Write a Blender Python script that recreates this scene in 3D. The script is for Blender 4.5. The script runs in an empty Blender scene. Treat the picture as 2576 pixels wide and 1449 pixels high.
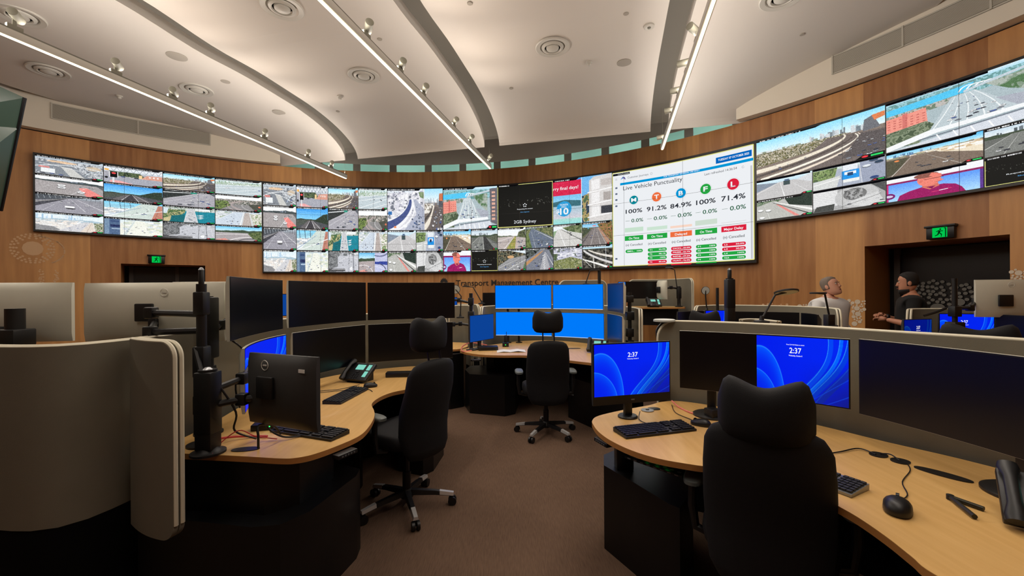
import bpy, bmesh, math, random
import numpy as np
from mathutils import Vector, Matrix

C = bpy.context.scene.collection
PI = math.pi
# ---------------------------------------------------------------- camera model
F = 1045.0; PCX = 1288.0; PHY = 733.15; ROLL = 0.00714; H = 1.55
def unroll(x, y):
    dx, dy = x - PCX, y - PHY
    return dx - ROLL * dy, dy + ROLL * dx
def at(x, y, d):
    a, b = unroll(x, y)
    return Vector((a / F * d, d, H - b / F * d))
def on(x, y, z):
    a, b = unroll(x, y)
    d = (H - z) * F / b
    return Vector((a / F * d, d, z))
cam = bpy.data.cameras.new('camera'); co = bpy.data.objects.new('camera', cam); C.objects.link(co)
cam.sensor_width = 36; cam.lens = 36 * F / 2576; cam.shift_y = (PHY - 724.5) / 2576
cam.clip_start = 0.05
co.location = (0, 0, H); co.rotation_euler = (PI / 2, ROLL, 0)
bpy.context.scene.camera = co

# ---------------------------------------------------------------- materials
def lin(c):
    c = np.asarray(c, dtype=float) / 255.0
    return np.where(c <= 0.04045, c / 12.92, ((c + 0.055) / 1.055) ** 2.4)
_mats = {}
def mat(name, col, rough=0.5, metal=0.0, spec=0.5, noise=0.0, nscale=30.0, bump=0.0, bscale=200.0, emit=None, estr=1.0, coat=0.0):
    if name in _mats: return _mats[name]
    m = bpy.data.materials.new(name); m.use_nodes = True
    nt = m.node_tree; b = nt.nodes['Principled BSDF']
    c = lin(col)
    b.inputs['Base Color'].default_value = (*c, 1)
    b.inputs['Roughness'].default_value = rough; b.inputs['Metallic'].default_value = metal
    b.inputs['Specular IOR Level'].default_value = spec
    if coat: b.inputs['Coat Weight'].default_value = coat
    if noise or bump:
        tc = nt.nodes.new('ShaderNodeTexCoord')
    if noise:
        n = nt.nodes.new('ShaderNodeTexNoise'); n.inputs['Scale'].default_value = nscale; n.inputs['Detail'].default_value = 3
        nt.links.new(tc.outputs['Object'], n.inputs['Vector'])
        r = nt.nodes.new('ShaderNodeMix'); r.data_type = 'RGBA'
        r.inputs['A'].default_value = (*(c * (1 - noise)), 1); r.inputs['B'].default_value = (*np.minimum(c * (1 + noise), 1), 1)
        nt.links.new(n.outputs['Fac'], r.inputs['Factor']); nt.links.new(r.outputs['Result'], b.inputs['Base Color'])
    if bump:
        n2 = nt.nodes.new('ShaderNodeTexNoise'); n2.inputs['Scale'].default_value = bscale; n2.inputs['Detail'].default_value = 2
        nt.links.new(tc.outputs['Object'], n2.inputs['Vector'])
        bp = nt.nodes.new('ShaderNodeBump'); bp.inputs['Strength'].default_value = bump; bp.inputs['Distance'].default_value = 0.004
        nt.links.new(n2.outputs['Fac'], bp.inputs['Height']); nt.links.new(bp.outputs['Normal'], b.inputs['Normal'])
    if emit is not None:
        b.inputs['Emission Color'].default_value = (*lin(emit), 1); b.inputs['Emission Strength'].default_value = estr
    _mats[name] = m
    return m
def emat(name, col, s=1.0):
    return mat(name, (0, 0, 0), rough=0.6, spec=0.0, emit=col, estr=s)

M = {}
M['plaster'] = mat('white ceiling plaster', (224, 219, 212), 0.85, spec=0.2, bump=0.05, bscale=40)
M['slot'] = mat('slot shade grey', (118, 115, 108), 0.9, spec=0.1)  # shade inside the ceiling slots is put into this darker base colour
M['fascia'] = mat('cream fascia paint', (232, 225, 210), 0.85, spec=0.2)
M['grille'] = mat('grey grille metal', (196, 192, 180), 0.6)
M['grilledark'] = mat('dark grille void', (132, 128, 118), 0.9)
M['white'] = mat('white powder coat', (212, 210, 202), 0.45)
M['greymetal'] = mat('warm grey metal', (120, 118, 106), 0.5, 0.1)
M['can'] = mat('spotlight casing paint', (134, 132, 118), 0.6)
M['black'] = mat('black plastic', (14, 14, 16), 0.45, noise=0.2)
M['blackmat'] = mat('matt black laminate', (9, 9, 11), 0.38, spec=0.4, noise=0.15)
M['blackcarpet'] = mat('black textile kick panel', (10, 10, 12), 0.9, spec=0.1, bump=0.3)
M['chair'] = mat('charcoal chair fabric', (17, 17, 20), 0.72, spec=0.3, noise=0.15, nscale=60, bump=0.25, bscale=500)
M['armpad'] = mat('grey armrest pad', (92, 98, 96), 0.5)
M['chrome'] = mat('polished chrome', (210, 210, 210), 0.22, 0.45)
M['dark_metal'] = mat('dark steel', (35, 35, 38), 0.35, 0.6)
M['fabric'] = mat('grey felt partition', (122, 118, 105), 0.95, spec=0.1, noise=0.10, nscale=6, bump=0.25, bscale=600)
M['fabedge'] = mat('pale partition edging', (214, 208, 186), 0.7)
M['mback'] = mat('silver monitor back', (208, 206, 190), 0.4, 0.15, noise=0.02)
M['mback_dark'] = mat('dark grey monitor back', (48, 48, 48), 0.5, noise=0.1)
M['bezel'] = mat('black bezel', (8, 8, 10), 0.4)
M['off'] = mat('switched off screen', (6, 8, 14), 0.28, spec=0.5)
M['silver'] = mat('brushed silver', (150, 152, 155), 0.35, 0.8)
M['red'] = mat('red cable', (200, 60, 60), 0.5)
M['pinkc'] = mat('pink cable', (225, 120, 110), 0.5)
M['paper'] = mat('white paper', (225, 225, 220), 0.8)
M['keys'] = mat('black keycap', (20, 21, 24), 0.5)
M['glassgreen'] = mat('dark green glass', (52, 74, 64), 0.25, spec=0.6)
M['skin'] = mat('skin', (205, 150, 125), 0.55)
M['skin2'] = mat('tanned skin', (185, 128, 100), 0.55)
M['shirt'] = mat('white shirt cotton', (226, 226, 226), 0.85, noise=0.05)
M['tee'] = mat('black cotton', (9, 9, 10), 0.9)
M['trouser'] = mat('navy trousers', (20, 22, 30), 0.9)
M['hairgrey'] = mat('grey hair', (120, 108, 98), 0.8, noise=0.4, nscale=150)
M['hairdark'] = mat('dark brown hair', (20, 16, 14), 0.8, noise=0.4, nscale=150)
M['eye'] = mat('eye white', (225, 222, 215), 0.3)
M['iris'] = mat('dark iris', (40, 30, 25), 0.2)
M['lip'] = mat('lips', (160, 90, 80), 0.5)
M['dot'] = mat('white wall print', (215, 200, 178), 0.8)
M['dotgrey'] = mat('grey wall print', (120, 118, 112), 0.8)
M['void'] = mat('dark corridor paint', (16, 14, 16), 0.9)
M['ledled'] = emat('warm white led', (255, 238, 200), 5.0)
M['lens'] = emat('spotlight lens', (255, 246, 225), 8.0)
M['exitgreen'] = emat('lit exit green', (0, 205, 80), 0.9)
M['exitman'] = emat('exit pictogram', (0, 60, 25), 0.5)
M['phone_screen'] = emat('phone screen', (140, 225, 205), 0.85)
M['blue'] = emat('blue desktop screen', (0, 122, 250), 1.0)
M['greenled'] = emat('green led', (40, 255, 90), 3.0)
M['lampdisc'] = mat('pale lamp diffuser', (195, 200, 195), 0.5)
M['tower'] = emat('lit white room lamp', (220, 240, 232), 16.0)

def wood_material(name, dark, light, uvbased, plank=0.3, vertical=True, rough=0.45, contrast=0.5, grain=1.0):
    m = bpy.data.materials.new(name); m.use_nodes = True; nt = m.node_tree; L = nt.links
    b = nt.nodes['Principled BSDF']; b.inputs['Roughness'].default_value = rough
    tc = nt.nodes.new('ShaderNodeTexCoord')
    src = tc.outputs['UV'] if uvbased else tc.outputs['Object']
    sep = nt.nodes.new('ShaderNodeSeparateXYZ'); L.new(src, sep.inputs[0])
    # plank tone
    d = nt.nodes.new('ShaderNodeMath'); d.operation = 'DIVIDE'; d.inputs[1].default_value = plank; L.new(sep.outputs['X'], d.inputs[0])
    fl = nt.nodes.new('ShaderNodeMath'); fl.operation = 'FLOOR'; L.new(d.outputs[0], fl.inputs[0])
    wn = nt.nodes.new('ShaderNodeTexWhiteNoise'); wn.noise_dimensions = '1D'; L.new(fl.outputs[0], wn.inputs['W'])
    mp = nt.nodes.new('ShaderNodeMapping'); mp.inputs['Scale'].default_value = (7 * grain, 0.55 * grain, 1) ; L.new(src, mp.inputs[0])
    addv = nt.nodes.new('ShaderNodeVectorMath'); addv.operation = 'ADD'; L.new(mp.outputs[0], addv.inputs[0])
    comb = nt.nodes.new('ShaderNodeCombineXYZ'); 
    mul = nt.nodes.new('ShaderNodeMath'); mul.operation = 'MULTIPLY'; mul.inputs[1].default_value = 13.0; L.new(wn.outputs['Value'], mul.inputs[0])
    L.new(mul.outputs[0], comb.inputs['Z']); L.new(comb.outputs[0], addv.inputs[1])
    n = nt.nodes.new('ShaderNodeTexNoise'); n.inputs['Scale'].default_value = 1.6; n.inputs['Detail'].default_value = 6; L.new(addv.outputs[0], n.inputs['Vector'])
    mix1 = nt.nodes.new('ShaderNodeMix'); mix1.data_type = 'FLOAT'; mix1.inputs['Factor'].default_value = contrast
    L.new(n.outputs['Fac'], mix1.inputs['A']); L.new(wn.outputs['Value'], mix1.inputs['B'])
    rp = nt.nodes.new('ShaderNodeValToRGB'); rp.color_ramp.elements[0].position = 0.25; rp.color_ramp.elements[1].position = 0.75
    rp.color_ramp.elements[0].color = (*lin(dark), 1); rp.color_ramp.elements[1].color = (*lin(light), 1)
    L.new(mix1.outputs[0], rp.inputs[0]); L.new(rp.outputs[0], b.inputs['Base Color'])
    return m
M['wall'] = wood_material('timber veneer wall', (152, 98, 50), (212, 156, 94), True, 0.62, contrast=0.42)
M['desk'] = wood_material('maple desk laminate', (204, 160, 94), (219, 177, 112), False, 5.0, rough=0.38, contrast=0.0, grain=3.0)
M['deskedge'] = mat('maple desk edging', (172, 118, 62), 0.5, noise=0.06)

def carpet_material():
    m = bpy.data.materials.new('brown loop carpet'); m.use_nodes = True; nt = m.node_tree; L = nt.links
    b = nt.nodes['Principled BSDF']; b.inputs['Roughness'].default_value = 0.97; b.inputs['Specular IOR Level'].default_value = 0.1
    tc = nt.nodes.new('ShaderNodeTexCoord')
    mp = nt.nodes.new('ShaderNodeMapping'); mp.inputs['Scale'].default_value = (180, 14, 1); mp.inputs['Rotation'].default_value = (0, 0, 0.25)
    L.new(tc.outputs['Object'], mp.inputs[0])
    n = nt.nodes.new('ShaderNodeTexNoise'); n.inputs['Scale'].default_value = 1; n.inputs['Detail'].default_value = 3; L.new(mp.outputs[0], n.inputs['Vector'])
    n3 = nt.nodes.new('ShaderNodeTexNoise'); n3.inputs['Scale'].default_value = 2.0; L.new(tc.outputs['Object'], n3.inputs['Vector'])
    mx = nt.nodes.new('ShaderNodeMix'); mx.data_type = 'FLOAT'; mx.inputs['Factor'].default_value = 0.35
    L.new(n.outputs['Fac'], mx.inputs['A']); L.new(n3.outputs['Fac'], mx.inputs['B'])
    rp = nt.nodes.new('ShaderNodeValToRGB'); rp.color_ramp.elements[0].position = 0.3; rp.color_ramp.elements[1].position = 0.7
    rp.color_ramp.elements[0].color = (*lin((84, 66, 54)), 1); rp.color_ramp.elements[1].color = (*lin((110, 88, 72)), 1)
    L.new(mx.outputs[0], rp.inputs[0]); L.new(rp.outputs[0], b.inputs['Base Color'])
    bp = nt.nodes.new('ShaderNodeBump'); bp.inputs['Strength'].default_value = 0.4; bp.inputs['Distance'].default_value = 0.003
    L.new(n.outputs['Fac'], bp.inputs['Height']); L.new(bp.outputs['Normal'], b.inputs['Normal'])
    return m
M['carpet'] = carpet_material()

def attr_emission():
    m = bpy.data.materials.new('video image'); m.use_nodes = True; nt = m.node_tree
    b = nt.nodes['Principled BSDF']; b.inputs['Base Color'].default_value = (0, 0, 0, 1); b.inputs['Specular IOR Level'].default_value = 0.1
    a = nt.nodes.new('ShaderNodeAttribute'); a.attribute_name = 'Col'
    nt.links.new(a.outputs['Color'], b.inputs['Emission Color']); b.inputs['Emission Strength'].default_value = 1.0
    return m
M['video'] = attr_emission()

# ---------------------------------------------------------------- tagging and building
def tag(o, label=None, cat=None, group=None, kind=None):
    if label: o['label'] = label
    if cat: o['category'] = cat
    if group: o['group'] = group
    if kind: o['kind'] = kind
    return o
def thing(name, label, cat, loc=(0, 0, 0), rz=0.0, group=None):
    o = bpy.data.objects.new(name, None); C.objects.link(o); o.empty_display_size = 0.1
    o.location = loc; o.rotation_euler = (0, 0, rz)
    return tag(o, label, cat, group)
def dup(root, loc, rz, label=None, group=None):
    r = root.copy(); C.objects.link(r); r.location = loc; r.rotation_euler = (0, 0, rz)
    if label: r['label'] = label
    if group: r['group'] = group
    for ch in list(root.children):
        c = ch.copy(); C.objects.link(c); c.parent = r
        for g in list(ch.children):
            k = g.copy(); C.objects.link(k); k.parent = c
    return r

class MB:
    def __init__(s): s.v = []; s.f = []
    def add(s, vs, fs, Mx=None):
        b = len(s.v)
        s.v.extend([tuple(Mx @ Vector(v)) if Mx is not None else tuple(v) for v in vs])
        s.f.extend([tuple(b + i for i in f) for f in fs])
        return s
    def box(s, c, d, Mx=None, bev=0.0, rz=0.0, rot=None):
        bm = bmesh.new(); bmesh.ops.create_cube(bm, size=1)
        bmesh.ops.scale(bm, vec=d, verts=bm.verts)
        if bev: bmesh.ops.bevel(bm, geom=bm.edges[:], offset=bev, segments=2, profile=0.5, affect='EDGES')
        T = Matrix.Translation(c)
        if rot is not None: T = T @ rot.to_4x4()
        elif rz: T = T @ Matrix.Rotation(rz, 4, 'Z')
        if Mx is not None: T = Mx @ T
        bm.verts.index_update()
        s.add([v.co for v in bm.verts], [[v.index for v in f.verts] for f in bm.faces], T); bm.free()
        return s
    def tube(s, pts, r, n=8, Mx=None, cap=True):
        pts = [Vector(p) for p in pts]; rs = r if isinstance(r, (list, tuple)) else [r] * len(pts)
        vs = []; fs = []; prev = None
        for i, p in enumerate(pts):
            t = (pts[min(i + 1, len(pts) - 1)] - pts[max(i - 1, 0)]).normalized()
            if prev is None:
                a = t.orthogonal().normalized()
            else:
                a = (prev - t * prev.dot(t))
                a = a.normalized() if a.length > 1e-6 else t.orthogonal().normalized()
            prev = a; b = t.cross(a)
            for k in range(n):
                an = 2 * PI * k / n
                vs.append(p + (a * math.cos(an) + b * math.sin(an)) * rs[i])
        for i in range(len(pts) - 1):
            for k in range(n):
                k2 = (k + 1) % n
                fs.append((i * n + k, i * n + k2, (i + 1) * n + k2, (i + 1) * n + k))
        if cap: fs.append(tuple(range(n))[::-1]); fs.append(tuple((len(pts) - 1) * n + k for k in range(n)))
        return s.add(vs, fs, Mx)
    def lathe(s, prof, n=32, Mx=None, c=(0, 0, 0)):
        vs = []; fs = []
        for (r, z) in prof:
            for k in range(n):
                a = 2 * PI * k / n
                vs.append((c[0] + r * math.cos(a), c[1] + r * math.sin(a), c[2] + z))
        for i in range(len(prof) - 1):
            for k in range(n):
                k2 = (k + 1) % n
                fs.append((i * n + k, i * n + k2, (i + 1) * n + k2, (i + 1) * n + k))
        fs.append(tuple(range(n))[::-1]); fs.append(tuple((len(prof) - 1) * n + k for k in range(n)))
        return s.add(vs, fs, Mx)
    def cyl(s, p0, p1, r, n=20, r2=None):
        return s.tube([p0, p1], [r, r if r2 is None else r2], n)
    def prism(s, poly, z0, z1, Mx=None):
        n = len(poly)
        vs = [(p[0], p[1], z0) for p in poly] + [(p[0], p[1], z1) for p in poly]
        fs = [tuple(range(n))[::-1], tuple(range(n, 2 * n))]
        for i in range(n):
            j = (i + 1) % n
            fs.append((i, j, n + j, n + i))
        return s.add(vs, fs, Mx)
    def loft(s, rings, Mx=None, cap=True):
        n = len(rings[0]); vs = [p for r in rings for p in r]; fs = []
        for i in range(len(rings) - 1):
            for k in range(n):
                k2 = (k + 1) % n
                fs.append((i * n + k, i * n + k2, (i + 1) * n + k2, (i + 1) * n + k))
        if cap: fs.append(tuple(range(n))[::-1]); fs.append(tuple((len(rings) - 1) * n + k for k in range(n)))
        return s.add(vs, fs, Mx)
    def grid(s, P, Mx=None):
        nr, nc = len(P), len(P[0]); vs = [p for r in P for p in r]
        fs = [(i * nc + j, i * nc + j + 1, (i + 1) * nc + j + 1, (i + 1) * nc + j) for i in range(nr - 1) for j in range(nc - 1)]
        return s.add(vs, fs, Mx)
    def ell(s, c, r, Mx=None, seg=20, rings=12):
        P = []
        for i in range(rings + 1):
            th = PI * (0.02 + 0.96 * i / rings)
            P.append([(c[0] + r[0] * math.sin(th) * math.cos(2 * PI * k / seg), c[1] + r[1] * math.sin(th) * math.sin(2 * PI * k / seg), c[2] - r[2] * math.cos(th)) for k in range(seg)])
        return s.loft(P, Mx)
    def build(s, name, m, parent=None, smooth=True, angle=35, sub=0, kind=None, label=None):
        me = bpy.data.meshes.new(name); me.from_pydata(s.v, [], s.f); me.validate()
        bm = bmesh.new(); bm.from_mesh(me); bmesh.ops.recalc_face_normals(bm, faces=bm.faces); bm.to_mesh(me); bm.free()
        if smooth:
            me.shade_smooth()
            try: me.set_sharp_from_angle(angle=math.radians(angle))
            except Exception: pass
        me.materials.append(M[m] if isinstance(m, str) else m)
        o = bpy.data.objects.new(name, me); C.objects.link(o)
        if parent is not None: o.parent = parent
        if sub:
            md = o.modifiers.new('subd', 'SUBSURF'); md.levels = sub; md.render_levels = sub
        if kind: o['kind'] = kind
        if label: o['label'] = label
        return o

def rounded(cx, cy, w, h, r, seg=5):
    pts = []
    for (sx, sy, a0) in ((1, 1, 0), (-1, 1, PI / 2), (-1, -1, PI), (1, -1, 1.5 * PI)):
        for k in range(seg + 1):
            a = a0 + PI / 2 * k / seg
            pts.append((cx + sx * (w / 2 - r) + r * math.cos(a), cy + sy * (h / 2 - r) + r * math.sin(a)))
    return pts
def superell(cx, cy, a, b, n=24, e=2.6):
    out = []
    for k in range(n):
        t = 2 * PI * k / n; c, s_ = math.cos(t), math.sin(t)
        out.append((cx + a * math.copysign(abs(c) ** (2 / e), c), cy + b * math.copysign(abs(s_) ** (2 / e), s_)))
    return out
def smooth_path(pts, n=6, closed=False):
    P = [Vector(p) for p in pts]; out = []; N = len(P)
    rng = range(N if closed else N - 1)
    for i in rng:
        if closed: p0, p1, p2, p3 = P[i - 1], P[i], P[(i + 1) % N], P[(i + 2) % N]
        else: p0, p1, p2, p3 = P[max(i - 1, 0)], P[i], P[i + 1], P[min(i + 2, N - 1)]
        for k in range(n):
            t = k / n
            out.append(0.5 * ((2 * p1) + (p2 - p0) * t + (2 * p0 - 5 * p1 + 4 * p2 - p3) * t * t + (3 * p1 - p0 - 3 * p2 + p3) * t ** 3))
    if not closed: out.append(P[-1])
    return out

# ---------------------------------------------------------------- text
_tc = {}
def text2d(body, bold=0.0):
    key = (body, bold)
    if key in _tc: return _tc[key]
    cu = bpy.data.curves.new('t', 'FONT'); cu.body = body; cu.size = 1; cu.offset = bold; cu.resolution_u = 3; cu.fill_mode = 'FRONT'
    o = bpy.data.objects.new('t', cu); C.objects.link(o)
    dg = bpy.context.evaluated_depsgraph_get(); me = o.evaluated_get(dg).to_mesh()
    v = [(p.co.x, p.co.y) for p in me.vertices]; f = [tuple(p.vertices) for p in me.polygons]
    o.evaluated_get(dg).to_mesh_clear(); bpy.data.objects.remove(o); bpy.data.curves.remove(cu)
    xs = [p[0] for p in v]; x0, x1 = min(xs), max(xs)
    v = [((x - x0) / (x1 - x0), y / 0.69) for x, y in v]   # x in 0..1, cap height 1
    _tc[key] = (v, f)
    return _tc[key]
def put_text(mb, body, x0, x1, y, cap, mp, bold=0.0):
    v, f = text2d(body, bold)
    mb.add([mp(x0 + (x1 - x0) * a, y + cap * b) for a, b in v], f)

# ---------------------------------------------------------------- cylinder wall of the room
WC = Vector((-2.35, 1.70)); R0 = 8.58; RW = 8.68
AX = math.radians(13.72); CA, SA = math.cos(AX), math.sin(AX)
def room(u, v, z=0.0): return Vector((u * CA + v * SA, -u * SA + v * CA, z))
def W(s, z, off=0.0):
    t = s / R0; r = R0 - off
    return Vector((WC.x + r * math.sin(t), WC.y + r * math.cos(t), z))
def WR(t, r, z): return Vector((WC.x + r * math.sin(t), WC.y + r * math.cos(t), z))
def hit(x, y, r=R0):
    a, b = unroll(x, y); k = a / F
    n = math.hypot(k, 1); d = Vector((k / n, 1 / n)); bb = d.dot(WC); t = bb + math.sqrt(bb * bb - WC.dot(WC) + r * r)
    q = d * t - WC
    return math.atan2(q.x, q.y) * R0, H - b / F * (t * d.y)
def S(x, y=600): return hit(x, y)[0]
ZT, ZB3, ZB2 = 4.107, 2.048, 2.736
# ================================================================ painter for the screen images
class Img:
    def __init__(s, w, h, asp=1.4, seed=1):
        s.w, s.h, s.asp = w, h, asp
        u = (np.arange(w)) / (w - 1); v = (np.arange(h)) / (h - 1)
        s.U, s.V = np.meshgrid(u, v); s.a = np.zeros((h, w, 3)); s.r = np.random.RandomState(seed)
    def fill(s, c): s.a[:] = c; return s
    def grad(s, c0, c1, v0, v1):
        t = np.clip((s.V - v0) / (v1 - v0), 0, 1)[..., None]; m = (s.V >= v0) & (s.V <= v1)
        g = np.array(c0) * (1 - t) + np.array(c1) * t; s.a[m] = g[m]; return s
    def mask_poly(s, pts):
        m = np.zeros(s.U.shape, bool); n = len(pts)
        for i in range(n):
            x0, y0 = pts[i]; x1, y1 = pts[(i + 1) % n]
            if y0 == y1: continue
            c = ((s.V >= min(y0, y1)) & (s.V < max(y0, y1))) & (s.U < (x1 - x0) * (s.V - y0) / (y1 - y0) + x0)
            m ^= c
        return m
    def poly(s, pts, c, al=1.0): m = s.mask_poly(pts); s.a[m] = s.a[m] * (1 - al) + np.array(c) * al; return s
    def line(s, p, q, w, c, w2=None, al=1.0):
        x0, y0 = p[0] * s.asp, p[1]; x1, y1 = q[0] * s.asp, q[1]; dx, dy = x1 - x0, y1 - y0; L = dx * dx + dy * dy + 1e-9
        t = np.clip(((s.U * s.asp - x0) * dx + (s.V - y0) * dy) / L, 0, 1)
        d = np.hypot(s.U * s.asp - x0 - t * dx, s.V - y0 - t * dy); ww = w if w2 is None else w + (w2 - w) * t
        m = np.clip((ww - d) / (0.6 / s.h) + 0.5, 0, 1)[..., None] * al; s.a = s.a * (1 - m) + np.array(c) * m; return s
    def curve(s, pts, w, c, w2=None, n=24, al=1.0):
        P = [np.array(p, float) for p in pts]
        def bz(t):
            Q = P[:]
            while len(Q) > 1: Q = [a * (1 - t) + b * t for a, b in zip(Q[:-1], Q[1:])]
            return Q[0]
        for i in range(n):
            wa = w if w2 is None else w + (w2 - w) * i / n; wb = w if w2 is None else w + (w2 - w) * (i + 1) / n
            s.line(bz(i / n), bz((i + 1) / n), wa, c, wb, al)
        return s
    def ell(s, x, y, rx, ry, c, al=1.0):
        d = ((s.U - x) / rx) ** 2 + ((s.V - y) / ry) ** 2; m = d < 1; s.a[m] = s.a[m] * (1 - al) + np.array(c) * al; return s
    def rect(s, x0, y0, x1, y1, c, al=1.0):
        m = (s.U >= x0) & (s.U <= x1) & (s.V >= y0) & (s.V <= y1); s.a[m] = s.a[m] * (1 - al) + np.array(c) * al; return s
    def noise(s, cells):
        cy = max(2, int(cells)); cx = max(2, int(cells * s.asp)); g = s.r.rand(cy + 2, cx + 2)
        yy = s.V * cy; xx = s.U * cx; i = yy.astype(int); j = xx.astype(int); fy = yy - i; fx = xx - j
        return (g[i, j] * (1 - fx) + g[i, j + 1] * fx) * (1 - fy) + (g[i + 1, j] * (1 - fx) + g[i + 1, j + 1] * fx) * fy
    def mottle(s, pts, cols, cells=14, thr=None):
        m = s.mask_poly(pts) if pts is not None else np.ones(s.U.shape, bool)
        n = s.noise(cells) * 0.6 + s.noise(cells * 2.3) * 0.4; n = np.clip((n - 0.25) * 2, 0, 0.999) * len(cols); k = n.astype(int)
        g = np.array(cols, float)[k]; s.a[m] = g[m]; return s
    def hills(s, v, amp, c, top=None, cells=8):
        x = np.linspace(0, 1, s.w); h = np.zeros(s.w)
        for k in range(1, cells): h += np.sin(x * k * 5 + s.r.rand() * 6) / k
        h = v + amp * h / 2; m = (s.V > h[None, :]) & (s.V < (v + amp * 2.5)); s.a[m] = c; return s
    def skyline(s, v, hmax, cols, n=22, x0=0, x1=1):
        for _ in range(n):
            x = s.r.uniform(x0, x1); w = s.r.uniform(.01, .035); hh = s.r.uniform(.2, 1) * hmax
            s.rect(x, v - hh, x + w, v + .02, cols[s.r.randint(len(cols))])
        return s
    def city(s, pts, cols, n=160, sz=.03):
        m = s.mask_poly(pts)
        xs = [p[0] for p in pts]; ys = [p[1] for p in pts]
        for _ in range(n):
            x = s.r.uniform(min(xs), max(xs)); y = s.r.uniform(min(ys), max(ys)); w = s.r.uniform(.4, 1.3) * sz; hh = w * s.r.uniform(.4, 1)
            q = m & (abs(s.U - x) < w) & (abs(s.V - y) < hh); s.a[q] = cols[s.r.randint(len(cols))]
        return s
    def road(s, xl0, xr0, y0, xl1, xr1, y1, c, lanes=3, lc=(225, 225, 228), solid=(), lw=.004):
        s.poly([(xl0, y0), (xr0, y0), (xr1, y1), (xl1, y1)], c)
        for k in range(lanes + 1):
            f = k / lanes; p = (xl0 + (xr0 - xl0) * f, y0); q = (xl1 + (xr1 - xl1) * f, y1)
            if k in (0, lanes): s.line(p, q, lw * .3, lc, lw * 2.2)
            else:
                for j in range(7):
                    a, b = (j / 7) ** 1.7, ((j + .45) / 7) ** 1.7
                    s.line((p[0] + (q[0] - p[0]) * a, p[1] + (q[1] - p[1]) * a), (p[0] + (q[0] - p[0]) * b, p[1] + (q[1] - p[1]) * b), lw * (.3 + a), lc)
        return s
    def cars(s, xl0, xr0, y0, xl1, xr1, y1, n, big=.045, cols=((235, 235, 240), (40, 42, 50), (120, 125, 135), (60, 80, 150), (245, 245, 245))):
        for _ in range(n):
            t = s.r.rand() ** .8; x = xl0 + (xl1 - xl0) * t; xr = xr0 + (xr1 - xr0) * t; x = x + (xr - x) * s.r.rand(); y = y0 + (y1 - y0) * t
            w = big * (.18 + .82 * t) ; c = cols[s.r.randint(len(cols))]
            s.ell(x + w * .1, y + w * .35, w * .8, w * .45, (45, 45, 50)); s.ell(x, y, w * .7, w * .5, c); s.rect(x - w * .35, y - w * .45, x + w * .35, y - w * .1, (70, 75, 85))
        return s
    def chrome(s, live=True, bar=.075, barw=.93):
        s.rect(0, 0, barw, bar, (8, 8, 12)); s.poly([(barw - .01, 0), (barw + .05, 0), (barw, bar), (barw - .01, bar)], (8, 8, 12))
        x = .03
        while x < barw - .12:
            w = s.r.uniform(.006, .03)
            s.rect(x, bar * .28, x + w, bar * .72, (s.r.uniform(150, 240),) * 3); x += w + s.r.choice([.005, .006, .018])
        if live:
            s.poly([(.8, 1), (.85, .925), (1, .925), (1, 1.01), (.8, 1.01)], (8, 10, 12)); s.ell(.865, .965, .022, .02, (235, 40, 50)); s.rect(.905, .948, .985, .985, (30, 200, 80))
        return s

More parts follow.
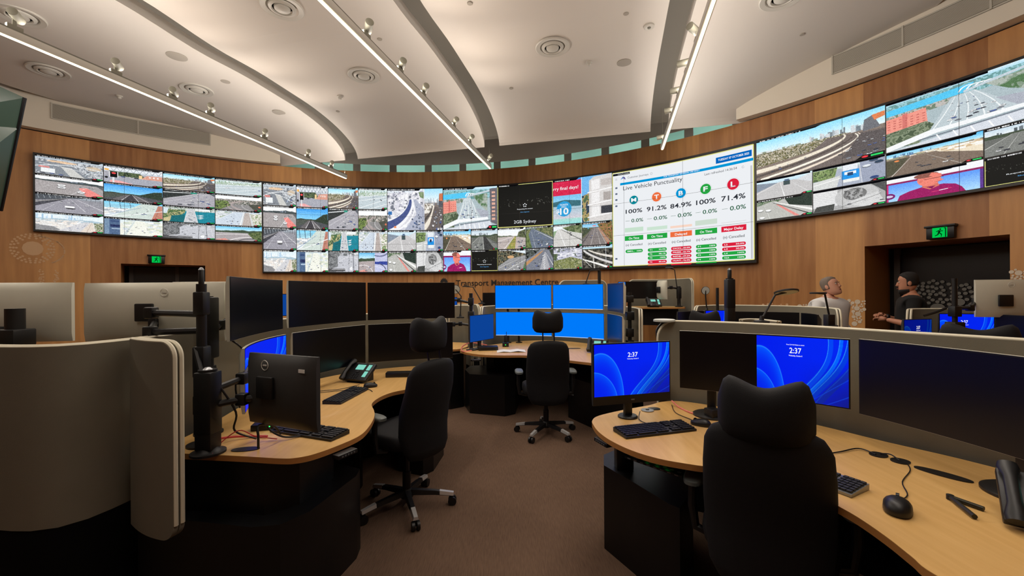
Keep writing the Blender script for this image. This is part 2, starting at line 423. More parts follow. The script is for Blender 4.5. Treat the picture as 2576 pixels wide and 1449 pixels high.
SKY = (150, 215, 250); SKYW = (240, 246, 252); DK = (38, 42, 44); TREE = (62, 74, 52)
def paint(kind, w, h, asp):
    I = Img(w, h, asp, seed=abs(hash_(kind)))
    K = kind
    if K == 'interchange':
        I.fill((128, 134, 142)).mottle(None, [(96, 100, 108), (150, 155, 160), (196, 200, 205), (120, 126, 134)], 12)
        I.grad((190, 210, 225), (160, 170, 180), 0, .16); I.ell(.38, .24, .22, .06, (214, 176, 140)); I.ell(.85, .38, .12, .12, (190, 170, 145))
        I.poly([(0, .3), (.3, .28), (.5, .35), (.9, 1), (.1, 1), (0, .8)], (112, 118, 126)); I.curve([(0, .6), (.5, .2), (1, .5)], .02, (205, 210, 214)); I.poly([(.36, .5), (.52, .5), (.72, 1), (.5, 1)], (186, 186, 182))
        I.curve([(.05, .4), (.6, .5), (1, .9)], .01, (225, 228, 230)).cars(.0, .35, .3, .1, .4, .95, 9, .05).cars(.5, .8, .3, .75, 1, .9, 8, .05); I.rect(.08, .66, .28, .9, (225, 230, 232)); I.rect(.05, .55, .2, .64, (205, 120, 115)); I.curve([(.72, .85), (.8, .5), (.95, .5)], .008, (210, 230, 240))
    elif K == 'signal':
        I.fill((150, 150, 158)); I.grad((235, 240, 246), (205, 214, 224), 0, .34)
        for k in range(8): I.line((.1 + k * .11, .08), (.16 + k * .11, .3), .01, (120, 130, 140)); I.line((.16 + k * .11, .3), (.21 + k * .11, .08), .01, (90, 100, 110))
        I.line((.05, .3), (1, .3), .012, (140, 150, 158)); I.line((.05, .1), (1, .1), .01, (120, 126, 136)); I.mottle([(.08, .32), (.6, .3), (.72, .58), (.1, .56)], [(50, 64, 44), (78, 92, 60), (34, 44, 34)], 16)
        I.poly([(.72, .38), (1, .34), (1, .64), (.62, .62)], (205, 138, 118)); [I.rect(.76 + k * .07, .42, .79 + k * .07, .5, (240, 225, 215)) for k in range(3)]; I.rect(.58, .4, .64, .6, (232, 190, 130)).rect(.01, .2, .08, .3, (245, 160, 60))
        I.poly([(0, .6), (1, .62), (1, 1), (0, 1)], (146, 148, 160)); I.poly([(.1, .86), (.25, .85), (.5, 1), (.1, 1)], (226, 150, 150)); I.cars(.2, .5, .56, .3, .6, .6, 4, .06); I.rect(.10, .36, .22, .68, (16, 18, 20)).rect(.085, .34, .1, .7, (235, 235, 235)).rect(.22, .34, .235, .7, (235, 235, 235)); I.ell(.16, .44, .035, .05, (235, 60, 60)); I.rect(.14, .68, .17, 1, (215, 215, 218)).ell(.04, .72, .03, .06, (30, 34, 36))
    elif K == 'curve_highway':
        I.fill((112, 98, 88)); I.grad((120, 205, 250), (215, 238, 250), 0, .36); I.skyline(.36, .16, [(150, 160, 168), (190, 196, 200), (100, 110, 118)], 30, .45, .95); I.poly([(.86, .18), (.92, .12), (.97, .4), (.85, .42)], (90, 92, 98)).poly([(.91, .12), (1, .1), (1, .2), (.93, .24)], (205, 105, 60)); I.skyline(.34, .05, [(200, 205, 205), (120, 130, 110)], 30, 0, .5)
        I.mottle([(0, .34), (.75, .34), (.5, .55), (0, .68)], [(70, 72, 44), (140, 128, 100), (190, 180, 160), (60, 62, 44), (105, 98, 62)], 26); I.poly([(.6, .36), (.85, .42), (1, .45), (1, 1), (.2, 1)], (92, 82, 78))
        I.curve([(0, .78), (.45, .7), (.78, .5), (.72, .38)], .05, (225, 212, 190), .012); I.curve([(0, .9), (.5, .74), (.84, .55), (.78, .4)], .03, (70, 62, 58), .008); I.curve([(.05, 1), (.55, .8), (.9, .6), (.8, .42)], .035, (240, 228, 208), .01); I.curve([(.25, 1.02), (.66, .85), (.92, .62), (.82, .42)], .03, (222, 205, 184), .008)
        I.curve([(.12, 1.0), (.6, .82), (.9, .6), (.79, .42)], .014, (90, 80, 74), .004); I.poly([(.84, .44), (1, .48), (1, .9), (.7, .9)], (72, 66, 66)).cars(.84, 1, .48, .6, 1, .95, 22, .03).cars(.0, .5, .6, .0, .3, .85, 10, .02)
    elif K == 'wide_pale':
        I.fill((176, 190, 196)); I.grad((225, 240, 240), (150, 175, 170), 0, .3); I.skyline(.28, .18, [(220, 230, 230), (120, 150, 120), (170, 190, 200), (90, 130, 140)], 40); I.mottle([(0, .22), (1, .16), (1, .32), (0, .38)], [(170, 186, 176), (120, 150, 112), (214, 222, 222)], 20)
        for a, b in ((.45, .35), (.62, .5), (.98, .6), (1.15, .85)): I.line((0, a), (1, b - .1), .012, (232, 240, 242)); 
        I.cars(.2, .9, .34, .1, 1, .6, 9, .035)
    elif K == 'red_lane':
        I.fill((142, 136, 138)); I.grad((248, 250, 253), (236, 242, 250), 0, .26); I.hills(.24, .05, (52, 60, 62)); I.skyline(.26, .05, [(110, 120, 140)], 8, .5, .8)
        I.poly([(0, .32), (1, .36), (1, 1), (0, 1)], (146, 140, 140)); I.poly([(.62, .56), (.74, .5), (1, .9), (1, 1), (.74, 1)], (226, 118, 112)); I.poly([(.9, .36), (1, .33), (1, .55)], (80, 82, 84)); I.line((.5, 1), (.74, .5), .006, (236, 236, 236)).line((.1, .7), (.2, .55), .004, (225, 225, 225))
        for x, y in ((.37, .5), (.37, .62), (.66, .78)): I.ell(x, y + .04, .07, .035, (50, 50, 52)).ell(x, y, .06, .055, (238, 238, 240)).rect(x - .03, y - .03, x + .03, y, (90, 95, 100))
        I.cars(.55, .95, .38, .5, 1, .5, 8, .03)
    elif K == 'blue_sky':
        I.fill((60, 62, 66)); I.grad((38, 128, 220), (120, 200, 250), 0, .6); 
        for k in range(4): I.line((0, .2 + k * .08), (1, .3 + k * .1), .015, (110, 185, 245), al=.6)
        I.hills(.56, .03, (44, 52, 44)); I.poly([(.55, .62), (.72, .45), (.85, .32), (1, .28), (1, .8), (.62, .66)], (34, 44, 34)); I.poly([(0, .6), (.4, .6), (.5, .66), (0, .9)], (60, 66, 60)); I.poly([(.36, .62), (.5, .62), (.85, 1), (.1, 1)], (86, 82, 84)); I.poly([(.42, .62), (.46, .62), (.55, 1), (.3, 1)], (48, 46, 50)); I.line((.42, .62), (.28, 1), .004, (215, 215, 220), .012).line((.47, .62), (.58, 1), .004, (215, 215, 220), .012).line((.5, .62), (.75, 1), .003, (205, 205, 210), .01)
    elif K == 'busy_dark':
        I.fill((150, 148, 156)); I.poly([(0, 0), (.9, 0), (.65, .1), (0, .65)], (34, 38, 38)); I.line((0, .62), (.72, .1), .012, (190, 190, 194)).line((0, .2), (.6, .1), .02, (214, 218, 220)); I.rect(.52, .07, .64, .16, (40, 130, 110)); I.poly([(.85, 0), (1, 0), (1, .25)], (70, 74, 80)); I.line((0, .85), (.85, .12), .005, (225, 225, 228)).line((.25, .9), (.88, .14), .004, (215, 215, 218)); I.cars(.7, .95, .15, .2, .98, .9, 24, .06)
    elif K == 'ramp':
        I.fill((120, 118, 118)); I.grad((246, 248, 252), (235, 240, 246), 0, .3); I.mottle([(0, .3), (1, .28), (1, .62), (0, .6)], [(60, 66, 56), (110, 108, 104), (170, 160, 150)], 22); I.mottle([(0, .45), (.25, .4), (.32, .7), (.1, 1), (0, 1)], [(70, 88, 44), (100, 120, 60), (44, 52, 36)], 10)
        I.curve([(.55, 1), (.1, .6), (.6, .38)], .07, (150, 138, 136), .02); I.curve([(.38, 1.0), (.05, .62), (.55, .36)], .012, (196, 160, 156), .004).curve([(.75, 1.0), (.4, .7), (.7, .4)], .008, (215, 215, 215)); I.poly([(.7, .6), (1, .5), (1, 1), (.85, 1)], (58, 60, 52)); I.ell(.95, .72, .03, .05, (220, 100, 70))
    elif K == 'bridge':
        I.fill((128, 128, 136)); I.grad((190, 205, 220), (120, 126, 134), 0, .2); I.poly([(0, 0), (.95, 0), (.55, .15), (0, .4)], (60, 64, 70)); 
        for k in range(7): I.line((.02 + k * .08, 0), (.05 + k * .08, .3 - k * .03), .008, (150, 160, 168)); I.line((.6 + k * .07, .02), (.6 + k * .07, .12 + k * .035), .006, (60, 60, 66))
        I.poly([(0, .42), (.48, .16), (.62, .16), (1, .62), (1, 1), (0, 1)], (134, 132, 142)); I.poly([(0, .45), (.46, .16), (.48, .16), (.0, .74)], (52, 52, 58)); I.line((0, .5), (.47, .16), .015, (180, 176, 172), .004); I.line((.58, .2), (1, .72), .004, (228, 228, 230), .012).line((.5, .22), (.72, .85), .003, (225, 225, 228), .009).line((.38, .3), (.1, .95), .002, (215, 215, 220), .006); I.line((0, .52), (1, .58), .004, (90, 90, 98)); I.ell(.5, .72, .075, .05, (40, 40, 44)).rect(.42, .6, .56, .7, (240, 240, 244)); I.cars(.45, .62, .2, .2, .8, .5, 8, .04)
    elif K == 'poles_pale':
        I.fill((196, 204, 204)); I.grad((96, 190, 240), (170, 222, 246), 0, .5); 
        for k in range(3): I.line((.08 + k * .17, 0), (.11 + k * .17, .6), .014, (64, 84, 100)); I.line((0, .28 - k * .03 + k * .1), (.5, .2 + k * .04), .006, (70, 90, 110))
        I.poly([(0, .5), (.5, .4), (.3, .85), (0, 1)], (224, 230, 232)).city([(0, .45), (.4, .4), (.3, .7), (0, .8)], [(240, 242, 244), (150, 160, 168), (205, 200, 190)], 60, .04); I.poly([(.62, .08), (.92, .08), (.78, 1), (.1, 1)], (190, 204, 196)); I.poly([(.92, .1), (1, .1), (1, 1), (.8, 1)], (178, 110, 92)); I.line((.95, .2), (.86, 1), .008, (110, 70, 60)); I.line((.1, 1), (1, .45), .016, (240, 246, 246)).line((.0, .95), (.62, .3), .012, (120, 150, 180)); I.cars(.62, .88, .15, .4, .8, .8, 16, .035)
    elif K == 'harbour':
        I.fill((20, 112, 132)); I.mottle([(0, 0), (1, 0), (1, .26), (0, .3)], [(200, 206, 204), (96, 120, 88), (230, 232, 232), (60, 90, 70)], 20); I.mottle([(0, .25), (.42, .2), (.4, .42), (.12, .9), (0, .95)], [(54, 84, 50), (92, 110, 66), (176, 164, 112), (40, 66, 48)], 12); I.poly([(0, .8), (.3, .55), (.1, 1), (0, 1)], (182, 168, 118)); I.poly([(.15, .62), (.4, .5), (.4, 1), (.12, 1)], (16, 84, 92)); I.poly([(.46, .1), (.58, .1), (.66, 1), (.38, 1)], (184, 186, 190)); I.line((.46, .1), (.39, 1), .008, (236, 238, 240)).line((.58, .1), (.66, 1), .008, (236, 238, 240)).rect(.6, .05, .9, .22, (222, 228, 228))
        for k in range(3): I.poly([(.62, .52 + k * .1), (.78, .46 + k * .1), (.72, .54 + k * .1)], (244, 246, 248))
        I.cars(.48, .57, .2, .42, .62, .95, 16, .035); I.poly([(0, .1), (.1, .15), (.06, .5), (0, .5)], (196, 214, 224))
    elif K == 'rail_pale':
        I.fill((200, 204, 206)); I.skyline(.16, .14, [(180, 205, 225), (150, 175, 195), (225, 232, 238)], 26); I.city([(0, .1), (.5, .1), (.2, .5), (0, .6)], [(240, 242, 245), (170, 180, 190), (130, 150, 120)], 80, .03); I.poly([(.4, .1), (.62, .1), (.55, 1), (-.2, 1)], (188, 200, 214)); I.line((.4, .1), (-.1, .9), .008, (240, 244, 248)).line((.6, .1), (.52, 1), .014, (244, 240, 232), .03); I.poly([(.62, .12), (.72, .12), (.78, 1), (.56, 1)], (176, 166, 160)); [I.line((.63 + k * .02, .12), (.6 + k * .05, 1), .003, (120, 96, 88), .008) for k in range(4)]; I.mottle([(.74, .2), (1, .15), (1, 1), (.82, 1)], [(110, 130, 84), (230, 225, 215), (160, 160, 140)], 14); I.cars(.42, .56, .15, .1, .5, .9, 20, .03)
    elif K == 'truck_pale':
        I.fill((172, 172, 174)); I.grad((200, 228, 246), (180, 210, 226), 0, .26); I.poly([(0, .16), (.42, .26), (0, .62)], (112, 124, 140)); I.poly([(.7, .28), (1, .06), (1, .5), (.72, .36)], (196, 200, 204)); I.poly([(.42, .24), (.7, .24), (1, .5), (1, 1), (0, 1), (0, .6)], (178, 176, 176)); I.line((.44, .26), (.52, 1), .006, (240, 240, 240), .02).line((.42, .26), (0, .68), .004, (238, 238, 238), .01); I.rect(.5, .22, .62, .44, (46, 60, 62)).rect(.52, .16, .6, .24, (70, 90, 120)); I.line((0, .62), (1, .62), .003, (140, 140, 142)); I.line((.62, .3), (.95, .95), .003, (225, 225, 225), .008)
    elif K == 'truck_blue':
        I.fill((150, 158, 176)); I.grad((215, 228, 236), (170, 190, 180), 0, .2); I.mottle([(0, .1), (.36, .1), (.32, .55), (0, .6)], [(84, 110, 58), (120, 140, 84), (60, 76, 46)], 12); I.poly([(0, .62), (.4, .5), (.35, 1), (0, 1)], (196, 198, 196)).line((0, .78), (.4, .62), .02, (232, 232, 228)); I.poly([(.42, .05), (.64, .05), (.64, .32), (.42, .34)], (214, 220, 228)); I.rect(.42, .34, .66, .72, (20, 124, 214)).rect(.46, .4, .62, .52, (236, 240, 246)).rect(.5, .44, .58, .58, (20, 50, 90)); I.rect(.44, .72, .66, .86, (226, 230, 226)); I.poly([(.66, 0), (1, 0), (1, 1), (.7, 1)], (132, 140, 162)); I.line((.66, 0), (.7, 1), .01, (210, 214, 220)); 
        for x, y, c in ((.85, .1, (40, 60, 84)), (.76, .3, (214, 220, 226)), (.92, .22, (30, 46, 66)), (.86, .84, (30, 50, 100))): I.ell(x, y + .02, .06, .06, (60, 64, 76)).ell(x, y, .055, .05, c)
    elif K == 'brown_road':
        I.fill((112, 96, 84)); I.grad((60, 165, 230), (170, 220, 245), 0, .24); I.skyline(.24, .14, [(90, 130, 170), (70, 110, 150), (130, 160, 185)], 14, 0, .5); I.city([(0, .22), (1, .22), (1, .34), (0, .3)], [(200, 180, 150), (140, 140, 110), (230, 226, 215)], 60, .03); I.poly([(.5, .24), (1, .28), (1, .72), (.62, .46)], (222, 206, 178)); I.city([(.5, .24), (1, .28), (1, .5), (.62, .42)], [(240, 238, 230), (190, 160, 120)], 40, .04); I.poly([(.28, .36), (.55, .36), (1.05, .75), (1, 1), (.05, 1)], (104, 88, 76)); I.poly([(0, .34), (.26, .34), (.1, .9), (0, 1)], (62, 60, 46)); I.line((.28, .36), (.06, 1), .004, (205, 200, 190), .012).line((.45, .38), (.8, 1), .002, (210, 205, 195), .006); I.ell(.12, .4, .03, .03, (235, 120, 60)); I.cars(.3, .55, .38, .15, .9, .9, 9, .05, cols=((50, 46, 48), (110, 104, 98), (225, 222, 214)))
    elif K == 'grey_road':
        I.fill((84, 86, 82)); I.grad((170, 195, 215), (214, 224, 230), 0, .3); I.skyline(.3, .16, [(62, 70, 76), (90, 100, 108)], 12, .1, .6); I.hills(.28, .05, (50, 60, 46)); I.poly([(.28, .36), (.5, .36), (1, .8), (1, 1), (0, 1), (0, .7)], (104, 106, 102)); I.poly([(.46, .36), (.54, .36), (.9, 1), (.5, 1)], (44, 44, 44)); I.line((.44, .38), (.48, 1), .004, (200, 200, 196), .01).line((.28, .38), (0, .72), .003, (196, 196, 190), .008).line((.36, .38), (.2, 1), .002, (205, 205, 200), .006); I.cars(.3, .45, .4, .05, .45, .9, 6, .05, cols=((36, 36, 38), (200, 200, 198))); I.poly([(.6, .4), (1, .3), (1, .7)], (70, 74, 60))
    elif K == 'median':
        I.fill((150, 142, 138)); I.grad((225, 235, 246), (236, 238, 240), 0, .4); I.hills(.36, .05, (84, 92, 74)); I.mottle([(.75, .2), (1, .08), (1, .5), (.7, .4)], [(60, 66, 44), (84, 90, 60), (44, 48, 36)], 12); I.poly([(0, .44), (.5, .4), (.62, .42), (1, .5), (1, 1), (0, 1)], (168, 156, 152)); I.mottle([(.6, .42), (.66, .42), (.62, 1), (.3, 1)], [(140, 128, 60), (110, 120, 52), (170, 150, 80)], 12); I.line((.6, .42), (.22, 1), .003, (235, 232, 226), .012).line((.67, .42), (.68, 1), .003, (180, 150, 140), .02); I.line((0, .62), (.5, .44), .008, (230, 228, 226)); I.cars(.7, .85, .45, .75, 1, .9, 18, .05).cars(.2, .55, .45, 0, .4, .7, 8, .03)
    elif K == 'valley':
        I.fill((84, 96, 112)); I.grad((140, 180, 200), (110, 140, 130), 0, .14); I.mottle([(0, .1), (1, .05), (1, .55), (.3, .1), (.1, .9), (0, 1)], [(72, 82, 48), (110, 112, 72), (50, 60, 40)], 14); I.poly([(.18, .12), (.34, .12), (1.05, .6), (1, 1), (.3, 1), (.05, .5)], (84, 94, 110)); I.mottle([(.0, .3), (.08, .3), (.22, 1), (0, 1)], [(60, 78, 40), (90, 104, 56)], 10); I.line((.3, .14), (1, .62), .003, (205, 205, 200), .014); I.line((.2, .2), (.35, 1), .002, (215, 215, 215), .006); I.cars(.2, .34, .16, .35, 1, .9, 30, .05)
    elif K == 'pale_trees':
        I.fill((190, 190, 184)); I.grad((225, 235, 244), (214, 224, 230), 0, .3); I.mottle([(.3, .14), (1, .0), (1, .45), (.5, .3)], [(56, 72, 42), (84, 96, 60), (110, 120, 84)], 14); I.poly([(.14, .22), (.3, .2), (1, .62), (1, 1), (0, 1), (0, .5)], (190, 188, 184)); I.line((.18, .22), (.42, 1), .004, (236, 236, 234), .02).line((.28, .22), (1, .76), .008, (84, 86, 80), .02).line((.2, .24), (.75, 1), .002, (225, 225, 222), .006); I.cars(.25, .5, .26, .5, .8, .5, 5, .05, cols=((40, 40, 42), (70, 74, 74))); I.poly([(0, .3), (.12, .26), (0, .6)], (120, 150, 110)); I.line((0, .72), (1, .66), .002, (150, 150, 150))
    elif K == 'autumn':
        I.fill((96, 90, 88)); I.grad((70, 160, 220), (150, 205, 235), 0, .22); I.mottle([(.5, .1), (1, 0), (1, .95), (.6, .3)], [(84, 76, 36), (120, 96, 52), (150, 92, 60), (50, 56, 34)], 14); I.mottle([(0, .2), (.34, .25), (.1, .6), (0, .7)], [(52, 60, 44), (84, 84, 60)], 12); I.poly([(.36, .26), (.52, .26), (.85, 1), (0, 1)], (108, 100, 98)); I.poly([(.52, .26), (.56, .26), (1, 1), (.85, 1)], (160, 116, 92)); I.line((.36, .26), (.0, .9), .003, (60, 56, 56), .016).line((.42, .28), (.28, 1), .002, (225, 220, 215), .006).line((.48, .28), (.6, 1), .002, (225, 220, 215), .006).line((.52, .28), (.8, 1), .002, (220, 205, 195), .008); I.cars(.38, .5, .3, .2, .7, .7, 8, .03); I.ell(.4, .16, .06, .025, (225, 90, 90)).ell(.2, .26, .03, .02, (60, 170, 225))
    elif K == 'pale_city':
        I.fill((214, 212, 208)); I.grad((205, 228, 242), (226, 236, 242), 0, .4); I.skyline(.42, .36, [(170, 198, 222), (196, 214, 228), (222, 230, 236), (140, 176, 206)], 40, 0, .7); I.hills(.34, .05, (150, 176, 190)); I.city([(0, .4), (.7, .36), (.5, .75), (0, .95)], [(244, 244, 244), (205, 200, 196), (232, 220, 210), (170, 172, 174)], 120, .04); I.poly([(0, .7), (.25, .78), (.4, 1), (0, 1)], (120, 120, 122)); I.poly([(.7, .42), (.8, .42), (.75, 1), (.3, 1)], (192, 192, 196)); I.poly([(.8, .42), (.84, .42), (.86, 1), (.64, 1)], (214, 200, 186)); I.line((.82, .42), (.74, 1), .003, (130, 110, 96), .008); I.mottle([(.85, .45), (1, .4), (1, 1), (.88, 1)], [(110, 118, 84), (180, 178, 160), (80, 90, 60)], 12); I.cars(.7, .78, .45, .35, .72, .95, 14, .03)
    elif K == 'tower_pale':
        I.fill((226, 226, 210)); I.grad((196, 220, 232), (222, 230, 226), 0, .3); I.city([(.3, .1), (1, .1), (1, 1), (.3, 1)], [(240, 240, 226), (214, 220, 206), (250, 250, 240), (190, 200, 176), (196, 206, 214)], 160, .05); I.poly([(.5, .12), (.68, .12), (.78, 1), (.3, 1)], (230, 232, 216)); I.poly([(.5, .12), (.52, .12), (.36, 1), (.3, 1)], (190, 202, 200)); I.rect(0, .05, .26, 1, (62, 84, 118)); I.rect(.0, .05, .08, 1, (96, 122, 150)).rect(.1, .42, .26, .56, (22, 30, 66)).rect(.12, .62, .26, .68, (150, 172, 196)).rect(.1, .16, .24, .26, (40, 58, 96)); I.cars(.45, .7, .2, .35, .75, .9, 22, .03)
    elif K == 'grey_junction':
        I.fill((178, 180, 188)); I.mottle([(0, 0), (.5, 0), (.3, .3), (.3, .75), (0, .9)], [(90, 92, 94), (120, 122, 124), (70, 72, 74)], 12); I.city([(.3, 0), (1, 0), (1, .22), (.4, .22)], [(200, 202, 206), (90, 94, 96), (150, 152, 156)], 60, .05); I.curve([(.3, .6), (.6, .1), (1, .4)], .006, (230, 230, 234)).line((.7, .15), (.66, 1), .008, (110, 112, 118)).line((.82, .05), (.84, 1), .014, (80, 82, 90)).line((.9, .1), (.98, 1), .006, (225, 226, 230)); I.poly([(0, .85), (.55, .84), (.55, .97), (0, 1)], (60, 60, 62)); I.line((.1, .88), (.6, .88), .01, (220, 220, 224)); I.cars(.35, .8, .2, .35, .95, .8, 16, .035, cols=((60, 62, 66), (235, 235, 238), (120, 122, 126))); I.ell(.75, .84, .04, .09, (235, 236, 240))
    elif K == 'violet_road':
        I.fill((160, 156, 166)); I.grad((60, 160, 225), (190, 226, 246), 0, .36); I.hills(.33, .07, (48, 62, 46)); I.poly([(0, .5), (.55, .46), (.55, 1), (0, 1)], (158, 146, 146)); I.curve([(0, .7), (.4, .55), (.5, 1.1)], .02, (205, 200, 200)); I.poly([(.02, .95), (.25, .88), (.28, 1), (0, 1)], (222, 132, 118)); I.rect(.56, .0, 1, 1, (176, 180, 214)); I.poly([(.56, .5), (1, .48), (1, .66), (.56, .62)], (36, 50, 130)); I.curve([(.56, .2), (.8, .3), (1, .1)], .03, (90, 96, 130)).curve([(.7, .6), (.95, .7), (.95, 1)], .02, (60, 64, 90)).line((.56, .72), (1, .9), .006, (236, 238, 250)); I.cars(.05, .5, .5, 0, .5, .95, 7, .05)
    elif K == 'violet_wide':
        I.fill((160, 156, 160)); I.grad((60, 170, 230), (190, 226, 246), 0, .36); I.hills(.32, .06, (48, 62, 46)); I.poly([(0, .5), (1, .46), (1, 1), (0, 1)], (150, 142, 144)); I.curve([(0, .66), (.4, .5), (.9, .6)], .02, (205, 200, 200)).curve([(.3, 1), (.5, .7), (1, .75)], .02, (225, 220, 220)).curve([(.5, 1), (.6, .8), (1, .9)], .03, (84, 84, 88)); I.mottle([(.68, .5), (.9, .36), (1, .4), (1, 1), (.8, .85)], [(50, 66, 36), (84, 96, 56)], 14); I.poly([(.02, .95), (.2, .88), (.28, 1), (0, 1)], (222, 132, 118))
    elif K == 'red_line':
        I.fill((168, 168, 164)); I.mottle([(0, .05), (.5, .05), (.4, .2), (0, .3)], [(60, 84, 56), (130, 140, 120), (90, 104, 80)], 12); I.poly([(.5, 0), (1, 0), (1, .62), (.6, .4)], (30, 40, 34)); I.poly([(.25, .14), (.35, .14), (1, .82), (.9, 1), (0, 1), (0, .3)], (168, 168, 162)); I.poly([(.36, .3), (.42, .32), (.78, .98), (.7, .98)], (214, 120, 112)); I.line((.3, .2), (.95, .95), .008, (30, 30, 32), .02).line((.35, .2), (1, .78), .01, (232, 232, 226), .05); I.line((.15, .3), (.25, 1), .002, (240, 240, 240), .006)
        for x, y in ((.07, .52), (.22, .56), (.1, .9)): I.ell(x, y + .03, .055, .05, (70, 72, 70)).ell(x, y, .05, .05, (240, 242, 242))
    elif K == 'roundabout':
        I.fill((150, 150, 150)); I.rect(0, 0, .36, .8, (226, 226, 226)); [I.line((0, .08 + k * .06), (.36, .05 + k * .06), .008, (150, 150, 152)) for k in range(13)]; I.ell(.62, .5, .3, .48, (176, 176, 176)).ell(.6, .4, .16, .26, (96, 96, 96)); I.mottle([(.45, .2), (.7, .2), (.72, .6), (.5, .6)], [(70, 70, 70), (120, 120, 120), (150, 150, 150)], 14); I.poly([(.78, 0), (1, 0), (1, .5)], (60, 62, 62)); I.poly([(.45, .75), (.9, .45), (1, .95), (.7, 1)], (196, 196, 196)).poly([(.05, .75), (.32, .7), (.3, 1), (0, 1)], (52, 54, 52)); I.line((.4, .9), (.95, .55), .01, (110, 110, 110)); I.cars(.35, .95, .1, .4, 1, .9, 12, .04, cols=((60, 60, 62), (230, 230, 232)))
    elif K == 'tvman':
        I.fill((60, 110, 226)); I.grad((70, 130, 240), (150, 200, 250), .3, 1); I.rect(0, .0, 1, .24, (232, 234, 244)); I.rect(0, .24, 1, .31, (120, 20, 70)); I.rect(.0, .31, .02, 1, (180, 30, 90)).rect(.97, .31, 1, 1, (70, 40, 120)); I.ell(.03, .78, .07, .12, (96, 16, 84)).ell(.03, .78, .045, .05, (190, 180, 210))
        I.poly([(.12, 1.01), (.15, .8), (.26, .68), (.4, .6), (.62, .6), (.74, .68), (.8, .82), (.84, 1.01)], (132, 16, 74)); I.poly([(.4, .5), (.56, .5), (.58, .64), (.48, .74), (.4, .62)], (200, 96, 78)); I.ell(.47, .34, .125, .25, (226, 108, 92)); I.poly([(.55, .33), (.63, .44), (.56, .48)], (226, 108, 92)); I.ell(.44, .17, .13, .1, (120, 66, 56)); I.poly([(.5, .1), (.6, .2), (.6, .33), (.47, .22)], (226, 108, 92)); I.ell(.39, .36, .02, .06, (214, 98, 84)); I.line((.42, .33), (.62, .32), .008, (60, 30, 30)); I.line((.54, .48), (.6, .47), .008, (150, 60, 56)); I.poly([(.44, .62), (.54, .62), (.5, .72)], (110, 12, 60)); I.line((.5, .85), (.7, .8), .012, (200, 40, 90)).line((.58, .83), (.66, .81), .012, (230, 225, 235))
    elif K == 'stream':
        I.fill((26, 26, 24)); n = (I.noise(40) > .84) & (abs(I.V - .45 + .03 * np.sin(I.U * 9)) < .06 * (1 + I.noise(8))); I.a[n] = (66, 66, 60)
        for b in (0, 1):
            if b: I.rect(0, 0, 1, .008, (226, 222, 120)).rect(0, .985, 1, 1, (226, 222, 120)); I.rect(0, 0, .009, 1, (226, 222, 120)).rect(.99, 0, 1, 1, (226, 222, 120))
    elif K == 'oncars':
        I.fill((132, 132, 134)); I.mottle([(0, .08), (1, .08), (1, .3), (.4, .45), (0, .8)], [(40, 44, 38), (70, 74, 60), (110, 96, 70), (26, 28, 26)], 14); I.poly([(.5, .08), (1, .08), (1, .22)], (205, 220, 232)); I.ell(.46, .36, .12, .07, (190, 144, 96)); I.poly([(.9, .3), (1, .32), (1, .8), (.5, 1), (0, 1), (0, .8)], (126, 126, 128)); I.line((0, .9), (.95, .34), .006, (226, 226, 226), .003).line((.3, 1), (1, .5), .01, (220, 220, 218)); I.poly([(.9, .9), (1, .55), (1, 1)], (70, 92, 60)); I.cars(.7, .95, .38, .1, .8, .95, 20, .045)
    elif K == 'chevron':
        I.fill((104, 108, 120)); I.mottle([(0, .08), (.5, .08), (.3, .3), (0, .5)], [(50, 56, 52), (90, 96, 94), (30, 34, 34)], 14); I.poly([(0, .62), (.6, .12), (.66, .12), (0, .8)], (170, 120, 76)); I.poly([(.66, .1), (.72, .1), (1, .6), (1, 1), (0, 1), (0, .84)], (98, 102, 114)); I.poly([(.68, .2), (.72, .2), (.9, 1), (.5, 1)], (150, 150, 156)); [I.line((.7, .3 + k * .1), (.6 - k * .01 + .02 * k, .36 + k * .11), .008, (240, 240, 240)) or I.line((.7, .3 + k * .1), (.78 + k * .015, .36 + k * .11), .008, (240, 240, 240)) for k in range(7)]; I.poly([(.85, .1), (1, .05), (1, .5)], (44, 52, 40)); I.cars(.6, .72, .2, .1, .5, .9, 8, .05); I.line((.72, .2), (1, .8), .004, (225, 225, 225), .012)
    elif K == 'green_violet':
        I.fill((170, 172, 190)); I.city([(0, .08), (1, .08), (1, .6), (0, .7)], [(225, 226, 236), (120, 122, 140), (84, 92, 84), (180, 180, 196)], 120, .05); I.line((0, .28), (1, .28), .012, (240, 240, 246)).line((0, .5), (.9, .2), .03, (210, 210, 220)); I.mottle([(0, .62), (.3, .55), (.6, .45), (1, .6), (1, 1), (0, 1)], [(92, 98, 52), (126, 130, 80), (64, 74, 42), (150, 150, 110)], 14); I.mottle([(0, .3), (.15, .3), (.1, .6), (0, .6)], [(60, 74, 50), (84, 98, 70)], 10)
    elif K == 'viaduct':
        I.fill((48, 48, 46)); I.grad((120, 190, 236), (190, 220, 240), 0, .14); I.hills(.16, .03, (60, 66, 56)); I.mottle([(0, .2), (1, .2), (1, 1), (0, 1)], [(30, 30, 30), (60, 58, 52), (84, 80, 72)], 16); I.curve([(.05, .22), (.3, .5), (1, .8)], .04, (196, 192, 190), .05).curve([(.12, .22), (.4, .48), (1, .72)], .018, (40, 40, 42), .03).curve([(.2, .2), (.5, .4), (1, .52)], .02, (214, 206, 196), .05).curve([(0, .6), (.4, .75), (.9, 1)], .02, (236, 234, 228), .05); I.line((.78, .12), (.79, .8), .008, (205, 208, 212)); I.line((.36, .55), (.4, 1), .016, (220, 216, 208)); I.line((0, .55), (.3, .95), .01, (225, 222, 214))
    elif K == 'big_curve':
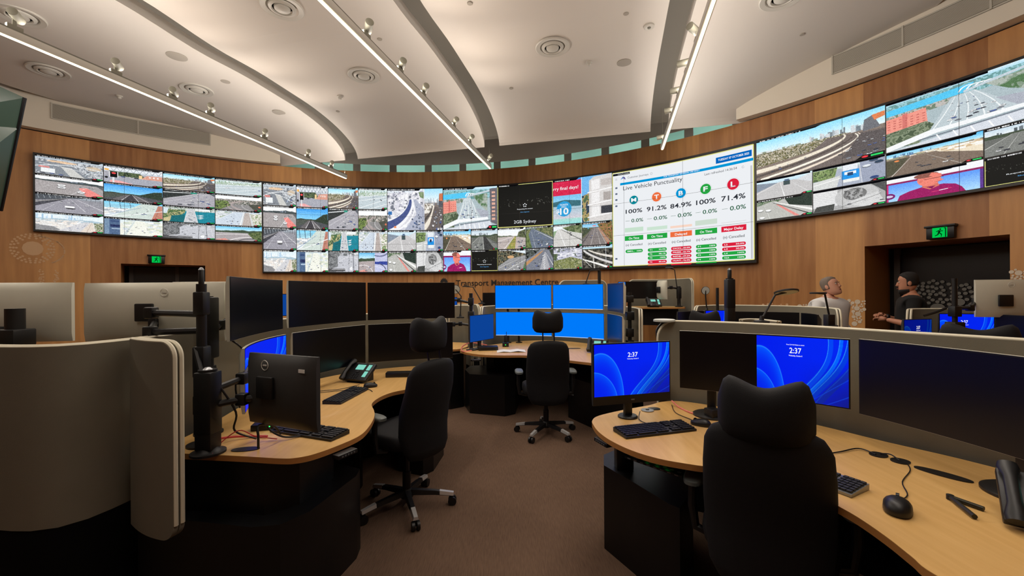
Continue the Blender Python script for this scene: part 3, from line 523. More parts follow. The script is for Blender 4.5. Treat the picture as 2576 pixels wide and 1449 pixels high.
        I.fill((200, 200, 208)); I.grad((215, 228, 240), (205, 212, 222), 0, .1); I.city([(0, .05), (.95, .05), (.95, .5), (0, .85)], [(240, 240, 244), (150, 150, 165), (205, 205, 216), (96, 100, 112), (226, 226, 232)], 420, .03); I.mottle([(.84, .08), (.98, .08), (.98, .24), (.88, .2)], [(96, 120, 80), (120, 140, 100)], 14); I.curve([(0, .9), (.4, .78), (.62, .5), (.62, .28)], .11, (54, 66, 116), .03); I.curve([(0, .78), (.4, .66), (.55, .45), (.58, .26)], .014, (240, 240, 246), .006).curve([(0, 1.05), (.5, .86), (.72, .5), (.66, .26)], .045, (236, 236, 244), .012); I.curve([(.25, 1.05), (.62, .85), (.82, .55), (.68, .24)], .03, (190, 192, 206), .01); I.poly([(.7, .25), (.76, .25), (1, .5), (1, 1), (.45, 1), (.78, .62)], (152, 158, 178)); I.curve([(.2, 1.02), (.66, .85), (.8, .55), (.68, .25)], .02, (242, 242, 248), .008); I.cars(.72, .8, .3, .6, 1, .98, 26, .04, cols=((50, 84, 150), (225, 230, 240), (44, 56, 84), (96, 110, 140))); I.ell(.46, .9, .06, .035, (240, 244, 248)).rect(.17, .9, .23, .95, (226, 120, 70)).rect(.02, .55, .12, .63, (36, 92, 160))
    elif K == 'slice':
        I.fill((104, 94, 88)); I.grad((140, 205, 246), (230, 238, 246), 0, .34); I.skyline(.38, .16, [(120, 128, 140), (150, 158, 166), (90, 96, 104)], 26, 0, .8); I.poly([(.8, .15), (1, .1), (1, .45), (.78, .45)], (66, 68, 74)).rect(.82, .12, 1, .3, (190, 96, 60)); I.mottle([(0, .36), (.5, .36), (.3, .6), (0, .6)], [(190, 180, 170), (120, 112, 100), (220, 215, 205)], 18); I.curve([(-.1, 1), (.5, .7), (.5, .42)], .06, (222, 212, 196), .02).curve([(-.1, .8), (.4, .6), (.42, .42)], .03, (60, 56, 54), .01); I.poly([(.55, .42), (1, .5), (1, 1), (.2, 1)], (84, 76, 74)); I.cars(.6, .95, .45, .4, 1, .98, 30, .07)
    elif K == 'opera':
        I.fill((150, 168, 174)); I.grad((200, 224, 240), (120, 190, 216), 0, .1); I.mottle([(0, .06), (1, .06), (1, .26), (0, .3)], [(100, 150, 150), (130, 180, 190), (84, 130, 130)], 18); I.poly([(0, .16), (.5, .1), (.46, .24), (0, .3)], (64, 180, 232)); I.mottle([(0, .28), (.45, .24), (.42, .34), (0, .42)], [(120, 130, 120), (170, 165, 160), (90, 110, 90)], 18)
        for k in range(4): I.curve([(.42 + k * .04, .2), (.44 + k * .04, .1), (.5 + k * .04, .14 + .02 * k)], .012, (244, 248, 250), .004)
        I.poly([(0, .34), (.24, .3), (.25, .6), (0, .66)], (226, 128, 112)); I.poly([(.1, .3), (.13, .3), (.13, .6), (.1, .62)], (196, 96, 88)); [I.rect(.01 + i * .035, .38 + j * .05, .025 + i * .035, .4 + j * .05, (180, 84, 76)) for i in range(7) for j in range(4)]; I.mottle([(0, .62), (.24, .56), (.3, .68), (.2, .95), (0, .95)], [(78, 92, 68), (110, 122, 96), (56, 70, 50)], 16); I.poly([(.38, .26), (.5, .24), (.72, .74), (.26, .76)], (170, 184, 190)); [I.curve([(.4 + k * .025, .26), (.36 + k * .06, .5), (.28 + k * .09, .76)], .004, (226, 234, 236), .01) for k in range(5)]; I.mottle([(.55, .2), (.82, .15), (.82, .6), (.66, .4)], [(64, 96, 60), (110, 130, 110), (150, 160, 150)], 14); I.poly([(.6, .5), (.84, .58), (.84, .74), (.7, .72)], (150, 155, 168)); I.curve([(.45, .22), (.6, .16), (.85, .1)], .02, (176, 190, 200)); I.poly([(.86, .05), (1, .04), (1, .92), (.88, .85)], (84, 80, 86)); [I.rect(.9, .12 + j * .09, .96, .17 + j * .09, (205, 150, 130)) for j in range(8)]
        I.poly([(0, .9), (.25, .76), (.82, .72), (.84, .78), (.3, .84), (0, 1)], (232, 236, 240)); I.poly([(.2, .95), (.5, .86), (.86, .82), (.92, .95), (.6, 1.01), (0, 1.01)], (196, 202, 212)); I.line((.2, .9), (.86, .8), .012, (96, 104, 116)); [I.line((.3 + k * .09, .88), (.32 + k * .09, .98), .01, (244, 246, 250)) for k in range(6)]; I.cars(.4, .5, .3, .3, .7, .74, 30, .025)
    elif K == 'tvad':
        I.fill((120, 180, 220)); I.grad((40, 120, 200), (120, 190, 230), 0, .5); I.grad((120, 170, 190), (196, 186, 196), .5, .92); I.grad((150, 200, 190), (120, 200, 200), .88, 1); I.poly([(0, .5), (.2, .46), (.48, .5), (.48, .62), (0, .6)], (40, 84, 96)); I.rect(0, .04, .5, .36, (196, 24, 56)).rect(.485, 0, .495, 1, (225, 235, 245)); I.ell(.19, .66, .13, .17, (24, 132, 196))
        I.poly([(.495, 0), (1, 0), (1, 1), (.495, 1)], (90, 160, 220)); I.mottle([(.5, .42), (.64, .36), (.64, .98), (.5, 1)], [(60, 84, 56), (150, 130, 80), (30, 44, 60)], 12); I.poly([(.62, .1), (.7, .02), (1, .0), (1, 1), (.62, 1)], (196, 192, 190)); [I.poly([(.66, .1 + k * .28), (.8, .08 + k * .28), (.8, .3 + k * .28), (.66, .32 + k * .28)], (222, 220, 220)) or [I.rect(.68 + j * .022, .13 + k * .28, .688 + j * .022, .28 + k * .28, (120, 116, 120)) for j in range(5)] for k in range(3)]; [I.line((.6, .36 + k * .27), (1, .3 + k * .27), .012, (238, 236, 236)) for k in range(3)]; I.rect(.82, .1, 1, .24, (176, 168, 164)).rect(.82, .68, 1, .84, (40, 42, 48)).rect(.86, .38, .98, .56, (150, 142, 138))
    if K == 'dash': I.fill((235, 238, 242))
    return I
def hash_(k): return sum((i + 3) * ord(c) for i, c in enumerate(k)) % 9973

def grid_screen(name, img, posf, parent, smooth_=True, m='video'):
    h, w = img.shape[:2]
    u = np.linspace(0, 1, w); v = np.linspace(0, 1, h)
    co_ = np.zeros((h, w, 3))
    for j in range(w):
        a = posf(u[j], 0.0); b = posf(u[j], 1.0); a = np.array(a); b = np.array(b)
        co_[:, j, :] = a[None, :] * (1 - v[:, None]) + b[None, :] * v[:, None]
    idx = np.arange(h * w).reshape(h, w)
    q = np.stack([idx[:-1, :-1], idx[1:, :-1], idx[1:, 1:], idx[:-1, 1:]], -1).reshape(-1, 4)
    me = bpy.data.meshes.new(name); me.vertices.add(h * w); me.vertices.foreach_set('co', co_.reshape(-1))
    me.loops.add(q.size); me.loops.foreach_set('vertex_index', q.reshape(-1)); me.polygons.add(len(q))
    me.polygons.foreach_set('loop_start', np.arange(len(q)) * 4); me.polygons.foreach_set('loop_total', np.full(len(q), 4))
    me.update(); me.validate()
    at_ = me.color_attributes.new('Col', 'FLOAT_COLOR', 'POINT')
    if name == 'camera_feed':
        rr = np.random.RandomState(h * 7 + w); nz = rr.normal(0, 1, (h, w, 1)) * 9 + np.repeat(np.repeat(rr.normal(0, 1, (h // 2 + 1, w // 2 + 1, 1)), 2, 0), 2, 1)[:h, :w] * 7
        dk = (img.mean(-1, keepdims=True) > 34); img = np.where(dk, 270 * np.clip(img / 255, 0, 1) ** .80 + nz, img)
    c = np.ones((h * w, 4)); c[:, :3] = lin(np.clip(img, 0, 255)).reshape(-1, 3); at_.data.foreach_set('color', c.reshape(-1))
    me.materials.append(M[m])
    o = bpy.data.objects.new(name, me); C.objects.link(o)
    if parent is not None: o.parent = parent
    return o
def paint_bloom(w, h, asp, dim=1.0, shift=0.0):
    I = Img(w, h, asp, 5); I.fill((0, 24, 235))
    g = np.exp(-((I.U - .75) ** 2 + (I.V - .1) ** 2) / .5)[..., None]; I.a = I.a * (1 - .35 * g) + np.array((0, 60, 255)) * .35 * g
    X = I.U - shift
    def petal(cx, cy, rx, ry, c0, c1, edge):
        d = np.sqrt(((X - cx) / rx) ** 2 + ((I.V - cy) / ry) ** 2); t = np.clip((d - .35) / .65, 0, 1) ** 3; m = (d < 1)
        c = np.array(c0)[None, None] * (1 - t[..., None]) + np.array(c1)[None, None] * t[..., None]
        I.a[m] = c[m]; e = np.exp(-((d - 1) / .012) ** 2)[..., None] * .8; I.a = I.a * (1 - e) + np.array(edge) * e
    petal(.08, 1.05, .30, .88, (0, 30, 240), (0, 92, 255), (50, 150, 255))
    petal(-.02, 1.15, .32, .62, (0, 34, 236), (0, 84, 250), (40, 140, 255))
    def ribbon(o, c, w0, al=.8, lc=(50, 160, 255)):
        P = lambda k: [(.44 + o * .9 + k + shift, 1.08), (.60 + o + k + shift, .66), (.92 + o * .8 + k + shift, .5), (.84 + o * 1.4 + k + shift, -.12)]
        I.curve(P(w0 * .5), w0, c, w0 * .8, al=al); I.curve(P(0), .004, lc, .005, al=.9)
    ribbon(.0, (0, 70, 245), .05); ribbon(.09, (0, 104, 255), .035); ribbon(.15, (0, 60, 225), .05); ribbon(.26, (10, 44, 190), .06, .7, (20, 90, 230))
    g = np.clip((X - .5) * 1.5, 0, 1) * np.clip((I.V - .35) * 1.5, 0, 1); I.a = I.a * (1 - .85 * g[..., None]) + np.array((24, 24, 84)) * .85 * g[..., None]
    for q0, q1 in (((.62, 1.02), (1.0, .58)), ((.8, 1.02), (1.02, .82))): I.curve([(q0[0] + shift, q0[1]), ((q0[0] + q1[0]) / 2 + shift, (q0[1] + q1[1]) / 2 + .03), (q1[0] + shift + .06, q1[1])], .004, (16, 70, 225), .006, al=.7)
    return I.a * dim
# ================================================================ THE ROOM
ZW = 4.55; ZC = 5.12; ZD = 2.17
tl0, tl1 = S(303, 690) / R0, S(515, 690) / R0
tr0, tr1 = S(2168, 700) / R0, S(2530, 700) / R0
def arc(t0, t1, step=math.radians(1.2)):
    n = max(1, int(math.ceil((t1 - t0) / step))); return [t0 + (t1 - t0) * i / n for i in range(n + 1)]
def band(t0, t1, z0, z1, r, mb, r1=None):
    ts = arc(t0, t1); mb.grid([[WR(t, r, z0) for t in ts], [WR(t, r if r1 is None else r1, z1) for t in ts]])
def add_uv(o):
    me = o.data; uv = me.uv_layers.new(name='UVMap')
    for l in me.loops:
        p = me.vertices[l.vertex_index].co
        uv.data[l.index].uv = (math.atan2(p.x - WC.x, p.y - WC.y) * RW + 30, p.z)
    return o
def struct(o, label=None): o['kind'] = 'structure'; return o

wm = MB()
for a, b in ((-PI, tl0), (tl1, tr0), (tr1, PI)): band(a, b, 0, ZD, RW, wm)
band(-PI, PI, ZD, ZW, RW, wm)
band(-PI, PI, ZW, ZW, RW, wm, RW + .14)      # ledge on top of the veneer
struct(add_uv(wm.build('wall_timber', 'wall')))
# jambs and soffits of the two openings (the opening is cut 0.9 m deep)
for nm, a, b in (('wall_recess_west', tl0, tl1), ('wall_recess_east', tr0, tr1)):
    j = MB()
    for t in (a, b): j.grid([[WR(t, RW, 0), WR(t, RW + .9, 0)], [WR(t, RW, ZD), WR(t, RW + .9, ZD)]])
    ts = arc(a, b); j.grid([[WR(t, RW, ZD) for t in ts], [WR(t, RW + .9, ZD) for t in ts]])
    struct(add_uv(j.build(nm, 'wall')))
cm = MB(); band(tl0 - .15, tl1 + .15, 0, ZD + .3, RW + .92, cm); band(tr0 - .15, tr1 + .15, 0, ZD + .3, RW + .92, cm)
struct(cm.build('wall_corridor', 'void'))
# door leaves in the openings
def door(nm, a, b, split, label):
    e = bpy.data.objects.new(nm, None); C.objects.link(e); e['kind'] = 'structure'
    mb = MB(); mb.grid([[WR(t, RW + .86, 0.01) for t in arc(a + .01, b - .01)], [WR(t, RW + .86, ZD - .02) for t in arc(a + .01, b - .01)]])
    mb.build('door_leaf', mat('near black door glass', (14, 13, 16), 0.25, noise=.1), e)
    fm = MB()
    for t in split: fm.box(WR(t, RW + .83, ZD / 2), (.07, .05, ZD - .02), rz=-t)
    fm.build('door_frame', mat('bronze door frame', (74, 66, 60), 0.5), e)
    return e
door('door_1', tl0, tl1, [tl0 + .012, S(434) / R0, tl1 - .012], '')
door('door_2', tr0, tr1, [tr0 + .012, tr1 - .012], '')
# clerestory above the timber in the middle, plaster fascia over the rest
th = math.radians(34.5); tc0, tc1 = AX - th, AX + th
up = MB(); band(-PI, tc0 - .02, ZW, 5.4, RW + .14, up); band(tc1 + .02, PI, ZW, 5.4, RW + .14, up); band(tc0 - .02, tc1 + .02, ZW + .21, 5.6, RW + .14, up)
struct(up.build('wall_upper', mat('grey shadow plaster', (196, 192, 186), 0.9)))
wins = []; nwin = 12; dth = (tc1 - tc0) / nwin
pm = MB(); gm = []
for i in range(nwin):
    a = tc0 + dth * i; pm_a = a + dth * .80
    g = MB(); band(a, pm_a, ZW, ZW + .21, RW + .15, g); gm.append(g)
    pm.grid([[WR(t, RW + .139, ZW) for t in arc(pm_a, a + dth)], [WR(t, RW + .139, ZW + .21) for t in arc(pm_a, a + dth)]])
struct(pm.build('trim_1', mat('window pier paint', (150, 147, 140), 0.8)))
glass = mat('pale tinted glass', (205, 225, 218), 0.02); glass.node_tree.nodes['Principled BSDF'].inputs['Transmission Weight'].default_value = 1.0
glass.node_tree.nodes['Principled BSDF'].inputs['IOR'].default_value = 1.02
for i, g in enumerate(gm):
    o = struct(g.build('window_%d' % (i + 1), glass))
# gallery behind the clerestory, with its own lit ceiling strip
gal = MB(); band(tc0 - .05, tc1 + .05, 4.3, 5.6, RW + 1.6, gal); gal.grid([[WR(t, RW + .16, 5.5) for t in arc(tc0, tc1)], [WR(t, RW + 1.6, 5.5) for t in arc(tc0, tc1)]])
gal.grid([[WR(t, RW + .16, 4.35) for t in arc(tc0, tc1)], [WR(t, RW + 1.6, 4.35) for t in arc(tc0, tc1)]])
struct(gal.build('wall_gallery', mat('pale gallery paint', (176, 196, 190), 0.8)))
gl = MB()
for i in range(6):
    t = tc0 + (tc1 - tc0) * (i + .5) / 6; gl.box(WR(t, RW + .9, 5.46), (1.2, .18, .03), rz=-t)
gl = gl.build('ceiling_gallery_lights', 'tower', kind='structure')
# fascia + shadow gap
fa = MB()
for a, b in ((-PI, tc0), (tc1, PI)):
    band(a, b, ZW + .02, ZC + .06, RW - .16, fa); ts = arc(a, b)
    fa.grid([[WR(t, RW - .16, ZW + .02) for t in ts], [WR(t, RW + .02, ZW + .02) for t in ts]])
struct(fa.build('wall_fascia', 'fascia'))
# ceiling shells between recessed slots
def zc(v):
    w = 0.022 * math.sin(2 * PI * (v + .4) / 1.9) * min(1, max(0, (6.6 - v) / 1.5))
    if v < 6.3: return ZC + w
    t = min(1, (v - 6.3) / 1.95); return ZC - .57 * (1 - math.sqrt(max(0, 1 - t * t))) + w
slots = [-10.1, -5.72, -2.42, .86, 4.15]; hw = .16; dep = .15
uc, vc = -2.69, 1.10
vs_ = [-8 + .25 * i for i in range(56)]; vs_ = [v for v in vs_ if v < 6.2] + [6.3 + 1.95 * math.sin(PI / 2 * i / 16) for i in range(17)]
ceil = MB(); sl = MB(); lip = MB()
edges = [-12.0] + sum([[s - hw, s + hw] for s in slots], []) + [6.6]
for i in range(0, len(edges), 2):
    a, b = edges[i], edges[i + 1]; n = max(2, int((b - a) / .3)); us = [a + (b - a) * k / n for k in range(n + 1)]
    for p in range(len(vs_) - 1):
        for q in range(n):
            um, vm = (us[q] + us[q + 1]) / 2, (vs_[p] + vs_[p + 1]) / 2
            if math.hypot(um - uc, vm - vc) > 8.95: continue
            ceil.add([room(u, v, zc(v)) for u, v in ((us[q], vs_[p]), (us[q + 1], vs_[p]), (us[q + 1], vs_[p + 1]), (us[q], vs_[p + 1]))], [(0, 1, 2, 3)])
    P = [[room(u, 8.25, z) for u in us] for z in (zc(8.25), zc(8.25) + .9)]
    ceil.grid(P)
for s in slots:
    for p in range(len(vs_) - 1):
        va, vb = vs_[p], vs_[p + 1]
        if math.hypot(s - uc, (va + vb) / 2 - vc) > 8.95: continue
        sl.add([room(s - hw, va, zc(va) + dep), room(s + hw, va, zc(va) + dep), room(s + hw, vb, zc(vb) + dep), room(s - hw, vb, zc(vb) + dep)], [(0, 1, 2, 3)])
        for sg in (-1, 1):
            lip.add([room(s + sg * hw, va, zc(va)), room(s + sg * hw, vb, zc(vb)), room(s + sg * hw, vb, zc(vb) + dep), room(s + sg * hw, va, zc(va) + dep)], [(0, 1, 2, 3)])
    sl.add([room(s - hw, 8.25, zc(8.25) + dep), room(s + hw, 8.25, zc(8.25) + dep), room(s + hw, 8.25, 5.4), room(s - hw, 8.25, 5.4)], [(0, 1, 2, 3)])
def weld(o, d=1e-4):
    bm = bmesh.new(); bm.from_mesh(o.data); bmesh.ops.remove_doubles(bm, verts=bm.verts, dist=d); bm.to_mesh(o.data); bm.free(); o.data.shade_smooth(); o.data.set_sharp_from_angle(angle=math.radians(40)); return o
ce = struct(weld(ceil.build('ceiling', 'plaster')))
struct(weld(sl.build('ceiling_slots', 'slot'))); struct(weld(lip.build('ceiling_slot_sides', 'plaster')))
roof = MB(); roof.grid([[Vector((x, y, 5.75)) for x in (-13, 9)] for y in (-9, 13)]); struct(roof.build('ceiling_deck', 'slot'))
fl = MB(); fl.grid([[Vector((x, y, 0)) for x in (-13, 9)] for y in (-9, 13)]); struct(fl.build('floor', 'carpet'))
# low baseboard around the timber wall
bb = MB()
for a, b in ((-PI, tl0), (tl1, tr0), (tr1, PI)): band(a, b, 0, .12, RW - .012, bb)
struct(bb.build('baseboard_round', 'blackmat'))

def on_ceiling(x, y):
    z = ZC
    for _ in range(12):
        p = on(x, y, z); v = p.x * SA + p.y * CA; z = .5 * z + .5 * zc(v)
    return on(x, y, z)
# round ceiling diffusers
def diffuser(x, y, label, R=.25):
    p = on_ceiling(x, y); t = thing('ceiling_air_diffuser', label, 'air vent', p, group='round ceiling air diffusers')
    MB().lathe([(R, 0), (R, -.012), (R * .96, -.02), (R * .74, -.012), (R * .70, .0)], 48).build('rim', 'white', t)
    MB().lathe([(R * .70, .02), (R * .70, -.004), (.01, -.004)], 40).build('dark_throat', 'grilledark', t)
    MB().lathe([(R * .64, -.006), (R * .62, -.022), (R * .50, -.034), (R * .46, -.026), (R * .46, -.006)], 48).build('outer_cone', 'white', t)
    MB().lathe([(R * .38, -.006), (R * .36, -.03), (R * .2, -.046), (.005, -.05)], 40).build('inner_cone', 'white', t)
diffuser(710, 18, 'round white ceiling diffuser at the top edge beside the middle light bar')
diffuser(915, 190, 'round white ceiling diffuser between the curved slot and the middle light bar')
diffuser(1390, 118, 'round white ceiling diffuser alone in the broad central ceiling shell')
diffuser(495, 225, 'small looking round ceiling diffuser beside the long light bar spotlights')
diffuser(122, 178, 'round ceiling diffuser below the long light bar near the side grille')
diffuser(48, 38, 'round ceiling diffuser in the corner above the long light bar')
diffuser(1968, -8, 'round ceiling diffuser cut by the top edge beyond the short light bar')
def disc(name, x, y, r, h, label, cat, m='white', grp=None):
    p = on_ceiling(x, y); o = MB().lathe([(r, .005), (r, -h * .6), (r * .85, -h), (.004, -h)], 28).build(name, m); o.location = p; tag(o, label, cat, grp); return o
spk = mat('perforated speaker cover', (176, 170, 160), .8)
for x, y, r, l in ((1570, 158, .11, 'flat round grey ceiling speaker in the central ceiling shell'), (445, 142, .13, 'flat round ceiling speaker above the long light bar'), (702, 283, .12, 'flat round ceiling speaker near the end of the long light bar'), (567, 205, .07, 'small flat round cover plate between two ceiling speakers')):
    disc('ceiling_speaker', x, y, r, .008, l, 'speaker', spk)
def detector(x, y, label):
    t = thing('smoke_detector', label, 'smoke detector', on_ceiling(x, y), group='ceiling smoke detectors')
    MB().lathe([(.05, .005), (.05, -.015), (.04, -.022), (.004, -.022)], 24).build('base', 'white', t)
    MB().lathe([(.03, -.02), (.03, -.05), (.02, -.06), (.004, -.06)], 20).build('sensor_cap', 'white', t)
detector(1482, 156, 'small white smoke detector beside the round speaker in the central shell')
detector(855, 242, 'small white smoke detector below the diffuser by the middle light bar')
detector(300, 241, 'small white smoke detector above the long fascia grille')
p = on_ceiling(1633, 65); t = thing('motion_sensor', 'white round ring shaped ceiling sensor near the short light bar', 'sensor', p)
MB().lathe([(.07, .005), (.07, -.02), (.055, -.03), (.04, -.024), (.004, -.024)], 28).build('housing', 'white', t); MB().lathe([(.025, -.02), (.02, -.034), (.004, -.036)], 20).build('lens_cap', 'greymetal', t)
for i, (x, y, l) in enumerate(((1286, 222, 'tiny concealed sprinkler plate in the middle of the central shell'), (1575, 34, 'tiny concealed sprinkler plate near the ring sensor'), (1182, 8, 'tiny concealed sprinkler plate at the top edge of the central shell'), (955, 98, 'tiny concealed sprinkler plate beside the middle light bar spotlight'), (850, 280, 'tiny concealed sprinkler plate below a smoke detector'), (2018, 86, 'tiny concealed sprinkler plate on the shell beyond the short light bar'))):
    disc('sprinkler_plate', x, y, .035, .01, l, 'sprinkler', spk, 'concealed sprinkler plates')

# fascia grilles (on the curved fascia)
def grille(x0, x1, zlo, zhi, label, n, rr=RW - .175):
    a, b = hit(x0, 300, rr)[0] / R0, hit(x1, 250, rr)[0] / R0
    t = thing('supply_air_grille', label, 'air vent', (0, 0, 0))
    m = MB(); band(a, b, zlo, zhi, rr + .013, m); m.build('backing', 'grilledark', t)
    f = MB(); ts = arc(a, b)
    for z0, z1 in ((zlo, zlo + .02), (zhi - .02, zhi)): f.grid([[WR(q, rr, z0) for q in ts], [WR(q, rr, z1) for q in ts]])
    f.build('frame', 'grille', t)
    sm = MB()
    for k in range(n):
        z = zlo + .025 + (zhi - zlo - .05) * (k + .15) / n; h = (zhi - zlo - .05) / n * .55
        sm.grid([[WR(q, rr, z) for q in ts], [WR(q, rr - .006, z + h) for q in ts]])
    sm.build('slats', 'grille', t, kind='stuff')
    mu = MB()
    nm = int((b - a) * R0 / .8)
    for k in range(nm + 1):
        q = a + (b - a) * k / nm; mu.box(WR(q, rr - .004, (zlo + zhi) / 2), (.02, .012, zhi - zlo), rz=-q)
    mu.build('mullions', 'grille', t)
    return t
zl = hit(300, 330, RW - .175)[1]; zh = hit(300, 293, RW - .175)[1]
grille(130, 528, zl, zh, 'long grey linear air grille on the fascia above the stretched camera feeds', 18)
zl2 = hit(2095, 187, RW - .175)[1]; zh2 = hit(2095, 140, RW - .175)[1]
grille(2095, 2790, zl2, zh2, 'long slatted air grille on the fascia above the largest camera image', 18)

# pendant light bars, with their lamps
def pendant(u, v1, v0, label, z=4.10):
    L = v1 - v0; t = thing('linear_pendant_light', label, 'ceiling light', room(u, (v0 + v1) / 2, z), -AX, 'linear pendant light bars')
    MB().box((0, 0, .05), (.06, L, .075), bev=.004).build('body', 'white', t)
    MB().box((0, 0, .0085), (.028, L - .01, .012)).build('led_strip', 'ledled', t)
    MB().box((0, 0, .095), (.045, L, .02)).build('track', 'greymetal', t)
    k = 0
    for yy in (L / 2 - .05, -L / 2 + .3):
        zz = zc((v0 + v1) / 2 + yy) - z
        MB().cyl((0, yy, .09), (0, yy, zz), .0018, 6).build('suspension_cable', 'greymetal', t); k += 1
    for nm, up_, pw, sz, tau in (('up', True, 44 * (2.0 if u < -5 else 1), .05, -.95), ('up', True, 44 * (2.0 if u > 0 else 1), .05, .95), ('down', False, 120, .05, 0)):
        ld = bpy.data.lights.new('bar_lamp', 'AREA'); ld.shape = 'RECTANGLE'; ld.size = sz; ld.size_y = L; ld.energy = pw * L / 10; ld.color = (1, .90, .80)
        lo = bpy.data.objects.new('bar_lamp', ld); C.objects.link(lo); lo.location = room(u, (v0 + v1) / 2, z + (.12 if up_ else -.004)); lo.rotation_euler = (PI if up_ else 0, 0, AX if up_ else -AX)
        if up_: lo.rotation_euler = (PI, tau, -AX)
        lo.parent = None; lo['kind'] = 'helper'
pendant(-5.81, 8.18, -.3, 'longest glowing linear light bar running down towards the stretched camera feeds')
pendant(-2.475, 8.30, -.3, 'glowing linear light bar hanging over the middle of the room')
pendant(.88, 7.99, -.3, 'glowing linear light bar ending above the punctuality dashboard')

def spot(x, y, ubar, side, label, lit=True, aim=None, size=1.0):
    # the fitting sits on top of its bar: find v on the bar from the picture column
    a, b = unroll(x, y); k = a / F; v = ubar * (CA + k * SA) / (k * CA - SA)
    p = room(ubar, v, 4.2); p.z = 4.2065
    zz = H - b / F * p.y; zz = max(4.29, min(4.5, zz))
    t = thing('track_spotlight', label, 'spotlight', p, -AX, 'small white spotlights on the light bars')
    MB().box((0, 0, .0205), (.035, .12, .04), bev=.004).build('track_adapter', 'can', t)
    hz = zz - p.z
    MB().box((0, -.0, hz * .5), (.012, .03, hz)).build('stem', 'can', t)
    d = Vector(aim or (side * .62, -.72, .12)).normalized()
    q = Vector((0, 0, 1)).rotation_difference(d).to_matrix().to_4x4(); T = Matrix.Translation((side * .03, 0, hz)) @ q
    MB().lathe([(.028, -.09), (.040, -.07), (.042, .07), (.036, .072)], 24, T).build('can', 'can', t)
    MB().lathe([(.035, .060), (.035, .066), (.004, .066)], 20, T).build('lens', 'lens' if lit else 'grilledark', t)
    if lit:
        ld = bpy.data.lights.new('spot_lamp', 'SPOT'); ld.energy = 30; ld.spot_size = math.radians(105); ld.spot_blend = .9; ld.color = (1, .84, .70); ld.shadow_soft_size = .04
        lo = bpy.data.objects.new('spot_lamp', ld); C.objects.link(lo); lo['kind'] = 'helper'
        dw = Matrix.Rotation(-AX, 3, 'Z') @ Vector((d.x, d.y, .45)).normalized()
        lo.location = Vector(p) + Matrix.Rotation(-AX, 3, 'Z') @ (Vector((side * .03, 0, hz)) + d * .09)
        lo.rotation_euler = dw.to_track_quat('-Z', 'Y').to_euler()
for x, y, l in ((48, 42, 'lit spotlight on the longest light bar, in front of the corner diffuser'), (303, 163, 'lit spotlight on the longest light bar, next below the corner one'), (445, 233, 'lit spotlight on the longest light bar, beside a round diffuser'), (540, 271, 'lit spotlight on the longest light bar, just past the round diffuser'), (676, 334, 'lit spotlight on the longest light bar, below a flat ceiling speaker'), (785, 384, 'lit spotlight on the longest light bar, second from its far end')):
    spot(x - 12, y, -5.81, 1, l)
spot(832, 412, -5.81, 1, 'unlit grey spotlight at the far end of the longest light bar', False)
for x, y, l in ((935, 68, 'lit spotlight on the middle light bar, nearest the camera'), (1020, 172, 'lit spotlight on the middle light bar, beside the curved ceiling slot'), (1078, 226, 'lit spotlight on the middle light bar, third along'), (1155, 305, 'lit spotlight on the middle light bar, halfway to its far end'), (1195, 350, 'lit spotlight on the middle light bar, second from its far end')):
    spot(x - 14, y, -2.475, 1, l)
spot(1229, 395, -2.475, 1, 'unlit grey spotlight at the far end of the middle light bar', False)
spot(1752, 72, .88, -1, 'lit spotlight on the short light bar, near the ring sensor')
for x, y, l in ((1726, 158, 'grey spotlight on the short light bar, seen from behind'), (1706, 232, 'grey spotlight halfway down the short light bar'), (1690, 292, 'grey spotlight low on the short light bar'), (1668, 346, 'grey spotlight at the far end of the short light bar')):
    spot(x, y, .88, -1, l, False, (-.9, .3, 0))

# tilted dark glass of the observation gallery at the far left
g = thing('observation_glass', 'tilted dark green glass panes of the viewing gallery at the wall end', 'window', (0, 0, 0))
d0 = 5.2
a, b, c_, d_, e_, f_ = at(-260, 100, d0 - .9), at(62, 246, d0), at(46, 322, d0 + .02), at(-260, 300, d0 - .9), at(2, 530, d0 + .25), at(-260, 560, d0 - .9)
def slab(mb, q, th=.03):
    n = (q[1] - q[0]).cross(q[2] - q[0]).normalized() * th
    k = len(q); mb.add([*q, *[p + n for p in q]], [tuple(range(k))[::-1], tuple(range(k, 2 * k))] + [(i, (i + 1) % k, k + (i + 1) % k, k + i) for i in range(k)])
m = MB(); slab(m, [a, b, c_, d_]); m.build('upper_pane', 'glassgreen', g)
m = MB(); slab(m, [d_, c_, e_, f_]); m.build('lower_pane', 'glassgreen', g)
m = MB(); m.tube([b, c_, e_], .02, 6).build('edge_frame', 'dark_metal', g)

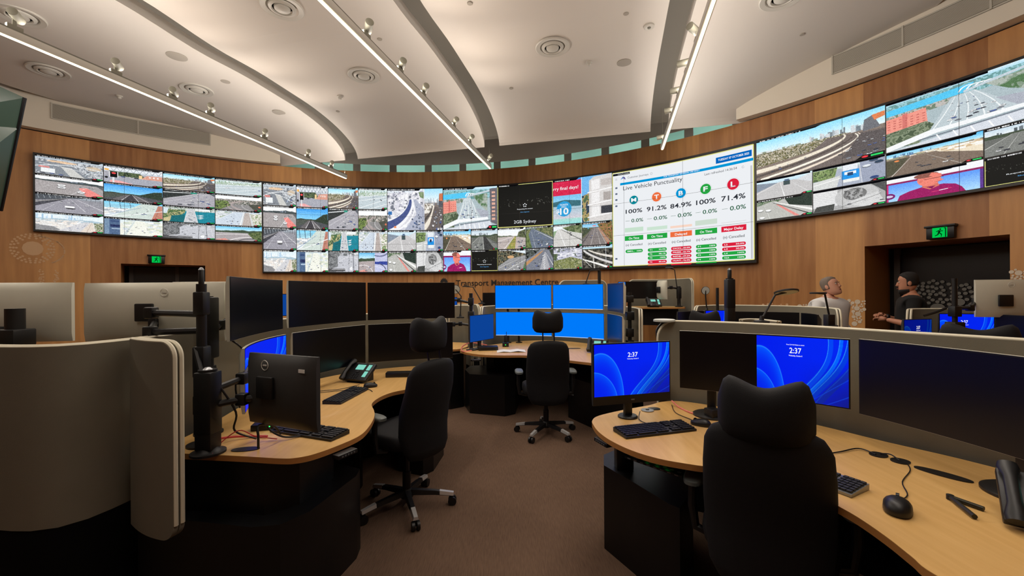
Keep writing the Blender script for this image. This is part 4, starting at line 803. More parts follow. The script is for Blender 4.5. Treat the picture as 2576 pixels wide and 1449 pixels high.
# exit signs
def exit_sign(x0, y0, x1, y1, px0, py0, px1, py1, label):
    s0, s1 = S(x0, y0), S(x1, y0); zt = (hit(x0, y0)[1] + hit(x1, y0 - 4)[1]) / 2; zb = ZD + .02
    if zb > zt - .1: zb = zt - .2
    sm_ = (s0 + s1) / 2; p = WR(sm_ / R0, RW - .05, (zt + zb) / 2); t = thing('exit_sign', label, 'exit sign', p, -sm_ / R0)
    w, h = s1 - s0, zt - zb
    MB().box((0, .01, -.01), (w * .9, .07, h * .92), bev=.006).build('housing', 'blackmat', t)
    MB().box((0, .0, h / 2 - .012), (w, .09, .028), bev=.004).build('top_cap', 'blackmat', t)
    hh = h * .74; ww = hh * 1.12
    MB().box((0, -.028, -.01), (ww, .008, hh)).build('lit_panel', 'exitgreen', t)
    m = MB(); k = hh
    def sh(pts): m.add([(px * k, -.034, py * k - .01) for px, py in pts], [tuple(range(len(pts)))])
    sh([(math.cos(q / 10 * 2 * PI) * .075 + .06, math.sin(q / 10 * 2 * PI) * .075 + .33) for q in range(10)])
    for pts in ([(-.06, .24), (.1, .2), (.04, -.05), (-.12, .0)], [(-.1, .02), (.04, -.04), (.2, -.18), (.14, -.26), (0, -.12)], [(.14, -.26), (.2, -.18), (.16, -.44), (.09, -.44)], [(-.12, .02), (0, -.02), (-.08, -.25), (-.17, -.22)], [(-.17, -.18), (-.1, -.26), (-.34, -.36), (-.36, -.29)], [(-.06, .24), (-.02, .17), (-.24, .06), (-.26, .13)], [(.08, .2), (.1, .12), (.26, .1), (.27, .17)]): sh(pts)
    sh([(.42, -.5), (.5, -.5), (.5, .46), (.34, .46), (.34, .38), (.42, .38)])
    m.build('running_man', 'exitman', t, smooth=False)
exit_sign(370, 643, 416, 643, 0, 0, 0, 0, 'green running man exit sign above the narrow doorway')
exit_sign(2323, 568, 2402, 562, 0, 0, 0, 0, 'green running man exit sign above the wide dark doorway')

# white circle prints on the timber (one printed decoration each)
def print_circle(mb, s, z, r, n=0, off=.005):
    k = 12; rr = RW - off; mb.add([WR((s + r * math.cos(2 * PI * i / k)) / R0, rr, z + r * math.sin(2 * PI * i / k)) for i in range(k)], [tuple(range(k))])
rnd = random.Random(4)
m = MB()
s0, z0 = hit(82, 624)
print_circle(m, s0, z0, .13)
for ring, r in ((14, .19), (22, .225), (30, .26)):
    for i in range(ring): print_circle(m, s0 + r * math.cos(2 * PI * i / ring), z0 + r * math.sin(2 * PI * i / ring), .017)
for i in range(60): print_circle(m, s0 + .1 + (i % 2) * .18 + rnd.uniform(-.03, .03), z0 - .38 - i * .006 - rnd.random() * .05, .012)
for i in range(90): q = rnd.uniform(-1, 1.6); print_circle(m, s0 + .34 * math.cos(q) + .05, z0 + .26 * math.sin(q) - .03, .011)
faint = mat('faded wall print', (214, 176, 136), .8)
tag(m.build('dot_print', faint, smooth=False), 'faded dotted circle pattern printed on the timber near the narrow doorway', 'wall art')
def dot_cluster(label, pts, n, r0, r1, m_='dot', rr_off=.005, seed=1, name='dot_print', rad=None):
    rn = random.Random(seed); m = MB(); placed = []
    cand = 0
    while len(placed) < n and cand < n * 40:
        cand += 1; i = rn.randrange(len(pts)); cx, cy, w, h = pts[i]; x, y = cx + rn.uniform(-w, w), cy + rn.uniform(-h, h); s, z = hit(x, y)
        r = rn.choice((r0, r0, (r0 + r1) / 2, r1))
        if any(math.hypot(s - a, z - b) < r + q for a, b, q in placed): continue
        placed.append((s, z, r))
    for s, z, r in placed: print_circle(m, s, z, r, off=rr_off)
    return tag(m.build(name, m_, smooth=False), label, 'wall art')
dot_cluster('white dots and rings printed low on the timber behind the white shirted person', [(2030, 774, 26, 8), (2146, 770, 22, 14), (2150, 800, 10, 16), (2060, 770, 30, 5)], 90, .012, .035, seed=3)
dot_cluster('small white dots printed on the timber past the wide doorway', [(2556, 694, 24, 12), (2580, 690, 40, 12)], 60, .012, .03, seed=5)
dot_cluster('grey and white circles printed on the dark door glass', [(2260, 745, 34, 40), (2340, 750, 50, 38), (2395, 765, 40, 30)], 110, .022, .075, 'dotgrey', -(.84), seed=7)
dot_cluster('faint small dots printed low along the timber below the dashboard', [(1720, 770, 25, 4), (1950, 768, 40, 4), (1860, 770, 30, 3)], 26, .01, .02, faint, seed=9)

# lettering and flower emblem on the timber
t = thing('wall_lettering', 'black Transport Management Centre lettering on the timber under the video wall', 'sign', (0, 0, 0))
s0, z0 = hit(1147, 717, RW); s1, _ = hit(1405, 712, RW)
m = MB(); put_text(m, 'Transport Management Centre', s0, s1, 1.70, .14, lambda x, y: WR(x / R0, RW - .012, y), .006); m.build('lettering', mat('black sign letters', (28, 24, 22), .5), t, smooth=False)
t = thing('flower_emblem', 'black waratah flower emblem beside the wall lettering', 'logo', (0, 0, 0))
se = hit(1117, 703, RW)[0]; m = MB()
for k in range(9):
    an = math.radians(-80 + k * 20); L_ = .15 - .02 * abs(k - 4) / 2; w = .030
    bx, bz = se, 1.765
    tip = (bx + L_ * math.sin(an) * .95, bz + L_ * math.cos(an)); mid = (bx + L_ * .55 * math.sin(an), bz + L_ * .55 * math.cos(an)); nx, nz = math.cos(an) * w, -math.sin(an) * w
    st_ = (bx + .03 * math.sin(an), bz + .03 * math.cos(an))
    m.add([WR(a_ / R0, RW - .012, b_) for a_, b_ in (st_, (mid[0] + nx, mid[1] + nz), tip, (mid[0] - nx, mid[1] - nz))], [(0, 1, 2, 3)])
m.build('petals', mat('black sign letters', (0, 0, 0)), t, smooth=False)
# ================================================================ VIDEO WALLS
def tile(parent, kind, s0, s1, zt, zb, res, off=0.0, live=True, chrome=True, label=None, barw=.93, bar=.075):
    asp = (s1 - s0) / (zt - zb); w = int(res * min(asp, 2.2)); I = paint(kind, w, res, asp)
    if chrome: I.chrome(live, bar, barw)
    g = .006
    o = grid_screen('camera_feed', I.a, lambda u, v: W(s0 + g + (s1 - s0 - 2 * g) * u, zt - g - (zt - zb - 2 * g) * v, .006 + off), parent)
    if label: o['label'] = label
    return o
def wall_housing(s0, s1, zb, zt, parent):
    m = MB(); n = max(4, int((s1 - s0) / .2)); P = []
    for k in range(n + 1):
        s = s0 - .02 + (s1 - s0 + .04) * k / n
        P.append([W(s, zb - .03, 0), W(s, zt + .03, 0), W(s, zt + .03, -.095), W(s, zb - .03, -.095)])
    m.loft(P); m.build('display_housing', 'bezel', parent)
def seams(sl_, zl_, s0, s1, zb, zt, parent, off=.0085):
    m = MB(); w = .0022
    for s in sl_: m.grid([[W(s - w, zb, off), W(s + w, zb, off)], [W(s - w, zt, off), W(s + w, zt, off)]])
    for z in zl_:
        ss = [s0 + (s1 - s0) * k / 40 for k in range(41)]; m.grid([[W(s, z - w, off) for s in ss], [W(s, z + w, off) for s in ss]])
    m.build('panel_seams', mat('dark panel seam', (60, 62, 66), .6), parent, smooth=False)
SX = {x: S(x, 575) for x in (88, 660, 662, 1541, 1899, 1902)}
PW, PH = 1.213, .684
sM0 = SX[662]; sM1 = SX[1541]; sD1 = SX[1899]
cw = (sM1 - sM0) / 12
r4 = (ZT - ZB3) / 4
# --- stretched feeds on the left arc
sL1 = sM0 - .02; sL0 = SX[88]; lw_ = (sL1 - sL0) / 4; lr = (ZT - ZB2) / 4
vl = thing('video_wall', 'curved bank of sixteen stretched traffic camera feeds, only two panels high', 'video wall', (0, 0, 0))
wall_housing(sL0, sL1, ZB2, ZT, vl)
KL = [['interchange', 'signal', 'curve_highway', 'wide_pale'], ['red_lane', 'blue_sky', 'busy_dark', 'ramp'], ['bridge', 'poles_pale', 'harbour', 'rail_pale'], ['pale_city', 'tower_pale', 'grey_junction', 'violet_wide']]
for r in range(4):
    for c in range(4): tile(vl, KL[r][c], sL0 + lw_ * c, sL0 + lw_ * (c + 1), ZT - lr * r, ZT - lr * (r + 1), 72)
seams([sL0 + (sL1 - sL0) / 3 * k for k in (1, 2)], [ZB2 + PH], sL0, sL1, ZB2, ZT, vl)
# --- middle bank
vm = thing('video_wall', 'large central curved video wall of traffic feeds with the punctuality dashboard', 'video wall', (0, 0, 0))
wall_housing(sM0, sD1, ZB3, ZT, vm)
X = lambda c: sM0 + cw * c
Z = lambda r: ZT - r4 * r
KM = {(0, 0): 'interchange', (0, 1): 'signal', (0, 2): 'curve_highway', (0, 3): 'wide_pale', (1, 0): 'red_lane', (1, 1): 'blue_sky', (1, 2): 'busy_dark', (1, 3): 'ramp',
      (2, 0): 'bridge', (2, 1): 'poles_pale', (2, 2): 'harbour', (2, 3): 'rail_pale', (3, 0): 'pale_city', (3, 1): 'tower_pale', (3, 2): 'grey_junction', (3, 3): 'violet_road',
      (2, 4): 'truck_pale', (2, 5): 'truck_blue', (3, 4): 'red_line', (3, 5): 'roundabout', (2, 6): 'brown_road', (2, 7): 'grey_road', (2, 8): 'median', (2, 9): 'valley', (2, 10): 'pale_trees', (2, 11): 'autumn',
      (3, 6): 'tvman', (3, 7): 'stream', (3, 8): 'oncars', (3, 9): 'chevron', (3, 10): 'green_violet', (3, 11): 'viaduct'}
cx_ = [X(0), S(746), S(826), S(902), S(975), S(1047), S(1115), S(1185), S(1252), S(1323), S(1392), S(1465), X(12)]
for (r, c), k in KM.items():
    o = tile(vm, k, cx_[c], cx_[c + 1], Z(r), Z(r + 1), 76, live=k not in ('stream', 'tvman'), barw=.9 if k not in ('tvman', 'stream') else .62)
sb = S(1069)
tile(vm, 'big_curve', cx_[4], sb, Z(0), Z(2), 150, barw=.85, bar=.045, live=False)
tile(vm, 'slice', sb - .012, cx_[6], Z(0), Z(2), 150, chrome=False)
tile(vm, 'opera', cx_[6], cx_[8], Z(0), Z(2), 170, barw=.55, bar=.045)
tile(vm, 'stream', cx_[8], cx_[10], Z(0), Z(2), 150, live=False, barw=.34, bar=.04)
tile(vm, 'tvad', cx_[10], cx_[12], Z(0), Z(2), 170, live=False, barw=.4, bar=.045)
seams([sM0 + PW * k for k in range(1, 7)], [ZB3 + PH, ZB3 + 2 * PH], sM0, sM1, ZB3, ZT, vm)
# words shown inside the pictures
WM = lambda off: (lambda x, y: W(x, y, off))
eW = emat('screen white', (238, 242, 246)); eB = emat('screen link blue', (90, 170, 235)); eK = emat('screen black', (28, 32, 38)); eY = emat('screen yellow frame', (226, 222, 130))
m = MB()
def stream_words(m, mb2, s0, s1, zt, zb):
    w = s1 - s0; h = zt - zb; c = (s0 + s1) / 2; z = zb + h * .3
    put_text(m, 'Requesting live stream', c - w * .27, c + w * .27, z, h * .038, WM(.012), .01); put_text(mb2, 'Show diagnostic', c - w * .16, c + w * .16, z - h * .11, h * .035, WM(.012), .01)
    for k in range(5):
        a = 2 * PI * k / 5 + PI / 2; q = [(c + w * .045 * math.cos(a) + h * .02 * math.cos(b * PI / 4), z + h * .17 + w * .045 * math.sin(a) + h * .02 * math.sin(b * PI / 4)) for b in range(8)]; m.add([W(x, y, .012) for x, y in q], [tuple(range(8))])
m2 = MB()
stream_words(m, m2, cx_[7], cx_[8], Z(3), Z(4)); 
s0, s1, zt, zb = cx_[8], cx_[10], Z(0), Z(2); w = s1 - s0; h = zt - zb; c = (s0 + s1) / 2
put_text(m, 'Requesting live stream', c - w * .14, c + w * .14, zb + h * .405, h * .022, WM(.012), .01); put_text(m2, 'Show diagnostic', c - w * .08, c + w * .08, zb + h * .335, h * .02, WM(.012), .01)
for k in range(5):
    a = 2 * PI * k / 5 + PI / 2; q = [(c + h * .035 * math.cos(a) + h * .013 * math.cos(b * PI / 4), zb + h * .5 + h * .035 * math.sin(a) + h * .013 * math.sin(b * PI / 4)) for b in range(8)]; m.add([W(x, y, .012) for x, y in q], [tuple(range(8))])
put_text(m, '2GB Sydney', s0 + w * .3, s0 + w * .7, zb + h * .09, h * .07, WM(.012))
s0, s1, zt, zb = cx_[10], cx_[12], Z(0), Z(2); w = s1 - s0; h = zt - zb
put_text(m, 'rry final days!', s0 + .01, s0 + w * .44, zt - h * .235, h * .07, WM(.012), .01)
put_text(m, 'TICKETS', s0 + w * .12, s0 + w * .26, zt - h * .585, h * .035, WM(.012), .02); put_text(m, 'ONLY', s0 + w * .145, s0 + w * .235, zt - h * .63, h * .03, WM(.012), .02)
put_text(m, '$', s0 + w * .055, s0 + w * .115, zt - h * .74, h * .08, WM(.012), .02); put_text(m, '10', s0 + w * .12, s0 + w * .27, zt - h * .78, h * .135, WM(.012), .03)
m.build('white_lettering', eW, vm, smooth=False); m2.build('blue_lettering', eB, vm, smooth=False)

# --- dashboard
db = MB(); 
PXY = lambda x, y: (1520 + x / 4.26, 360 + y / 4.26)
def DH(x, y): return hit(*PXY(x, y))
d0_, d1_ = sM1 + .012, sD1 - .012
dash = grid_screen('dashboard', np.ones((4, 60, 3)) * np.array((236, 239, 243)), lambda u, v: W(d0_ + (d1_ - d0_) * u, ZT - .03 - (ZT - ZB3 - .06) * v, .006), vm)
dash['label'] = 'white Live Vehicle Punctuality dashboard'
fr = MB()
for z in (ZT - .03, ZB3 + .03): 
    ss = [d0_ + (d1_ - d0_) * k / 30 for k in range(31)]; fr.grid([[W(s, z - .008, .008) for s in ss], [W(s, z + .008, .008) for s in ss]])
for s in (d0_, d1_): fr.grid([[W(s - .008, ZB3 + .03, .008), W(s + .008, ZB3 + .03, .008)], [W(s - .008, ZT - .03, .008), W(s + .008, ZT - .03, .008)]])
fr.build('yellow_border', eY, dash, smooth=False)
layers = {}
def L_(col, name='graphic'):
    k = (tuple(col), name)
    if k not in layers: layers[k] = MB()
    return layers[k]
def drect(x0, x1, y, h, col, off=.010, r=0, name='status_box'):
    s0 = DH(x0, y)[0]; s1 = DH(x1, y)[0]; z = (DH(x0, y[0] if isinstance(y, tuple) else y)[1]) if False else None
def DR(x0, x1, ya, yb, hpx, col, off=.009, r=0.0, name='status_box'):
    # ya: centre y at x0, yb: centre y at x1
    s0, z0 = DH(x0, ya); s1, z1 = DH(x1, yb); z = (z0 + z1) / 2; h = abs(DH((x0 + x1) / 2, (ya + yb) / 2 - hpx / 2)[1] - DH((x0 + x1) / 2, (ya + yb) / 2 + hpx / 2)[1])
    mb = L_(col, name)
    if r: pts = rounded((s0 + s1) / 2, z, s1 - s0, h, min(h * .49, h * r), 4); mb.add([W(a, b, off) for a, b in pts], [tuple(range(len(pts)))])
    else:
        ss = [s0 + (s1 - s0) * k / 12 for k in range(13)]; mb.grid([[W(s, z - h / 2, off) for s in ss], [W(s, z + h / 2, off) for s in ss]])
    return s0, s1, z, h
def DT(body, x0, x1, ya, yb, hpx, col, bold=0.0, off=.012):
    # ya, yb: baseline y at both ends
    s0, z0 = DH(x0, ya); s1, z1 = DH(x1, yb); z = (z0 + z1) / 2; xm, ym = (x0 + x1) / 2, (ya + yb) / 2; h = abs(DH(xm, ym - hpx)[1] - DH(xm, ym)[1])
    put_text(L_(col, 'lettering'), body, s0, s1, z, h, WM(off), bold)
DKT = (44, 48, 56); GRN = (36, 166, 66); RED = (220, 32, 60); ORG = (238, 110, 62); WH = (240, 244, 246); LB = (0, 150, 214)
DR(172, 1600, 440, 175, 27, LB, name='banner'); DR(1198, 1583, 175, 122, 66, (0, 100, 190), name='date_box')
DT('TUESDAY 07 OCTOBER 2025', 1222, 1556, 190, 126, 22, WH, .02); DT('FOR TRANSPORT INTERNAL USE ONLY', 640, 1025, 368, 300, 13, WH, .01)
DR(95, 275, 345, 322, 22, (14, 16, 22), name='title_tab'); DT('Vehicle Punctuality', 145, 268, 344, 327, 10, WH)
DT('Customer Journeys', 252, 475, 382, 345, 22, (90, 96, 104)); DT('Last refreshed 14:36:54', 1078, 1425, 346, 282, 25, (60, 64, 72)); DT('Live Vehicle Punctuality', 206, 840, 505, 410, 44, DKT)
for k in range(3): DR(120, 140, 386 + k * 8, 384 + k * 8, 2, (110, 114, 120), name='menu_icon')
for y in (485, 548, 612, 678, 1242): DR(120, 143, y, y - 2, 18, (96, 108, 130), r=.2, name='menu_icon')
def arcshape(x, y, r, w, a0, a1, col, off=.012):
    s, z = DH(x, y); R_ = abs(DH(x, y - r)[1] - z); k = w / r; mb = L_(col, 'logo'); n = 14
    A_ = [(s + R_ * math.cos(a0 + (a1 - a0) * i / n), z + R_ * math.sin(a0 + (a1 - a0) * i / n)) for i in range(n + 1)]; B_ = [(s + R_ * (1 - k) * math.cos(a0 + (a1 - a0) * i / n), z + R_ * (1 - k) * math.sin(a0 + (a1 - a0) * i / n)) for i in range(n + 1)]
    mb.grid([[W(a, b, off) for a, b in A_], [W(a, b, off) for a, b in B_]])
arcshape(203, 390, 26, 9, -.2, 2.0, (20, 60, 150)); arcshape(195, 394, 18, 7, .4, 2.8, (50, 130, 210)); arcshape(212, 388, 12, 5, .2, 2.2, (215, 50, 60))
arcshape(507, 328, 12, 2, 0, 6.28, (96, 100, 108)); arcshape(1490, 256, 12, 2, .8, 6.2, (60, 64, 72))
cols = [(318, 610, 46, 'M', (0, 134, 150)), (563, 577, 50, 'T', ORG), (823, 537, 52, 'B', (0, 150, 214)), (1088, 492, 55, 'F', GRN), (1383, 440, 60, 'L', RED)]
xs_ = [(222, 420), (460, 677), (710, 942), (977, 1212), (1257, 1525)]
for i, (x, y, r, ch, c) in enumerate(cols):
    s, z = DH(x, y); R_ = abs(DH(x, y - r)[1] - z)
    for rr, cc, o_ in ((1.16, (205, 210, 216), .008), (1.1, (246, 248, 250), .009), (1.0, c, .010)):
        mb = L_(cc, 'route_badge'); mb.add([W(s + R_ * rr * math.cos(k * PI / 16), z + R_ * rr * math.sin(k * PI / 16), o_) for k in range(32)], [tuple(range(32))])
    wd = {'M': .62, 'T': .5, 'B': .46, 'F': .42, 'L': .4}[ch] * R_
    put_text(L_(WH, 'lettering'), ch, s - wd, s + wd, z - R_ * .45, R_ * .9, WM(.013), .03)
for (b, x0, x1, ya, yb, hp) in (('100%', 232, 410, 758, 738, 42), ('91.2%', 458, 670, 732, 708, 46), ('84.9%', 710, 937, 702, 674, 47), ('100%', 987, 1197, 664, 636, 49), ('71.4%', 1257, 1517, 625, 590, 54)):
    DT(b, x0, x1, ya, yb, hp, DKT, .015)
for (x0, x1, ya, yb, hp) in ((293, 420, 850, 838, 36), (533, 677, 826, 812, 38), (790, 942, 796, 780, 40), (1058, 1212, 760, 742, 42), (1350, 1522, 724, 700, 46)):
    DT('0.0%', x0, x1, ya, yb, hp, (24, 92, 60), .01); DR(x0 - (x1 - x0) * .5, x0 - (x1 - x0) * .14, ya - hp * .35, ya - hp * .4, 3, (70, 110, 90), name='dash_mark')
for i, (ya, yb, hp, c) in enumerate(((938, 915, 46, (200, 226, 206)), (920, 900, 36, (204, 228, 210)), (900, 882, 24, (248, 214, 196)), (860, 835, 54, (206, 222, 208)), (856, 828, 3, (206, 196, 196)))): DR(xs_[i][0], xs_[i][1], ya, yb, hp, c, off=.008, name='trend_box')
st = [('On Time', GRN, 1025, 1008, 50), ('On Time', GRN, 1008, 984, 54), ('Delayed', ORG, 988, 956, 56), ('On Time', GRN, 962, 930, 58), ('Major Delay', RED, 930, 896, 60)]
for i, (b, c, ya, yb, hp) in enumerate(st):
    s0, s1, z, h = DR(xs_[i][0], xs_[i][1], ya, yb, hp, c, name='status_box'); w = (s1 - s0) * (.56 if b != 'Major Delay' else .78); mid = (s0 + s1) / 2
    put_text(L_(WH, 'lettering'), b, mid - w / 2, mid + w / 2, z - h * .24, h * .42, WM(.012), .02)
for (x0, x1, ya, yb, hp) in ((233, 410, 1106, 1092, 22), (473, 662, 1091, 1074, 23), (727, 927, 1072, 1054, 24), (990, 1200, 1052, 1030, 25), (1277, 1507, 1028, 1002, 28)): DT('(n) Cancelled', x0, x1, ya, yb, hp, DKT, .005)
pills = [(0, 'SMN...', '100%', GRN, 1163, 1150), (1, 'T1', '93.9%', GRN, 1147, 1135), (1, 'T2', '98.1%', GRN, 1192, 1180), (1, 'T3', '100%', GRN, 1233, 1222), (1, 'T4', '80.6%', RED, 1276, 1268), (1, '', '', ORG, 1305, 1300),
         (2, 'DION...', '60.0%', RED, 1131, 1118), (2, 'PREM...', '66.7%', RED, 1173, 1161), (2, 'REDB...', '69.2%', RED, 1217, 1206), (2, 'HUNT...', '76.0%', RED, 1262, 1252), (2, '', '', RED, 1300, 1294),
         (3, 'F1', '100%', GRN, 1111, 1095), (3, 'F2', '100%', GRN, 1156, 1143), (3, 'F3', '100%', GRN, 1202, 1191), (3, 'F4', '100%', GRN, 1250, 1240), (3, '', '', GRN, 1286, 1276),
         (4, 'L2', '50.0%', RED, 1090, 1074), (4, 'L3', '30.0%', RED, 1137, 1124), (4, 'L4', '100%', GRN, 1183, 1170), (4, 'NLR', '100%', GRN, 1230, 1220)]
for i, a, b, c, ya, yb in pills:
    x0, x1 = xs_[i]; s0, s1, z, h = DR(x0 + 8, x1 - 5, ya, yb, 36 if a else 14, c, r=.49, name='service_pill'); w = s1 - s0
    if a:
        put_text(L_(WH, 'lettering'), a, s0 + w * .1, s0 + w * (.1 + .07 * len(a)), z - h * .2, h * .4, WM(.012), .015); put_text(L_(WH, 'lettering'), b, s1 - w * (.06 + .07 * len(b)), s1 - w * .06, z - h * .2, h * .4, WM(.012), .015)
DR(1572, 1590, 740, 738, 1000, (196, 198, 204), off=.008, name='scroll_bar')
for (c, nm), mb in layers.items(): mb.build(nm, emat('screen colour %d %d %d' % tuple(c), c), dash, smooth=False)
seams([sM0 + PW * 7 + .02, sM0 + PW * 8 + .01], [ZB3 + PH, ZB3 + 2 * PH], sM1 + .02, sD1 - .02, ZB3 + .03, ZT - .03, vm, .014)
# --- right arc: two panels high
sR0 = sD1 + .03; tw = S(2229, 380) - sR0
vr = thing('video_wall', 'bank of large traffic pictures past the dashboard, running out of frame', 'video wall', (0, 0, 0))
sR1 = sR0 + 2 * tw; wall_housing(sR0, sR1, ZB2, ZT, vr)
xm = S(2045, 500); x2 = S(2476, 400); zr = [ZT, ZT - PH, ZT - PH * 1.5, ZB2]; xb = sR0 + tw
tile(vr, 'curve_highway', sR0, xb, zr[0], zr[1], 170, bar=.035, barw=.5)
tile(vr, 'truck_pale', sR0, xm, zr[1], zr[2], 100, bar=.09, barw=.7); tile(vr, 'truck_blue', xm, xb, zr[1], zr[2], 110, bar=.09)
tile(vr, 'red_line', sR0, xm, zr[2], zr[3], 100, bar=.09, barw=.8); tile(vr, 'roundabout', xm, xb, zr[2], zr[3], 110, bar=.09)
o = tile(vr, 'opera', xb, sR1, zr[0], zr[1], 260, bar=.04, barw=.5, live=False)
tile(vr, 'brown_road', xb, x2, zr[1], zr[2], 130, bar=.09, barw=.9); tile(vr, 'tvman', xb, x2, zr[2], zr[3], 140, bar=.09, barw=.7, live=False)
tile(vr, 'grey_road', x2, sR1, zr[1], zr[2], 120, bar=.09, barw=.9); tile(vr, 'stream', x2, sR1, zr[2], zr[3], 100, bar=.09, barw=.5, live=False)
m = MB(); m2 = MB()
def bar_text(b, s0, s1, zt, h, f0=.08, f1=.85):
    # clear strip behind the words
    m3.grid([[W(s0 + .01, zt - h, .0095), W(s0 + (s1 - s0) * f1 * .9 + .2, zt - h, .0095)], [W(s0 + .01, zt - .006, .0095), W(s0 + (s1 - s0) * f1 * .9 + .2, zt - .006, .0095)]])
    put_text(m, b, s0 + (s1 - s0) * f0, s0 + (s1 - s0) * f1 * .9, zt - h * .75, h * .48, WM(.012), .01)
m3 = MB()
bar_text('TV Channel - 7 Sydney (85203)', xb, x2, zr[2], .032, .1, .7); bar_text('2109 Anzac Br - Pyrmont (VMS006F)', xb, x2, zr[1], .032, .1, .8)
bar_text('017 Arthur St & Mount St - North Sydney', xb, sR1, zr[0], .03, .06, .5); bar_text('2109 Anzac Bridge & Victoria Rd', xm, xb, zr[1], .032, .1, .85)
bar_text('2118 Market St & Western Dist - S...', xm, xb, zr[2], .032, .1, .9); bar_text('2108 The Crescent Under Victoria', sR0, xm, zr[1], .032, .1, .8)
stream_words(m, m2, x2, sR1, zr[2], zr[3])
m3.build('title_strips', emat('screen near black', (10, 10, 14)), vr, smooth=False)
m.build('white_lettering', eW, vr, smooth=False); m2.build('blue_lettering', eB, vr, smooth=False)
seams([sR0 + PW * 1, sR0 + PW * 2 + .02], [ZB2 + PH], sR0, sR1, ZB2, ZT, vr)
# ================================================================ FURNITURE KIT
V2 = lambda p: Vector((p[0], p[1]))
def monitor(label, A, B, zt, zb, screen='off', sag=.035, back='mback_dark', grp=None, chin=0.0, name='monitor', logo=False, split=False, clock=True, sticker=False, dim=1.0, shift=0.0, plate=False):
    A, B = V2(A), V2(B); Wd = (B - A).length; ang = math.atan2(B.y - A.y, B.x - A.x); mid = (A + B) / 2; zc_ = (zt + zb) / 2; h = zt - zb; hw_ = Wd / 2
    t = thing(name, label, 'monitor', (mid.x, mid.y, zc_), ang, grp)
    yf = lambda x: sag * (1 - (x / hw_) ** 2)
    m = MB(); R = []; n = 14
    for i in range(n + 1):
        x = -hw_ + Wd * i / n; y = yf(x); e = .022 + .03 * max(0, 1 - (x / hw_) ** 4)
        R.append([(x, y, -h / 2), (x, y, h / 2), (x, y + .014, h / 2), (x, y + e, h * .36), (x, y + e, -h * .36), (x, y + .014, -h / 2)])
    m.loft(R); m.build('housing', back, t, angle=50)
    b = .007; P = lambda off: (lambda u, v: (-hw_ + b + (Wd - 2 * b) * u, yf(-hw_ + b + (Wd - 2 * b) * u) - off, h / 2 - b - (h - 2 * b - chin) * v))
    f = MB(); ps = [-hw_ + Wd * i / n for i in range(n + 1)]; f.grid([[(x, yf(x) - .0008, -h / 2 + .001) for x in ps], [(x, yf(x) - .0008, h / 2 - .001) for x in ps]]); f.build('bezel', 'bezel', t)
    def flat(nm, mm, u0=0., u1=1., off=.0022):
        g = MB(); us = [u0 + (u1 - u0) * i / 12 for i in range(13)]; g.grid([[P(off)(u, 1) for u in us], [P(off)(u, 0) for u in us]]); return g.build(nm, mm, t)
    u0 = .5 if split else 0.0
    if screen == 'off': flat('screen', 'off')
    elif screen in ('blue', 'bluedim'):
        s_ = flat('screen', 'blue' if screen == 'blue' else emat('dim blue desktop', (12, 66, 150), 1.0))
        if screen == 'blue': g = MB(); us = [i / 12 for i in range(13)]; g.grid([[P(.003)(u, 1) for u in us], [P(.003)(u, .975) for u in us]]); g.build('task_bar', emat('pale task bar', (185, 210, 240)), s_)
    elif screen == 'bloom':
        if split: flat('dark_half', 'off', 0, .5)
        img = paint_bloom(220, 130, 1.7, dim, shift)
        Q = P(.0022); s_ = grid_screen('screen', img, lambda u, v: Q(u0 + (1 - u0) * u, v), t)
        if clock:
            wl = MB(); cxx = u0 + (1 - u0) * (.5 if not split else .45)
            put_text(wl, '2:37', cxx - .066 * (1 - u0), cxx + .066 * (1 - u0), -.255, .085, lambda x, y: P(.004)(x, -y), .012)
            put_text(wl, 'Wednesday, October 8', cxx - .075 * (1 - u0), cxx + .075 * (1 - u0), -.305, .022, lambda x, y: P(.004)(x, -y), .01)
            if split: put_text(wl, 'Press Ctrl+Alt+Delete to unlock', cxx - .1 * (1 - u0), cxx + .1 * (1 - u0), -.13, .018, lambda x, y: P(.004)(x, -y), .01)
            wl.build('lettering', emat('clock white', (250, 250, 252)), s_, smooth=False)
    if logo:
        g = MB(); cz = logo[1] * h; cyy = .0535 + yf(logo[0] * hw_); g.tube([(logo[0] * hw_ + .024 * math.cos(a * PI / 12), cyy, cz + .024 * math.sin(a * PI / 12)) for a in range(25)], .0016, 6); g.box((logo[0] * hw_, cyy, cz), (.026, .002, .007)); g.build('maker_badge', 'white', t)
    if sticker: g = MB(); g.box((-hw_ * .72, .0475 + yf(hw_ * .72), h * .32), (.04, .0015, .017)); g.build('asset_sticker', 'paper', t)
    if plate:
        MB().box((plate[0], yf(0) + .062, plate[1]), (.11, .02, .11), bev=.006).build('mount_plate', 'black', t)
    if chin and not split:
        g = MB(); g.box((0, yf(0) - .002, -h / 2 + chin * .5), (.022, .001, .007)); g.build('maker_badge', 'silver', t)
    return t
def add_stand(t, zfoot, zc_, round_=True, y=.09, r=.11, x=0.0):
    m = MB()
    if round_: m.lathe([(r, zfoot - zc_), (r, zfoot - zc_ + .008), (r * .9, zfoot - zc_ + .014), (.004, zfoot - zc_ + .016)], 36, c=(x, y, 0))
    else: m.box((0, y, zfoot - zc_ + .006), (.2, .16, .012), bev=.003)
    m.build('stand_base', 'black', t)
    MB().box((x, y, (zfoot - zc_) / 2 - .01), (.05, .03, abs(zfoot - zc_) - .02), bev=.006).build('stand_neck', 'black', t)

